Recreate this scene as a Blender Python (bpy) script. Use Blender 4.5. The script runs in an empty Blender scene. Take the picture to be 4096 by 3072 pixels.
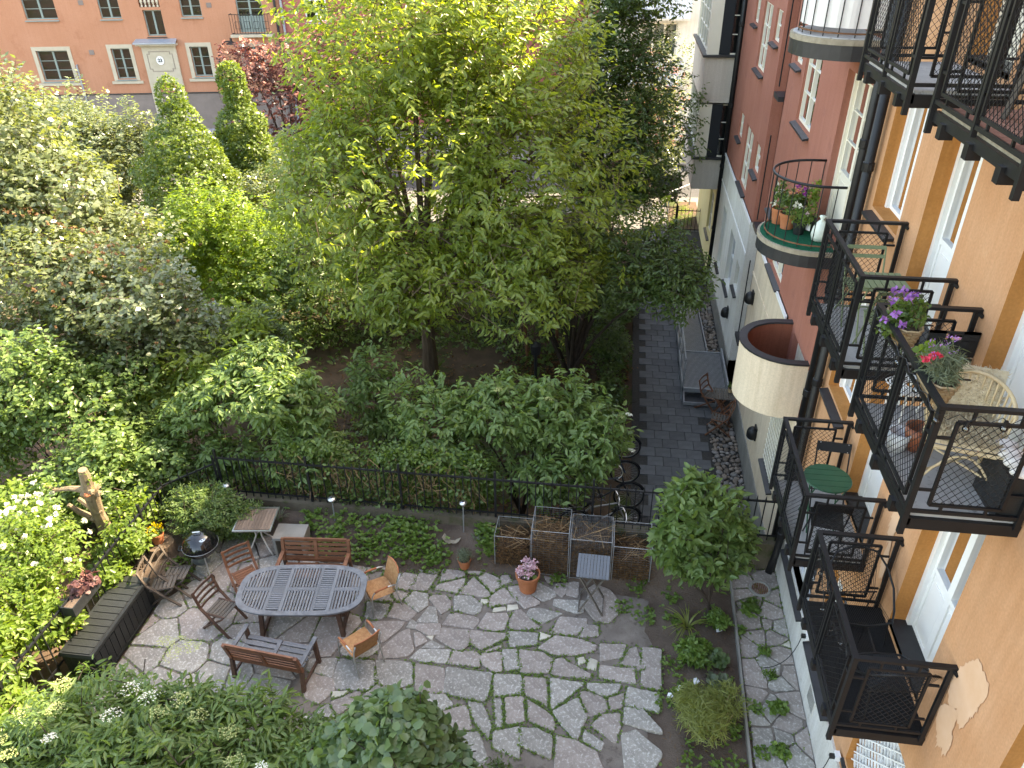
import bpy, math, random
import numpy as np
from mathutils import Vector, Matrix

rnd = random.Random(7)
sc = bpy.context.scene
# ---------------------------------------------------------------- camera
CAMZ = 10.0
pitch, yaw, roll, FPX = .555576, -.144914, .011624, 3053.67
cp, sp, cy, sy = math.cos(pitch), math.sin(pitch), math.cos(yaw), math.sin(yaw)
Fw = Vector((sy*cp, cy*cp, -sp)); Rt = Vector((cy, -sy, 0)); Dn = Fw.cross(Rt)
R2 = math.cos(roll)*Rt + math.sin(roll)*Dn; D2 = -math.sin(roll)*Rt + math.cos(roll)*Dn
camd = bpy.data.cameras.new('camera'); cam = bpy.data.objects.new('camera', camd)
sc.collection.objects.link(cam)
Mx = Matrix((R2, -D2, -Fw)).transposed().to_4x4(); Mx.translation = (0, 0, CAMZ)
cam.matrix_world = Mx
camd.sensor_width = 36; camd.lens = FPX/4096*36; camd.clip_start = .05; camd.clip_end = 600
sc.camera = cam
# ---------------------------------------------------------------- sky, sun, exposure
SUN = Vector((.60, .42, .74)).normalized()
el = math.asin(SUN.z); az = math.atan2(SUN.x, SUN.y)
w = bpy.data.worlds.new('World'); sc.world = w; w.use_nodes = True
nt = w.node_tree; nt.nodes.clear()
o_ = nt.nodes.new('ShaderNodeOutputWorld'); bg = nt.nodes.new('ShaderNodeBackground'); sk = nt.nodes.new('ShaderNodeTexSky')
sk.sky_type = 'NISHITA'; sk.sun_disc = False; sk.sun_elevation = el; sk.sun_rotation = az
sk.air_density = 1.0; sk.dust_density = 1.5; sk.ozone_density = .6
bg.inputs[1].default_value = .15
nt.links.new(sk.outputs[0], bg.inputs[0]); nt.links.new(bg.outputs[0], o_.inputs[0])
sd = bpy.data.lights.new('sun', 'SUN'); sd.energy = 3.0; sd.angle = math.radians(.53); sd.color = (1, .95, .86)
so = bpy.data.objects.new('sun', sd); sc.collection.objects.link(so)
so.rotation_euler = SUN.to_track_quat('Z', 'Y').to_euler()
sc.view_settings.view_transform = 'Standard'; sc.view_settings.look = 'None'
sc.view_settings.gamma = 1; sc.view_settings.use_curve_mapping = False
sc.view_settings.exposure = 3.05
sc.view_settings.use_white_balance = True; sc.view_settings.white_balance_temperature = 8700; sc.view_settings.white_balance_tint = 10
sc.cycles.max_bounces = 8; sc.cycles.transparent_max_bounces = 12
sc.cycles.caustics_reflective = False; sc.cycles.caustics_refractive = False

# ---------------------------------------------------------------- materials
def _n(t, ty, **kw):
    n = t.nodes.new(ty)
    for k, v in kw.items(): setattr(n, k, v)
    return n
def c4(c): return (c[0], c[1], c[2], 1)
def M(name, a, b=None, scale=4, rough=.8, spec=.3, metal=0, bump=0, bscale=60, stretch=None, rand=0, third=None, tscale=30, tlo=.55, thi=.7, glow=None, detail=5, streak=0):
    """base colour a mixed to b by noise; optional third colour in spots; rand = brightness spread per object"""
    m = bpy.data.materials.new(name); m.use_nodes = True; t = m.node_tree; L = t.links
    p = t.nodes['Principled BSDF']; p.inputs['Roughness'].default_value = rough
    p.inputs['Specular IOR Level'].default_value = spec; p.inputs['Metallic'].default_value = metal
    tc = _n(t, 'ShaderNodeTexCoord'); src = tc.outputs['Object']
    if stretch:
        mp = _n(t, 'ShaderNodeMapping'); mp.inputs['Scale'].default_value = stretch; L.new(src, mp.inputs[0]); st = mp.outputs[0]
    else: st = src
    col = None
    if b is not None:
        nz = _n(t, 'ShaderNodeTexNoise'); nz.inputs['Scale'].default_value = scale; nz.inputs['Detail'].default_value = detail; nz.inputs['Roughness'].default_value = .62
        L.new(st, nz.inputs['Vector'])
        rp = _n(t, 'ShaderNodeValToRGB'); rp.color_ramp.elements[0].position = .32; rp.color_ramp.elements[1].position = .68
        rp.color_ramp.elements[0].color = c4(a); rp.color_ramp.elements[1].color = c4(b)
        L.new(nz.outputs['Fac'], rp.inputs[0]); col = rp.outputs[0]
    if third is not None:
        n2 = _n(t, 'ShaderNodeTexNoise'); n2.inputs['Scale'].default_value = tscale; n2.inputs['Detail'].default_value = 6; n2.inputs['Roughness'].default_value = .7
        L.new(src, n2.inputs['Vector'])
        r2 = _n(t, 'ShaderNodeValToRGB'); r2.color_ramp.elements[0].position = tlo; r2.color_ramp.elements[1].position = thi
        L.new(n2.outputs['Fac'], r2.inputs[0])
        mx = _n(t, 'ShaderNodeMixRGB'); L.new(r2.outputs[0], mx.inputs[0])
        if col: L.new(col, mx.inputs[1])
        else: mx.inputs[1].default_value = c4(a)
        mx.inputs[2].default_value = c4(third); col = mx.outputs[0]
    if streak:
        mp2 = _n(t, 'ShaderNodeMapping'); mp2.inputs['Scale'].default_value = (5, 5, .28); L.new(src, mp2.inputs[0])
        n3 = _n(t, 'ShaderNodeTexNoise'); n3.inputs['Scale'].default_value = 1.4; n3.inputs['Detail'].default_value = 7; n3.inputs['Roughness'].default_value = .72; L.new(mp2.outputs[0], n3.inputs['Vector'])
        r3 = _n(t, 'ShaderNodeValToRGB'); r3.color_ramp.elements[0].position = .38; r3.color_ramp.elements[1].position = .66; g_ = 1-streak; r3.color_ramp.elements[0].color = (g_*1.0, g_*.98, g_*.95, 1); r3.color_ramp.elements[1].color = (1, 1, 1, 1); L.new(n3.outputs['Fac'], r3.inputs[0])
        n4 = _n(t, 'ShaderNodeTexNoise'); n4.inputs['Scale'].default_value = 38; n4.inputs['Detail'].default_value = 5; L.new(src, n4.inputs['Vector'])
        r4 = _n(t, 'ShaderNodeValToRGB'); r4.color_ramp.elements[0].position = .3; r4.color_ramp.elements[1].position = .7; r4.color_ramp.elements[0].color = (.90, .90, .90, 1); r4.color_ramp.elements[1].color = (1.06, 1.06, 1.06, 1); L.new(n4.outputs['Fac'], r4.inputs[0])
        for rr in (r3, r4):
            m3 = _n(t, 'ShaderNodeMixRGB', blend_type='MULTIPLY'); m3.inputs[0].default_value = 1
            L.new(col, m3.inputs[1]); L.new(rr.outputs[0], m3.inputs[2]); col = m3.outputs[0]
    if rand:
        oi = _n(t, 'ShaderNodeObjectInfo'); mr = _n(t, 'ShaderNodeMapRange')
        mr.inputs[3].default_value = 1-rand; mr.inputs[4].default_value = 1+rand; L.new(oi.outputs['Random'], mr.inputs[0])
        hs = _n(t, 'ShaderNodeHueSaturation'); L.new(mr.outputs[0], hs.inputs['Value'])
        if col: L.new(col, hs.inputs['Color'])
        else: hs.inputs['Color'].default_value = c4(a)
        col = hs.outputs[0]
    if col: L.new(col, p.inputs['Base Color'])
    else: p.inputs['Base Color'].default_value = c4(a)
    if bump:
        nb = _n(t, 'ShaderNodeTexNoise'); nb.inputs['Scale'].default_value = bscale; nb.inputs['Detail'].default_value = 6; nb.inputs['Roughness'].default_value = .65
        L.new(st, nb.inputs['Vector'])
        bp = _n(t, 'ShaderNodeBump'); bp.inputs['Strength'].default_value = bump; bp.inputs['Distance'].default_value = .02
        L.new(nb.outputs['Fac'], bp.inputs['Height']); L.new(bp.outputs[0], p.inputs['Normal'])
    if glow:
        p.inputs['Emission Color'].default_value = c4(glow); p.inputs['Emission Strength'].default_value = 1
    return m
def olive(c):
    if not (c[1] > c[0] and c[1] > c[2]): return c
    l = .3*c[0]+.6*c[1]+.1*c[2]; k = .10
    return tuple(min(.9, v*(1-k)+l*k) for v in (c[0]*1.10, c[1]*1.01, c[2]*1.0))
def leafmat(name, a, b, trans=.4, rough=.42, spec=.5, tcol=None):
    a, b = olive(a), olive(b); rough = min(rough, .36) if rough < .5 else rough
    m = bpy.data.materials.new(name); m.use_nodes = True; t = m.node_tree; L = t.links
    p = t.nodes['Principled BSDF']; out = t.nodes['Material Output']
    p.inputs['Roughness'].default_value = rough; p.inputs['Specular IOR Level'].default_value = spec
    at = _n(t, 'ShaderNodeAttribute', attribute_name='lv')
    rp = _n(t, 'ShaderNodeValToRGB'); rp.color_ramp.elements[0].color = c4(a); rp.color_ramp.elements[1].color = c4(b)
    L.new(at.outputs['Fac'], rp.inputs[0]); L.new(rp.outputs[0], p.inputs['Base Color'])
    tr = _n(t, 'ShaderNodeBsdfTranslucent')
    mm = _n(t, 'ShaderNodeMixRGB', blend_type='MULTIPLY'); mm.inputs[0].default_value = 1
    L.new(rp.outputs[0], mm.inputs[1]); mm.inputs[2].default_value = c4(tcol or (2.1, 2.05, .7))
    L.new(mm.outputs[0], tr.inputs['Color'])
    mx = _n(t, 'ShaderNodeMixShader'); mx.inputs[0].default_value = trans
    L.new(p.outputs[0], mx.inputs[1]); L.new(tr.outputs[0], mx.inputs[2]); L.new(mx.outputs[0], out.inputs[0])
    return m
def glassmat(name, tint=(.02, .025, .03), rough=.03):
    m = bpy.data.materials.new(name); m.use_nodes = True; t = m.node_tree; L = t.links
    p = t.nodes['Principled BSDF']; out = t.nodes['Material Output']
    p.inputs['Base Color'].default_value = c4(tint); p.inputs['Roughness'].default_value = rough; p.inputs['Specular IOR Level'].default_value = .5
    tp = _n(t, 'ShaderNodeBsdfTransparent'); tp.inputs[0].default_value = (.85, .88, .86, 1)
    gl = _n(t, 'ShaderNodeBsdfGlossy'); gl.inputs['Roughness'].default_value = .02; gl.inputs[0].default_value = (.95, .97, 1, 1)
    fr = _n(t, 'ShaderNodeFresnel'); fr.inputs[0].default_value = 1.75
    mx = _n(t, 'ShaderNodeMixShader'); L.new(fr.outputs[0], mx.inputs[0]); L.new(tp.outputs[0], mx.inputs[1]); L.new(gl.outputs[0], mx.inputs[2])
    L.new(mx.outputs[0], out.inputs[0])
    return m

# ---------------------------------------------------------------- mesh helpers
COL = sc.collection
class MB:
    def __init__(s): s.v = []; s.f = []
    def add(s, vs, fs):
        o = len(s.v); s.v += [tuple(v) for v in vs]; s.f += [tuple(i+o for i in f) for f in fs]; return s
    def box(s, c, d, rz=0, taper=1.0):
        x, y, z = d[0]/2, d[1]/2, d[2]/2; ca, sa = math.cos(rz), math.sin(rz); vs = []
        for dz in (-z, z):
            k = 1 if dz < 0 else taper
            for dx, dy in ((-x, -y), (x, -y), (x, y), (-x, y)):
                dx *= k; dy *= k
                vs.append((c[0]+dx*ca-dy*sa, c[1]+dx*sa+dy*ca, c[2]+dz))
        return s.add(vs, [(3, 2, 1, 0), (4, 5, 6, 7), (0, 1, 5, 4), (1, 2, 6, 5), (2, 3, 7, 6), (3, 0, 4, 7)])
    def b2(s, x0, x1, y0, y1, z0, z1):
        return s.box(((x0+x1)/2, (y0+y1)/2, (z0+z1)/2), (abs(x1-x0), abs(y1-y0), abs(z1-z0)))
    def bar(s, p, q, w, h=None, up=(0, 0, 1)):
        h = h or w; p = Vector(p); q = Vector(q); d = (q-p).normalized(); u = Vector(up)
        a = d.cross(u)
        if a.length < 1e-4: a = d.cross(Vector((1, 0, 0)))
        a.normalize(); b = a.cross(d); a = a*w/2; b = b*h/2
        vs = [p-a-b, p+a-b, p+a+b, p-a+b, q-a-b, q+a-b, q+a+b, q-a+b]
        return s.add(vs, [(3, 2, 1, 0), (4, 5, 6, 7), (0, 1, 5, 4), (1, 2, 6, 5), (2, 3, 7, 6), (3, 0, 4, 7)])
    def tube(s, pts, r, n=6, cap=True):
        pts = [Vector(p) for p in pts]; k = len(pts)
        rs = r if isinstance(r, (list, tuple)) else [r]*k
        t = (pts[1]-pts[0]).normalized(); a = t.cross(Vector((0, 0, 1)))
        if a.length < 1e-3: a = Vector((1, 0, 0))
        a.normalize(); vs = []
        for i in range(k):
            t = (pts[min(i+1, k-1)]-pts[max(i-1, 0)])
            if t.length < 1e-9: t = Vector((0, 0, 1))
            t.normalize(); a = (a-t*a.dot(t))
            if a.length < 1e-6: a = t.orthogonal()
            a.normalize(); b = t.cross(a)
            for j in range(n):
                an = 2*math.pi*j/n; vs.append(pts[i]+(a*math.cos(an)+b*math.sin(an))*rs[i])
        fs = [(i*n+j, i*n+(j+1) % n, (i+1)*n+(j+1) % n, (i+1)*n+j) for i in range(k-1) for j in range(n)]
        if cap: fs += [tuple(range(n-1, -1, -1)), tuple((k-1)*n+j for j in range(n))]
        return s.add(vs, fs)
    def ring(s, c, R, r, n=24, m=6, axis='z', a0=0, a1=None):
        full = a1 is None; a1 = a1 if a1 is not None else 2*math.pi; N = n if full else n+1; vs = []
        for i in range(N):
            an = a0+(a1-a0)*i/n
            for j in range(m):
                b = 2*math.pi*j/m; rr = R+r*math.cos(b); h = r*math.sin(b)
                x, y = rr*math.cos(an), rr*math.sin(an)
                v = {'z': (x, y, h), 'y': (x, h, y), 'x': (h, x, y)}[axis]
                vs.append((c[0]+v[0], c[1]+v[1], c[2]+v[2]))
        fs = [(i*m+j, i*m+(j+1) % m, ((i+1) % N)*m+(j+1) % m, ((i+1) % N)*m+j) for i in range(n) for j in range(m)]
        return s.add(vs, fs)
    def lathe(s, prof, n=20, c=(0, 0, 0), a0=0, a1=None):
        full = a1 is None; a1 = a1 if a1 is not None else 2*math.pi; N = n if full else n+1; k = len(prof); vs = []
        for i in range(N):
            an = a0+(a1-a0)*i/n
            for r, z in prof: vs.append((c[0]+r*math.cos(an), c[1]+r*math.sin(an), c[2]+z))
        fs = [(i*k+j, ((i+1) % N)*k+j, ((i+1) % N)*k+j+1, i*k+j+1) for i in range(n) for j in range(k-1)]
        return s.add(vs, fs)
    def prism(s, poly, z0, z1, ch=0):
        n = len(poly); cx = sum(p[0] for p in poly)/n; cyy = sum(p[1] for p in poly)/n
        vs = [(p[0], p[1], z0) for p in poly]+[(p[0], p[1], z1-ch) for p in poly]
        fs = [tuple((i, (i+1) % n, n+(i+1) % n, n+i)) for i in range(n)]
        if ch:
            for p in poly:
                dx, dy = cx-p[0], cyy-p[1]; l = math.hypot(dx, dy) or 1
                vs.append((p[0]+dx/l*ch*1.5, p[1]+dy/l*ch*1.5, z1))
            fs += [tuple((n+i, n+(i+1) % n, 2*n+(i+1) % n, 2*n+i)) for i in range(n)]; fs.append(tuple(range(2*n, 3*n)))
        else: fs.append(tuple(range(n, 2*n)))
        return s.add(vs, fs)
    def yprism(s, poly, y0, y1):
        """poly in (x, z) extruded along y"""
        n = len(poly); vs = [(p[0], y0, p[1]) for p in poly]+[(p[0], y1, p[1]) for p in poly]
        return s.add(vs, [tuple((i, (i+1) % n, n+(i+1) % n, n+i)) for i in range(n)]+[tuple(range(n-1, -1, -1)), tuple(range(n, 2*n))])
    def xprism(s, poly, x0, x1):
        """poly in (y, z) extruded along x"""
        n = len(poly); vs = [(x0, p[0], p[1]) for p in poly]+[(x1, p[0], p[1]) for p in poly]
        return s.add(vs, [tuple((i, (i+1) % n, n+(i+1) % n, n+i)) for i in range(n)]+[tuple(range(n-1, -1, -1)), tuple(range(n, 2*n))])
    def ball(s, c, r, n=10, m=7, sx=1, sy_=1, sz=1, noise=0):
        vs = []; fs = []
        for i in range(m+1):
            t = math.pi*i/m
            for j in range(n):
                a = 2*math.pi*j/n; k = 1+(rnd.random()-.5)*noise
                vs.append((c[0]+r*sx*k*math.sin(t)*math.cos(a), c[1]+r*sy_*k*math.sin(t)*math.sin(a), c[2]+r*sz*k*math.cos(t)))
        for i in range(m):
            for j in range(n): fs.append((i*n+j, (i+1)*n+j, (i+1)*n+(j+1) % n, i*n+(j+1) % n))
        return s.add(vs, fs)
    def mesh(s, name):
        me = bpy.data.meshes.new(name); me.from_pydata(s.v, [], s.f); me.update(); return me
    def build(s, name, mat, parent=None, world=True, smooth=False, **kw):
        if parent is not None and world:
            l = parent_loc(parent); s.v = [(v[0]-l[0], v[1]-l[1], v[2]-l[2]) for v in s.v]
        me = s.mesh(name); me.materials.append(mat)
        if smooth: me.shade_smooth()
        return link(name, me, parent, **kw)
def parent_loc(p):
    l = Vector(p.location)
    while p.parent: p = p.parent; l += p.location
    return l
def tagp(o, label=None, cat=None, group=None, kind=None):
    if label: o['label'] = label
    if cat: o['category'] = cat
    if group: o['group'] = group
    if kind: o['kind'] = kind
    return o
def link(name, me, parent=None, loc=None, rot=None, **kw):
    o = bpy.data.objects.new(name, me); COL.objects.link(o); o.parent = parent
    if loc is not None: o.location = loc
    if rot is not None: o.rotation_euler = rot
    return tagp(o, **kw)
def thing(name, label, cat, loc=(0, 0, 0), rz=0, group=None):
    o = bpy.data.objects.new(name, None); o.empty_display_size = .1; COL.objects.link(o); o.location = loc; o.rotation_euler = (0, 0, rz)
    return tagp(o, label, cat, group)
def copy_tree(o, parent=None):
    c = o.copy(); COL.objects.link(c); c.parent = parent
    for ch in list(o.children): copy_tree(ch, c)
    return c
def dup(o, loc, rz, label):
    c = copy_tree(o); c.location = loc; c.rotation_euler = (0, 0, rz); c['label'] = label; return c
def npmesh(name, V, F4, mat, attr=None, smooth=False):
    """V (n,3), F4 (m,4) quads as numpy"""
    me = bpy.data.meshes.new(name); n = len(V); m = len(F4)
    me.vertices.add(n); me.vertices.foreach_set('co', np.asarray(V, np.float32).ravel())
    me.loops.add(m*4); me.loops.foreach_set('vertex_index', np.asarray(F4, np.int32).ravel())
    me.polygons.add(m); me.polygons.foreach_set('loop_start', np.arange(0, m*4, 4, dtype=np.int32))
    me.update(calc_edges=True); me.materials.append(mat)
    if attr is not None:
        a = me.attributes.new('lv', 'FLOAT', 'POINT'); a.data.foreach_set('value', np.asarray(attr, np.float32))
    if smooth: me.shade_smooth()
    return me

# leaves ------------------------------------------------------------
LEAF_T = np.array([(0, 0, 0), (.28, .46, .05), (.66, .36, .03), (1, 0, -.12), (.66, -.36, .03), (.28, -.46, .05)])
KITE_T = np.array([(0, 0, 0), (.42, .5, .06), (1, 0, -.08), (.42, -.5, .06)])
ROUND_T = np.array([(0, 0, 0), (.18, .5, .04), (.62, .5, .06), (1, 0, -.1), (.62, -.5, .06), (.18, -.5, .04)])
THIN_T = np.array([(0, 0, 0), (.5, .5, .03), (1, 0, -.25), (.5, -.5, .03)])
def norm(a): return a/np.maximum(np.linalg.norm(a, axis=-1, keepdims=True), 1e-9)
def leaf_verts(P, D, N, L, W, T):
    D = norm(D); S = norm(np.cross(D, N)); U = np.cross(S, D)
    L = np.asarray(L)[:, None, None]; W = np.asarray(W)[:, None, None]
    V = P[:, None, :]+D[:, None, :]*T[None, :, 0:1]*L+S[:, None, :]*T[None, :, 1:2]*W+U[:, None, :]*T[None, :, 2:3]*L
    n, k = len(P), len(T); base = (np.arange(n)*k)[:, None]
    if k == 6: F = np.concatenate([base+np.array([[0, 1, 2, 3]]), base+np.array([[0, 3, 4, 5]])])
    else: F = base+np.array([[0, 1, 2, 3]])
    return V.reshape(-1, 3), F
def crown_points(blobs, n, rg, shell=.55, up=.15, lump=.35):
    """twig tips spread through a union of lumpy ellipsoids; returns tips, outward dirs"""
    wt = np.array([(b[3]*b[4]*b[5])**(2/3)*(b[6] if len(b) > 6 else 1) for b in blobs]); wt /= wt.sum()
    ids = rg.choice(len(blobs), n, p=wt); d = norm(rg.normal(size=(n, 3))+np.array([0, 0, up]))
    r = (shell**3+(1-shell**3)*rg.random(n))**(1/3)
    k = np.zeros(n)
    for i in range(len(blobs)):
        dirs = norm(rg.normal(size=(22, 3))); amp = rg.uniform(-1, 1, 22); s_ = ids == i
        k[s_] = (np.exp(7*(d[s_]@dirs.T-1))*amp).sum(1)
    r = r*(1+lump*np.clip(k, -1, 1))
    B = np.array([b[:6] for b in blobs])[ids]
    return B[:, :3]+d*B[:, 3:]*r[:, None], norm(d*B[:, 3:]), ids
def make_leaves(tips, out, rg, per, L, W, T=LEAF_T, tl=.35, droop=.35, flat=.6, mode='alt', sun_up=.5, jit=.25):
    """leaves along a twig ending at each tip"""
    n = len(tips); td = norm(out*.8+rg.normal(size=(n, 3))*.45+np.array([0, 0, .25]))
    Ps, Ds, Ns = [], [], []
    side = norm(np.cross(td, np.array([0, 0, 1.])+rg.normal(size=(n, 3))*.3))
    for j in range(per):
        f = (j+.5)/per
        pos = tips-td*tl*(1-f)[..., None] if isinstance(f, np.ndarray) else tips-td*tl*(1-f)
        sg = 1 if j % 2 else -1
        if mode == 'pinnate':
            pr = j//2; f = (pr+1)/(per/2+.5); pos = tips-td*tl*(1-f)
            if j == per-1 and per % 2: sd_ = td
            else: sd_ = td*.55+side*sg
        elif mode == 'whorl':
            an = rg.uniform(0, 6.28, n)[:, None]; s2 = np.cross(td, side); sd_ = td*.35+side*np.cos(an)+s2*np.sin(an)
            pos = tips-td*tl*rg.random((n, 1))
        else: sd_ = td*.7+side*sg
        dd = norm(sd_+rg.normal(size=(n, 3))*jit+np.array([0, 0, -droop]))
        nn = norm(np.array([0, 0, 1.])*flat+out*(1-flat)+rg.normal(size=(n, 3))*.35)
        Ps.append(pos); Ds.append(dd); Ns.append(nn)
    P = np.concatenate(Ps); D = np.concatenate(Ds); N = np.concatenate(Ns); m = len(P)
    sz = rg.uniform(.7, 1.2, m)
    V, F = leaf_verts(P, D, N, L*sz, W*sz, T)
    tw = np.tile(rg.random(n), per)
    lv = np.clip(.55*tw+.45*rg.random(m), 0, 1)
    return V, F, np.repeat(lv, len(T)), td
def bez(p0, p1, p2, k=5):
    p0, p1, p2 = Vector(p0), Vector(p1), Vector(p2)
    return [p0*(1-t)**2+p1*2*t*(1-t)+p2*t*t for t in [i/k for i in range(k+1)]]
def make_tree(name, label, cat, base, blobs, ntw, per, L, W, lmat, bmat, trunk_r=.12, fork=1.2, stems=1, seed=1, T=LEAF_T, tl=.35, droop=.35,
              mode='alt', shell=.5, nbr=60, lump=.35, flat=.6, group=None, twig_every=5, up=.15, lean=(0, 0), spread=.04, zmin=None, jit=.25, crown_name='crown'):
    rg = np.random.default_rng(seed); rr = random.Random(seed)
    t = thing(name, label, cat, base, 0, group)
    tips, out, ids = crown_points(blobs, ntw, rg, shell, up, lump)
    if zmin is not None:
        k = tips[:, 2] > zmin; tips, out, ids = tips[k], out[k], ids[k]
    V, F, lv, td = make_leaves(tips, out, rg, per, L, W, T, tl, droop, flat, mode, jit=jit)
    b = np.array(base); me = npmesh(crown_name, V-b, F, lmat, lv); link(crown_name, me, t)
    mb = MB(); fk = Vector(base)+Vector((lean[0], lean[1], fork))
    nodes = []
    if stems == 1:
        mb.tube([Vector(base)-Vector((0, 0, .15)), Vector(base)*.5+fk*.5+Vector((rr.uniform(-.05, .05), rr.uniform(-.05, .05), 0)), fk], [trunk_r*1.3, trunk_r, trunk_r*.9], 9)
    sel = list(range(len(tips))); rr.shuffle(sel)
    for i in range(nbr):
        tip = Vector(tips[sel[i]]-td[sel[i]]*tl)
        if i < max(6, nbr//6) or not nodes:
            st = fk if stems == 1 else Vector(base)+Vector((rr.uniform(-1, 1)*spread, rr.uniform(-1, 1)*spread, 0)); r0 = trunk_r*(.62 if stems == 1 else .8)
            mid = st*.5+tip*.5+Vector((0, 0, .12*(tip-st).length)); mid = Vector((st.x*.45+mid.x*.55, st.y*.45+mid.y*.55, mid.z))
        else:
            st, r0 = min(((q, r) for q, r in rr.sample(nodes, min(len(nodes), 14))), key=lambda q: (q[0]-tip).length+(.6 if q[0].z > tip.z+.3 else 0)); r0 = r0*.6
            mid = st*.5+tip*.5+Vector((0, 0, .1*(tip-st).length))
        pts = bez(st, mid, tip, 6); r1 = max(.006, trunk_r*.06)
        rs = [r0+(r1-r0)*(j/6)**.8 for j in range(7)]
        mb.tube(pts, rs, 6 if r0 > .03 else 4, False)
        nodes += [(pts[j], max(rs[j], .008)) for j in (2, 3, 4, 5)]
    # small twigs under the leaves
    for i in range(0, len(tips), twig_every):
        tip = Vector(tips[i]); a = tip-Vector(td[i])*tl*1.5
        mb.tube([a, tip], [.006+L*.02, .003], 3, False)
    mb.build('trunk', bmat, t)
    return t
def foliage(name, parent, blobs, ntw, per, L, W, lmat, seed=1, T=LEAF_T, tl=.3, droop=.35, mode='alt', shell=.3, lump=.35, flat=.6, up=.15, zmin=None, jit=.25, **kw):
    rg = np.random.default_rng(seed)
    tips, out, ids = crown_points(blobs, ntw, rg, shell, up, lump)
    if zmin is not None: k = tips[:, 2] > zmin; tips, out = tips[k], out[k]
    V, F, lv, td = make_leaves(tips, out, rg, per, L, W, T, tl, droop, flat, mode, jit=jit)
    if parent is not None: V = V-np.array(parent_loc(parent))
    return link(name, npmesh(name, V, F, lmat, lv), parent, **kw)

# ---------------------------------------------------------------- material library
m_orange = M('orange_stucco', (.55, .275, .14), (.59, .32, .18), 1.3, .9, .15, bump=.12, bscale=90, third=(.66, .40, .24), tscale=.9, tlo=.58, thi=.75, streak=.13)
m_orange_reveal = M('ochre_reveal', (.50, .205, .06), (.54, .24, .08), 2, .9, .15, bump=.1, bscale=90, streak=.13)
m_patch = M('pale_repair_stucco', (.62, .37, .225), (.67, .43, .285), 3, .9, .15)
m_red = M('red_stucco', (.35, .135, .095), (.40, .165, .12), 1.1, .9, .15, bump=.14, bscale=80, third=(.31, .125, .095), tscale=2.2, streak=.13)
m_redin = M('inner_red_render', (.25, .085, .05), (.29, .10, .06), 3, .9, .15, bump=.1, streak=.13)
m_cream = M('cream_stucco', (.70, .56, .41), (.74, .61, .46), 1.5, .9, .15, bump=.15, bscale=50, third=(.58, .49, .36), tscale=6, tlo=.64, thi=.72, streak=.16)
m_white = M('white_stucco', (.72, .70, .64), (.78, .76, .71), 1.2, .9, .15, bump=.1, bscale=60, streak=.16)
m_greyplinth = M('grey_plinth', (.58, .56, .52), (.66, .64, .60), 1.5, .9, .15, bump=.12, bscale=50, third=(.42, .40, .37), tscale=3, tlo=.6, thi=.75, streak=.16)
m_beige = M('beige_stucco', (.56, .49, .42), (.60, .53, .46), 1.2, .9, .15, bump=.08, streak=.13)
m_yellow = M('yellow_stucco', (.62, .52, .26), (.66, .56, .31), 1.2, .9, .15, bump=.08)
m_facade23 = M('salmon_stucco', (.46, .21, .125), (.50, .24, .15), .5, .9, .15, bump=.08, bscale=20, third=(.40, .17, .10), tscale=.8, tlo=.56, thi=.72, streak=.05)
m_facade_red = M('brick_red_stucco', (.36, .12, .10), (.40, .14, .115), .5, .9, .15, streak=.05)
m_sandstone = M('pale_stone_surround', (.45, .385, .29), (.52, .45, .345), 2.5, .9, .15, bump=.1)
m_plinth23 = M('brown_stone_plinth', (.20, .16, .14), (.25, .20, .175), 1.6, .9, .2, bump=.15, bscale=15)
m_sage = M('sage_green_paint', (.20, .25, .23), (.23, .28, .26), 3, .55, .4)
m_frame = M('cream_window_paint', (.74, .68, .55), (.78, .72, .6), 2, .5, .4)
m_wpaint = M('white_paint', (.78, .77, .74), (.82, .81, .79), 2, .45, .4)
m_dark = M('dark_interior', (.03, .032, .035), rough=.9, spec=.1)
m_curtain = M('beige_curtain', (.50, .40, .27), (.60, .50, .36), 6, .9, .1, stretch=(6, 6, .2))
m_glass = glassmat('window_glass')
m_black = M('black_painted_iron', (.005, .005, .006), (.009, .0095, .011), 9, .48, .4, bump=.06, bscale=120)
m_sill = M('dark_sheet_metal', (.013, .0135, .016), (.026, .027, .030), 5, .45, .5, bump=.08, bscale=70)
m_zinc = M('grey_zinc', (.28, .31, .36), (.34, .37, .41), 3, .45, .5, metal=.4)
m_steel = M('galvanised_steel', (.30, .31, .32), (.40, .41, .42), 10, .45, .5, metal=.6)
m_chrome = M('brushed_metal', (.55, .55, .54), (.62, .62, .61), 20, .3, .5, metal=.9)
m_conc = M('concrete', (.20, .19, .168), (.27, .255, .225), 3, .9, .2, bump=.2, bscale=60, third=(.20, .19, .17), tscale=8, tlo=.6, thi=.75)
m_mossconc = M('mossy_concrete', (.085, .068, .048), (.13, .108, .078), 2.5, .95, .15, bump=.3, bscale=40, third=(.05, .06, .02), tscale=4, tlo=.5, thi=.65)
m_slab = M('balcony_concrete', (.36, .345, .33), (.44, .42, .40), 3, .9, .2, bump=.15, bscale=70, third=(.22, .21, .20), tscale=14)
m_rough = M('rough_cement_edge', (.26, .22, .16), (.36, .31, .235), 12, .95, .1, bump=.6, bscale=60)
m_soil = M('brown_soil', (.075, .053, .040), (.125, .094, .074), 2.2, .97, .1, bump=.7, bscale=45, third=(.17, .135, .11), tscale=26, tlo=.58, thi=.72)
m_garden = M('garden_soil', (.07, .048, .034), (.125, .083, .056), 1.2, .97, .1, bump=.6, bscale=14, third=(.05, .065, .022), tscale=.8, tlo=.5, thi=.62)
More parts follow.
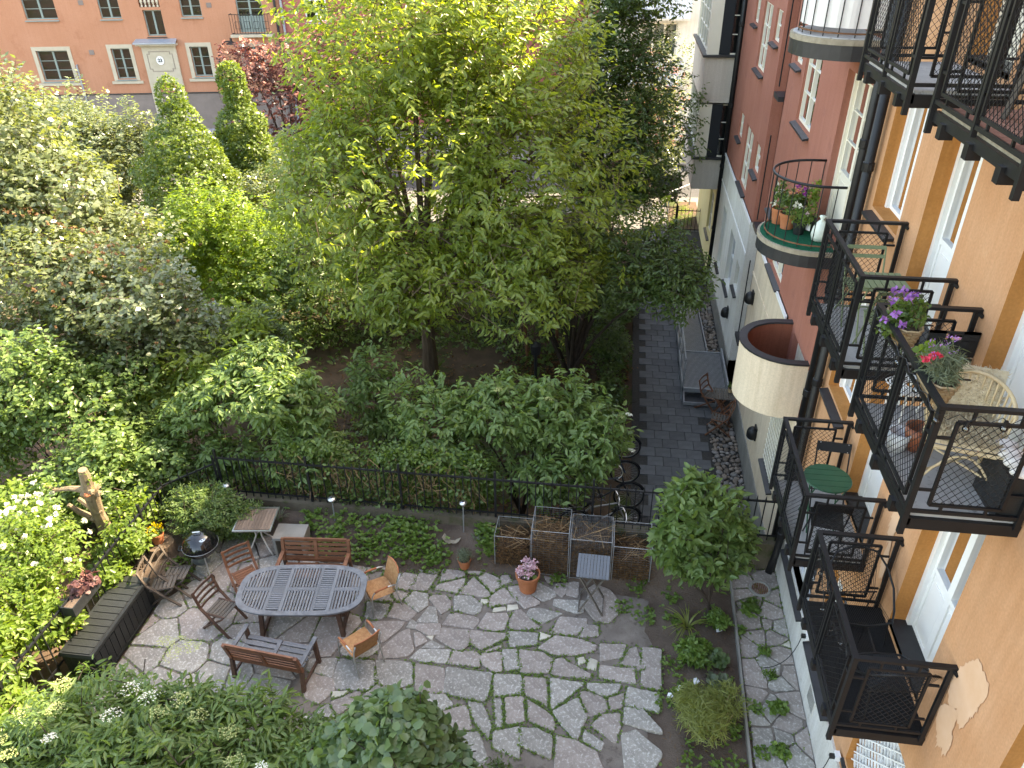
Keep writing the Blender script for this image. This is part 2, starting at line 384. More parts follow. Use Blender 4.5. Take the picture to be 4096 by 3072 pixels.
m_stone = [M('patio_stone_pink', (.235, .195, .17), (.35, .30, .262), 5, .9, .2, bump=.5, bscale=34, rand=.12, third=(.47, .435, .395), tscale=22, tlo=.53, thi=.63),
           M('patio_stone_grey', (.225, .207, .18), (.345, .318, .28), 5, .9, .2, bump=.5, bscale=34, rand=.13, third=(.50, .475, .43), tscale=20, tlo=.52, thi=.62),
           M('patio_stone_pale', (.43, .39, .31), (.56, .52, .43), 7, .9, .2, bump=.5, bscale=40, rand=.1)]
m_paver = M('dark_paver', (.095, .095, .096), (.13, .129, .129), 4, .85, .25, bump=.15, bscale=70, rand=.16)
m_joint = M('path_joint_sand', (.045, .042, .038), (.07, .065, .06), 20, .95, .1)
m_pebble = [M('river_pebble', (.17, .13, .10), (.25, .20, .16), 9, .75, .3, bump=.2, bscale=40, rand=.35), M('river_pebble_grey', (.16, .14, .125), (.24, .22, .20), 9, .75, .3, bump=.2, bscale=40, rand=.35)]
m_asphalt = M('asphalt', (.05, .05, .052), (.075, .074, .073), 6, .9, .2, bump=.2, bscale=90)
m_sidewalk = M('pale_sidewalk', (.13, .122, .11), (.17, .16, .145), 3, .9, .2, bump=.1)
m_bark = M('brown_bark', (.085, .058, .04), (.16, .115, .08), 6, .9, .15, bump=.7, bscale=25, stretch=(3, 3, .5))
m_bark_dark = M('dark_bark', (.035, .026, .02), (.075, .055, .042), 8, .9, .15, bump=.6, bscale=30, stretch=(3, 3, .6))
m_bark_pale = M('pale_dead_bark', (.165, .12, .075), (.25, .19, .125), 7, .9, .15, bump=.6, bscale=30, stretch=(3, 3, .6), third=(.10, .072, .05), tscale=9)
m_twig = M('dry_twigs', (.20, .12, .06), (.33, .215, .12), 6, .9, .1)
m_twig2 = M('reddish_twigs', (.12, .055, .03), (.22, .11, .06), 6, .9, .1)
m_compost = M('compost_heap', (.045, .028, .017), (.11, .068, .04), 14, .97, .1, bump=.9, bscale=40)
m_grey_teak = M('weathered_teak', (.125, .128, .135), (.205, .208, .215), 9, .8, .2, stretch=(1, 1, 1), bump=.25, bscale=60, rand=.13, third=(.17, .15, .135), tscale=5, tlo=.58, thi=.75)
m_brown_wood = M('oiled_brown_wood', (.135, .052, .026), (.235, .098, .048), 9, .55, .4, bump=.2, bscale=50, rand=.16)
m_dark_wood = M('dark_brown_wood', (.065, .034, .024), (.115, .062, .042), 9, .6, .35, bump=.2, bscale=50, rand=.15)
m_old_wood = M('old_grey_wood', (.095, .08, .066), (.15, .13, .11), 10, .85, .15, bump=.35, bscale=50, rand=.18, third=(.36, .345, .33), tscale=6, tlo=.60, thi=.72)
m_rust_slat = M('brown_grey_slats', (.105, .07, .05), (.25, .185, .14), 5, .8, .2, stretch=(8, 1, 1), bump=.3, bscale=40, rand=.2)
m_greyslat = M('blue_grey_slats', (.125, .135, .15), (.165, .175, .19), 8, .75, .25, bump=.15, rand=.06)
m_terra = M('terracotta', (.36, .125, .055), (.46, .175, .085), 5, .85, .2, bump=.15, bscale=40, third=(.55, .38, .28), tscale=9, tlo=.64, thi=.76)
m_enamel = M('black_enamel', (.008, .008, .009), rough=.08, spec=.7)
m_plastic = M('black_plastic_wood', (.009, .0105, .0115), (.017, .019, .020), 8, .45, .45, bump=.25, bscale=70)
m_alu = M('aluminium_tube', (.5, .5, .48), (.6, .6, .58), 9, .35, .5, metal=.7)
m_offwhite = M('offwhite_tube', (.50, .46, .40), (.58, .54, .48), 7, .5, .4)
m_greenpaint = M('dark_green_paint', (.008, .075, .035), (.012, .095, .045), 4, .4, .45)
m_sagechair = M('olive_green_paint', (.16, .20, .10), (.20, .24, .13), 5, .5, .4)
m_astro = M('green_felt', (.006, .075, .04), (.012, .10, .055), 30, .97, .05)
m_rubber = M('black_rubber_mat', (.012, .012, .013), (.024, .024, .025), 60, .9, .15, bump=.8, bscale=160)
m_tyre = M('tyre_rubber', (.013, .013, .014), rough=.7, spec=.3)
m_wicker = M('rattan_wicker', (.36, .16, .06), (.52, .27, .115), 16, .6, .35, bump=.5, bscale=50)
m_basket = M('willow_basket', (.32, .21, .11), (.46, .33, .19), 20, .8, .2, bump=.6, bscale=60)
m_cane = M('pale_cane', (.58, .43, .25), (.68, .54, .34), 9, .6, .3)
m_fleece = M('cream_sheepskin', (.62, .50, .33), (.74, .64, .47), 18, .98, .05, bump=.9, bscale=60)
m_cloth = M('white_fabric', (.70, .66, .62), (.78, .74, .70), 4, .9, .1)
m_plasticw = M('white_plastic', (.75, .76, .77), rough=.4, spec=.4)
m_bag = M('pale_plastic_bag', (.55, .62, .56), (.68, .72, .62), 8, .35, .5)
m_bulb = glassmat('bulb_glass')
m_redclay = M('rust_red_ceramic', (.28, .075, .03), (.36, .11, .045), 9, .4, .5)
m_brick = M('brick_red_tile', (.27, .12, .085), (.35, .175, .125), 9, .85, .2, bump=.2, rand=.2)
m_sage_corr = M('pale_blue_corrugated', (.52, .57, .64), (.58, .62, .69), 3, .5, .4)
m_paper = M('white_paper', (.75, .75, .77), rough=.8)
m_text = M('black_lettering', (.015, .015, .02), rough=.6)
m_grass = leafmat('grass_blades', (.05, .10, .015), (.12, .19, .035), .35)
# leaves
l_cherry = leafmat('cherry_leaf', (.095, .17, .024), (.235, .30, .042), .5, .34, .5)
l_dark = leafmat('dark_green_leaf', (.042, .09, .02), (.095, .155, .034), .42, .38, .5)
l_grey = leafmat('whitebeam_leaf', (.085, .125, .055), (.17, .215, .105), .36, .26, .65)
l_elder = leafmat('elder_leaf', (.068, .14, .032), (.155, .24, .065), .38, .48, .4)
l_lilac = leafmat('lilac_leaf', (.058, .115, .036), (.11, .185, .06), .3, .36, .55)
l_bright = leafmat('bright_leaf', (.085, .165, .02), (.17, .26, .035), .48, .42, .4)
l_hedge = leafmat('hornbeam_leaf', (.06, .12, .02), (.14, .20, .04), .4, .45, .4)
l_ivy = leafmat('undergrowth_leaf', (.048, .10, .02), (.115, .19, .04), .38, .48, .4)
l_red = leafmat('purple_leaf', (.06, .024, .022), (.125, .058, .045), .35, .45, .4, (1.8, 1, .9))
l_pink = leafmat('pink_blossom', (.42, .15, .13), (.60, .36, .27), .35, .6, .2, (1.2, 1.1, 1))
l_white = leafmat('white_blossom', (.66, .64, .48), (.80, .79, .68), .25, .6, .2, (1, 1, 1))
l_bud = leafmat('green_flower_bud', (.26, .33, .10), (.42, .47, .18), .25, .6, .2, (1, 1, .8))
l_weed = leafmat('weed_leaf', (.065, .14, .02), (.14, .24, .035), .4, .45, .4)
l_bamboo = leafmat('bamboo_leaf', (.12, .16, .028), (.22, .26, .06), .4, .45, .4)
l_lav = leafmat('lavender_leaf', (.085, .12, .07), (.15, .19, .115), .25, .6, .3)
l_brown = leafmat('dry_leaf', (.10, .05, .022), (.22, .125, .055), .25, .7, .2, (1.3, 1, .7))
l_yellow = leafmat('yellow_petal', (.62, .40, .01), (.75, .55, .02), .2, .6, .2, (1, 1, .6))
l_pk = leafmat('pale_pink_petal', (.62, .36, .40), (.76, .55, .58), .2, .6, .2, (1, 1, 1))
l_purple = leafmat('purple_petal', (.27, .09, .36), (.45, .22, .52), .2, .6, .2, (1, 1, 1))
l_magenta = leafmat('magenta_petal', (.35, .03, .28), (.50, .08, .42), .2, .6, .2, (1, 1, 1))
l_redf = leafmat('red_petal', (.55, .03, .06), (.68, .07, .12), .2, .6, .2, (1, 1, 1))
l_orangef = leafmat('orange_petal', (.62, .22, .10), (.70, .36, .18), .2, .6, .2, (1, 1, 1))
l_heuch = leafmat('burgundy_leaf', (.08, .03, .03), (.20, .10, .085), .25, .5, .4, (1.4, 1, 1))

# ---------------------------------------------------------------- setting: ground, street, garden
def sstep(a, b, x):
    t = np.clip((x-a)/(b-a), 0, 1); return t*t*(3-2*t)
def vnoise(x, y, seed=0):
    r = np.random.default_rng(seed); s = 0
    for k in range(10):
        a, b, c = r.uniform(-1, 1, 2)*(1+k*.9), 0, r.uniform(0, 6.28); s = s+np.sin(x*a[0]+y*a[1]+c)/(1+k*.35)
    return s/4
def sheet(name, x0, x1, y0, y1, step, fz, mat, kind='structure', hole=None):
    nx, ny = max(2, int((x1-x0)/step)+1), max(2, int((y1-y0)/step)+1)
    X, Y = np.meshgrid(np.linspace(x0, x1, nx), np.linspace(y0, y1, ny)); Z = fz(X, Y)
    V = np.stack([X, Y, Z], -1).reshape(-1, 3); i = np.arange(nx*ny).reshape(ny, nx)
    F = np.stack([i[:-1, :-1], i[:-1, 1:], i[1:, 1:], i[1:, :-1]], -1).reshape(-1, 4)
    return link(name, npmesh(name, V, F, mat, smooth=True), None, kind=kind)
GZ = -.8
MB().add([(-300, -300, -1.0), (300, -300, -1.0), (300, 300, -1.0), (-300, 300, -1.0)], [(0, 1, 2, 3)]).build('ground', m_garden, kind='structure')
def garden_z(X, Y):
    return GZ+.75*sstep(-7.7, -8.4, X)*sstep(12.5, 9.5, Y)+.05*vnoise(X*1.3, Y*1.3, 3)-.04
sheet('garden_ground', -34, .72, -3, 32.5, .35, garden_z, m_garden)
def patio_z(X, Y):
    bed = .42*sstep(9.35+.5*sstep(-4.9, -5.4, X), 10.18, Y+.1*np.sin(X*1.1))*sstep(2.3, 1.2, X)+.25*sstep(-6.9, -7.7, X)*sstep(8.0, 8.6, Y)
    rb = .045*sstep(1.1, 1.4, X)*sstep(2.32, 2.1, X)
    return bed+rb+.012*vnoise(X*5, Y*5, 5)+.006*vnoise(X*14, Y*14, 6)-.005
patio = sheet('patio_ground', -8.0, 3.2, -1, 10.28, .07, patio_z, m_soil)
def clip(poly, n, c):
    out = []
    for i in range(len(poly)):
        p, q = poly[i], poly[(i+1) % len(poly)]; a = p[0]*n[0]+p[1]*n[1]-c; b = q[0]*n[0]+q[1]*n[1]-c
        if a <= 0: out.append(p)
        if a*b < 0: t = a/(a-b); out.append((p[0]+(q[0]-p[0])*t, p[1]+(q[1]-p[1])*t))
    return out
def voronoi(seeds, bounds, rmax, gap, keep=None):
    cells = []; wts = [rnd.uniform(-.016, .016) for _ in seeds]
    for i, s in enumerate(seeds[:keep]):
        R = rmax*rnd.uniform(.9, 1.1); poly = [(s[0]+R*math.cos(a*math.pi/5+.3), s[1]+R*math.sin(a*math.pi/5+.3)) for a in range(10)]
        for j, q in enumerate(seeds):
            if i == j: continue
            n = (q[0]-s[0], q[1]-s[1]); l = math.hypot(*n)
            if l > 2*R+.2: continue
            n = (n[0]/l, n[1]/l); poly = clip(poly, n, n[0]*(s[0]+q[0])/2+n[1]*(s[1]+q[1])/2+max(-.3*l, min(.3*l, (wts[i]-wts[j])/(2*l)))*(1 if j < (keep or 1e9) else 0)+(min(.42*l, l/2-.02) if j >= (keep or 1e9) else 0)-gap*rnd.uniform(.55, 1.25))
            if not poly: break
        for n, c in bounds:
            if poly: poly = clip(poly, n, c)
        if len(poly) < 3: continue
        # roughen the outline a little and drop tiny edges
        pl = []
        for k in range(len(poly)):
            p, q = poly[k], poly[(k+1) % len(poly)]; l = math.hypot(q[0]-p[0], q[1]-p[1])
            if l < .025: continue
            pl.append((p[0]+rnd.uniform(-.008, .008), p[1]+rnd.uniform(-.008, .008)))
            if l > .16:
                f = rnd.uniform(.35, .65); pl.append((p[0]+(q[0]-p[0])*f+rnd.uniform(-.011, .011), p[1]+(q[1]-p[1])*f+rnd.uniform(-.011, .011)))
        if len(pl) >= 3: cells.append((s, pl))
    return cells
TRACED=[[(-3.84,9.78),(-3.36,9.80),(-3.31,9.67),(-3.61,9.39),(-3.75,9.43),(-3.83,9.66)],
 [(-4.06,9.63),(-3.86,9.78),(-3.79,9.46),(-3.90,9.32),(-4.07,9.39)],
 [(-3.30,9.73),(-3.00,9.77),(-2.90,9.63),(-3.03,9.44),(-3.12,9.51),(-3.16,9.63)],
 [(-3.29,9.60),(-3.17,9.63),(-3.12,9.50),(-3.23,9.45)],
 [(-2.83,9.67),(-2.71,9.70),(-2.70,9.51),(-2.80,9.42),(-2.92,9.44)],
 [(-3.69,9.32),(-3.47,9.36),(-3.38,9.27),(-3.48,9.02),(-3.62,9.00)],
 [(-3.34,9.37),(-3.10,9.34),(-3.17,8.99),(-3.46,9.00)],
 [(-3.06,9.40),(-2.74,9.39),(-2.84,9.02),(-3.13,9.01)],
 [(-2.66,9.56),(-2.30,9.53),(-2.26,9.42),(-2.65,9.23)],
 [(-2.63,9.21),(-2.23,9.39),(-2.28,9.05),(-2.74,9.06)],
 [(-2.09,9.44),(-1.74,9.08),(-1.78,8.99),(-2.28,9.04)],
 [(-1.94,9.58),(-1.68,9.47),(-1.59,9.27),(-1.72,9.12),(-2.00,9.42)],
 [(-1.61,9.52),(-1.51,9.55),(-1.43,9.41),(-1.58,9.30),(-1.63,9.39)],
 [(-2.46,9.75),(-2.20,9.66),(-1.98,9.62),(-1.99,9.50),(-2.26,9.54),(-2.48,9.63)],
 [(-1.56,9.26),(-1.28,9.02),(-1.32,8.96),(-1.71,8.80),(-1.74,8.98)],
 [(-1.47,9.27),(-1.28,9.33),(-0.87,8.99),(-1.12,8.84),(-1.29,9.02)],
 [(-0.96,9.45),(-0.66,9.29),(-0.64,9.18),(-0.83,9.05),(-1.06,9.18)],
 [(-0.63,9.46),(-0.46,9.50),(-0.43,9.35),(-0.52,9.17),(-0.67,9.30)],
 [(-0.90,9.71),(-0.69,9.75),(-0.47,9.62),(-0.79,9.48)],
 [(-0.43,9.50),(-0.25,9.57),(-0.25,9.21),(-0.44,9.24)],
 [(-3.06,8.96),(-2.81,8.93),(-2.76,8.69),(-2.89,8.53),(-3.16,8.74)],
 [(-2.73,8.91),(-2.51,8.95),(-2.39,8.82),(-2.37,8.69),(-2.49,8.55),(-2.64,8.72),(-2.75,8.83)],
 [(-2.33,8.96),(-2.06,8.98),(-1.85,8.82),(-1.85,8.68),(-1.96,8.61),(-2.29,8.66)],
 [(-1.87,8.93),(-1.76,8.94),(-1.76,8.86),(-1.85,8.86)],
 [(-1.63,8.77),(-1.45,8.82),(-1.43,8.76),(-1.63,8.69)],
 [(-1.40,8.87),(-1.26,8.89),(-1.24,8.81),(-1.39,8.76)],
 [(-3.79,8.64),(-3.41,8.62),(-3.39,8.40),(-3.51,8.31),(-3.72,8.30)],
 [(-3.32,8.67),(-3.09,8.67),(-2.91,8.51),(-3.00,8.33),(-3.36,8.38)],
 [(-2.73,8.67),(-2.61,8.66),(-2.50,8.36),(-2.85,8.33)],
 [(-3.71,8.89),(-3.55,8.97),(-3.36,8.72),(-3.76,8.65)],
 [(-2.33,8.56),(-2.20,8.59),(-1.85,8.53),(-1.85,8.45),(-1.91,8.31),(-2.41,8.33)],
 [(-1.73,8.65),(-1.42,8.69),(-1.37,8.61),(-1.40,8.37),(-1.55,8.32),(-1.82,8.34)],
 [(-1.27,8.77),(-1.17,8.79),(-0.81,8.46),(-1.30,8.37),(-1.32,8.57)],
 [(-1.02,8.84),(-0.86,8.87),(-0.48,8.81),(-0.80,8.56),(-1.06,8.70)],
 [(-0.63,9.10),(-0.14,9.13),(-0.15,8.90),(-0.25,8.85),(-0.64,8.97)],
 [(-0.50,8.74),(-0.08,8.75),(-0.08,8.63),(-0.24,8.40),(-0.64,8.39)],
 [(-0.07,8.62),(0.12,8.62),(0.12,8.43),(-0.18,8.36)],
 [(-2.95,8.35),(-2.85,8.29),(-2.84,8.19),(-2.98,8.20)],
 [(-2.81,8.28),(-2.46,8.33),(-2.42,8.12),(-2.60,8.09),(-2.82,8.17)],
 [(-3.62,8.24),(-3.04,8.30),(-3.11,8.13),(-3.30,7.84),(-3.46,8.04)],
 [(-2.94,8.17),(-2.77,7.77),(-2.84,7.64),(-3.27,7.54),(-3.29,7.70),(-3.09,8.04)],
 [(-2.83,8.09),(-2.74,8.11),(-2.60,7.97),(-2.75,7.83)],
 [(-2.61,8.06),(-2.52,8.09),(-2.52,8.01)],
 [(-2.51,7.98),(-2.29,7.89),(-2.36,7.85),(-2.64,7.83)],
 [(-2.41,8.25),(-1.96,8.26),(-1.92,7.99),(-2.00,7.86),(-2.14,7.88),(-2.46,8.04)],
 [(-1.93,8.27),(-1.34,8.28),(-1.33,8.19),(-1.68,7.93),(-1.89,8.00)],
 [(-1.33,8.32),(-0.85,8.35),(-0.83,8.14),(-1.25,8.02)],
 [(-0.80,8.36),(-0.63,8.32),(-0.79,8.22)],
 [(-1.39,8.07),(-1.40,7.99),(-1.64,7.84),(-1.63,7.89)],
 [(-0.54,8.33),(-0.17,8.32),(0.10,8.24),(0.09,8.14),(-0.25,8.00),(-0.55,7.98),(-0.79,8.06),(-0.72,8.15)],
 [(-2.65,7.80),(-2.18,7.85),(-2.21,7.59),(-2.50,7.59),(-2.78,7.61)],
 [(-2.13,7.84),(-1.80,7.86),(-1.70,7.79),(-1.68,7.59),(-2.17,7.59)],
 [(-1.65,7.84),(-1.38,7.90),(-1.32,7.57),(-1.43,7.53),(-1.61,7.64),(-1.68,7.75)],
 [(-1.36,7.94),(-1.14,7.98),(-1.05,7.65),(-1.26,7.58)],
 [(-1.09,7.99),(-0.72,7.97),(-0.56,7.87),(-0.61,7.62),(-1.01,7.57)],
 [(-0.17,7.95),(-0.09,7.98),(-0.05,7.90),(-0.14,7.84)],
 [(0.01,7.98),(0.13,7.94),(0.12,7.78),(-0.01,7.79)],
 [(-3.29,7.51),(-2.74,7.53),(-2.63,7.16),(-2.96,7.01),(-3.17,7.13)],
 [(-2.67,7.51),(-2.22,7.50),(-2.11,7.06),(-2.53,7.01)],
 [(-2.17,7.51),(-1.45,7.50),(-1.47,7.06),(-1.51,7.00),(-2.09,7.06)],
 [(-1.42,7.50),(-1.01,7.52),(-0.96,7.21),(-1.37,7.11)],
 [(-0.97,7.51),(-0.63,7.51),(-0.55,7.04),(-0.92,7.22)],
 [(-0.55,7.54),(-0.03,7.51),(-0.50,6.99)],
 [(-0.53,7.87),(-0.41,7.91),(0.05,7.68),(0.01,7.59),(-0.56,7.60)],
 [(-3.15,7.07),(-2.96,6.96),(-3.15,6.75),(-3.33,6.81)],
 [(-2.93,7.00),(-2.62,7.08),(-2.56,6.88),(-2.82,6.85),(-2.91,6.93)],
 [(-1.19,7.10),(-0.93,7.14),(-0.87,6.76),(-1.12,6.68)],
 [(-1.36,7.07),(-1.24,7.06),(-1.16,6.64),(-1.26,6.61)],
 [(-1.73,6.97),(-1.50,6.95),(-1.33,6.63),(-1.34,6.41),(-1.58,6.68)],
 [(-0.86,7.11),(-0.49,6.90),(-0.43,6.75),(-0.44,6.65),(-0.80,6.78)],
 [(-0.47,6.95),(-0.12,7.24),(0.02,6.92),(-0.10,6.55),(-0.28,6.74)],
 [(-0.10,7.33),(0.02,7.38),(0.28,7.28),(0.32,7.10),(0.04,6.94)],
 [(0.02,7.51),(0.50,7.56),(0.45,7.40),(0.28,7.33),(0.03,7.40)],
 [(0.34,7.30),(0.55,7.41),(0.53,7.18),(0.37,7.11)],
 [(0.17,8.27),(0.57,8.31),(0.52,8.06),(0.19,7.95)],
 [(0.18,7.87),(0.70,7.87),(0.72,7.60),(0.19,7.64)],
 [(0.83,8.28),(1.13,8.28),(1.11,7.56),(0.82,7.58)],
 [(0.63,7.53),(1.08,7.48),(1.06,7.16),(0.57,7.21)],
 [(0.58,7.16),(0.85,7.15),(1.09,6.87),(1.09,6.82),(0.56,6.91)],
 [(0.27,7.02),(0.50,7.06),(0.51,6.85),(0.45,6.59),(0.10,6.82)],
 [(0.01,6.74),(0.28,6.58),(0.24,6.45),(-0.00,6.56)],
 [(-1.27,6.55),(-0.93,6.65),(-0.89,6.42),(-0.87,6.19),(-1.24,6.30)],
 [(-0.90,6.64),(-0.66,6.65),(-0.45,6.57),(-0.43,6.23),(-0.85,6.37)],
 [(-0.38,6.58),(-0.12,6.55),(0.18,6.42),(0.30,6.15),(-0.35,6.06)],
 [(0.54,6.74),(0.75,6.82),(1.08,6.55),(1.08,6.48),(0.96,6.24),(0.60,6.19)],
 [(-3.31,6.70),(-3.05,6.73),(-3.07,6.56),(-3.34,6.15),(-3.72,6.23),(-3.59,6.41)],
 [(-3.94,6.50),(-3.77,6.64),(-3.62,6.49),(-3.74,6.36)],
 [(-3.75,6.70),(-3.41,6.91),(-3.37,6.90),(-3.35,6.78),(-3.58,6.50)],
 [(-3.77,6.87),(-3.54,6.91),(-3.62,6.83),(-3.75,6.76)],
 [(-4.26,6.90),(-4.20,7.13),(-3.87,7.07),(-3.78,6.90),(-3.92,6.65),(-4.17,6.73)],
 [(-3.89,7.45),(-3.33,7.48),(-3.19,7.13),(-3.27,6.97),(-3.73,6.92),(-3.86,7.07)],
 [(-4.31,7.19),(-4.33,7.38),(-3.92,7.45),(-3.88,7.10)],
 [(-4.07,6.40),(-3.93,6.44),(-3.74,6.34),(-3.84,6.21),(-3.97,6.22)],
 [(-3.02,6.74),(-2.81,6.82),(-2.67,6.70),(-2.95,6.61)],
 [(-2.51,6.98),(-2.11,7.03),(-1.95,6.88),(-2.16,6.71),(-2.46,6.78)]]
PATIO_SEEDS=[(-7.00,7.48),(-6.39,7.87),(-6.34,7.08),(-5.56,7.34),(-4.87,7.19),(-6.80,8.51),(-7.26,8.80),(-6.52,8.89),(-5.47,7.77),(-4.79,7.86),(-4.15,7.86),(-7.25,9.38),(-6.44,9.57),(-6.07,9.84),(-4.33,9.76),(-7.11,6.82),(-6.42,6.72),(-5.65,6.82),(-6.98,7.07),(-7.16,8.18),(-6.22,8.12),(-5.74,8.55),(-5.09,8.64),(-4.52,8.71),(-5.69,9.15),(-4.87,9.26),(-4.24,9.24),(-4.90,6.80),(-3.66,7.67),(-7.58,9.78),(-7.36,6.55),(-5.95,6.59),(-5.33,6.86),(-7.41,7.69),(-4.68,7.42),(-3.28,8.90),(0.00,9.06),(-1.90,6.64),(-2.89,6.40),(-2.39,6.57),(0.65,8.06),(-1.82,6.27),(-5.02,8.01),(-6.99,9.05),(-6.11,8.92),(-5.34,8.85),(-4.88,8.91),(-5.57,8.22)]
STRIP_SEEDS=[(2.59,9.66),(2.68,9.46),(2.96,9.31),(2.90,9.00),(3.09,8.96),(2.58,9.00),(2.44,8.56),(2.64,8.79),(2.98,8.76),(3.08,8.64),(2.52,8.04),(3.03,8.43),(2.81,8.15),(3.06,8.08),(2.92,7.98),(2.46,7.53),(2.50,7.27),(3.02,7.54),(2.70,7.38),(2.85,7.25),(2.53,6.92),(2.91,6.73),(2.54,6.63),(3.13,6.92),(2.76,6.93),(2.55,9.86),(3.00,9.95),(3.13,9.64)]

def roughen(poly):
    cx = sum(p[0] for p in poly)/len(poly); cq = sum(p[1] for p in poly)/len(poly); pl = []
    poly = [(p[0]+(p[0]-cx)/(math.hypot(p[0]-cx, p[1]-cq)+1e-6)*.022, p[1]+(p[1]-cq)/(math.hypot(p[0]-cx, p[1]-cq)+1e-6)*.022) for p in poly]
    for k in range(len(poly)):
        p, q = poly[k], poly[(k+1) % len(poly)]; l = math.hypot(q[0]-p[0], q[1]-p[1]); pv = poly[k-1]
        # clip the corner a little, then wobble the long edges
        for f in (.06, .94) if l > .1 else (.5,):
            pl.append((p[0]+(q[0]-p[0])*f+rnd.uniform(-.005, .005), p[1]+(q[1]-p[1])*f+rnd.uniform(-.005, .005)))
            if f == .06 and l > .16:
                for g in ((.36, .66) if l > .3 else (.5,)): pl.append((p[0]+(q[0]-p[0])*g+rnd.uniform(-.009, .009), p[1]+(q[1]-p[1])*g+rnd.uniform(-.009, .009)))
    return pl
def lay_stones(seeds, bounds, rmax, gap, pale, traced=()):
    cen = [(sum(p[0] for p in t)/len(t), sum(p[1] for p in t)/len(t)) for t in traced]
    keep = len(seeds); extra = []
    for t in traced:
        for k in range(len(t)):
            p, q = t[k], t[(k+1) % len(t)]
            for f in (.25, .75): extra.append((p[0]+(q[0]-p[0])*f, p[1]+(q[1]-p[1])*f))
    cells = [c for c in voronoi(list(seeds)+extra, bounds, rmax, gap, keep)]+[(c, roughen(t)) for c, t in zip(cen, traced)]
    for s, pl in cells:
        area = abs(sum(pl[k][0]*pl[(k+1) % len(pl)][1]-pl[(k+1) % len(pl)][0]*pl[k][1] for k in range(len(pl))))/2
        mt = m_stone[2] if (area < .035 and rnd.random() < pale) else m_stone[0 if (s[1] > 7.7 and rnd.random() < .75) or rnd.random() < .25 else 1]
        mb = MB(); top = .036+rnd.uniform(-.008, .01)
        loc = [(p[0]-s[0], p[1]-s[1]) for p in pl]
        mb.prism(loc, -.06, 0, .008)
        o = mb.build('paving_stone', mt, patio, world=False); o.location = (s[0], s[1], top); o.rotation_euler = (rnd.uniform(-.012, .012), rnd.uniform(-.012, .012), 0)
    return cells
cellsA = lay_stones(PATIO_SEEDS, [((1, 0), 1.13), ((-1, 0), 7.3), ((0, 1), 10.0)], .50, .015, .6, TRACED)
cellsB = lay_stones(STRIP_SEEDS, [((1, 0), 3.16), ((-1, 0), -2.36)], .3, .014, .4)
m_mud = M('pale_patio_mud', (.15, .125, .105), (.215, .183, .157), 4, .97, .1, bump=.5, bscale=50, third=(.09, .072, .058), tscale=7, tlo=.55, thi=.7)
def mud_z(X, Y): return .016+.006*vnoise(X*5, Y*5, 8)-.05*sstep(.9, 1.12, X+.1*np.sin(Y*3))-.06*sstep(9.35, 9.65, Y+.08*np.sin(X*2))
sheet('patio_bedding', -7.3, 1.12, 5.0, 9.7, .1, mud_z, m_mud)
sheet('strip_bedding', 2.38, 3.16, 5.0, 10.25, .1, lambda X, Y: .018+.008*vnoise(X*6, Y*6, 9), m_mud)
# kerb strip between bed and wall-side stones
mb = MB(); mb.bar((2.27, 6.0, .03), (2.37, 10.2, .03), .035, .12); mb.build('bed_edging', m_conc, label='thin pale edging strip between the planted bed and the wall-side stones', cat='edging')
# path of dark pavers
path = MB().b2(.68, 3.2, 10.5, 29.3, -1.0, GZ+.01).build('garden_path', m_joint, kind='structure')
pm = MB().box((0, 0, 0), (.352, .342, .05)); pm.v = [(v[0]*(.985 if v[2] > 0 else 1), v[1]*(.985 if v[2] > 0 else 1), v[2]) for v in pm.v]
pme = pm.mesh('paver'); pme.materials.append(m_paver)
row = 0; y = 10.75
while y < 29.2:
    off = .18 if row % 2 else 0
    for k in range(-1, 8):
        x = .86+k*.36+off
        if x-.17 < .70 or x+.17 > (2.5 if not (16.0 < y < 19.0) else 3.16): continue
        link('paver', pme, path, (x+rnd.uniform(-.003, .003), y, GZ+.012+rnd.uniform(-.003, .003)))
    y += .35; row += 1
# pebble strips along the house wall
def pebbles(name, x0, x1, y0, y1):
    st = MB().b2(x0, x1, y0, y1, -1.0, GZ+.03).build(name, m_joint, kind='structure')
    metas = []
    for k in range(5):
        b = MB().ball((0, 0, 0), .5, 9, 6, 1, rnd.uniform(.65, .9), rnd.uniform(.5, .65), noise=.1); me = b.mesh('pebble'); me.materials.append(m_pebble[k % 2]); me.shade_smooth(); metas.append(me)
    placed = []
    for k in range(2600):
        s = rnd.uniform(.105, .20)*(1 if k < 900 else .62); x, y = rnd.uniform(x0+s/2, x1-s/2), rnd.uniform(y0+s/2, y1-s/2)
        if all((x-p[0])**2+(y-p[1])**2 > (.40*(s+p[2]))**2 for p in placed):
            placed.append((x, y, s)); o = link('pebble', rnd.choice(metas), st, (x, y, GZ+.05+s*.12), (rnd.uniform(-.2, .2), rnd.uniform(-.2, .2), rnd.uniform(0, 6.28))); o.scale = (s, s, s)
        if len(placed) > 290: break
pebbles('pebble_strip', 2.5, 3.16, 12.7, 16.0)
pebbles('pebble_strip', 2.72, 3.14, 19.05, 23.5)
# street side
MB().b2(-60, 60, 29.3, 33.5, -1.0, GZ+.02).build('near_sidewalk', m_sidewalk, kind='structure')
MB().b2(-60, 60, 33.5, 38.6, -1.05, GZ-.10).build('street', m_asphalt, kind='structure')
MB().b2(-60, 60, 38.6, 55, -1.0, GZ+.03).build('far_sidewalk', m_sidewalk, kind='structure')
MB().b2(2.05, 3.3, 29.4, 32.8, -1.0, GZ+.05).build('verge', m_garden, kind='structure')

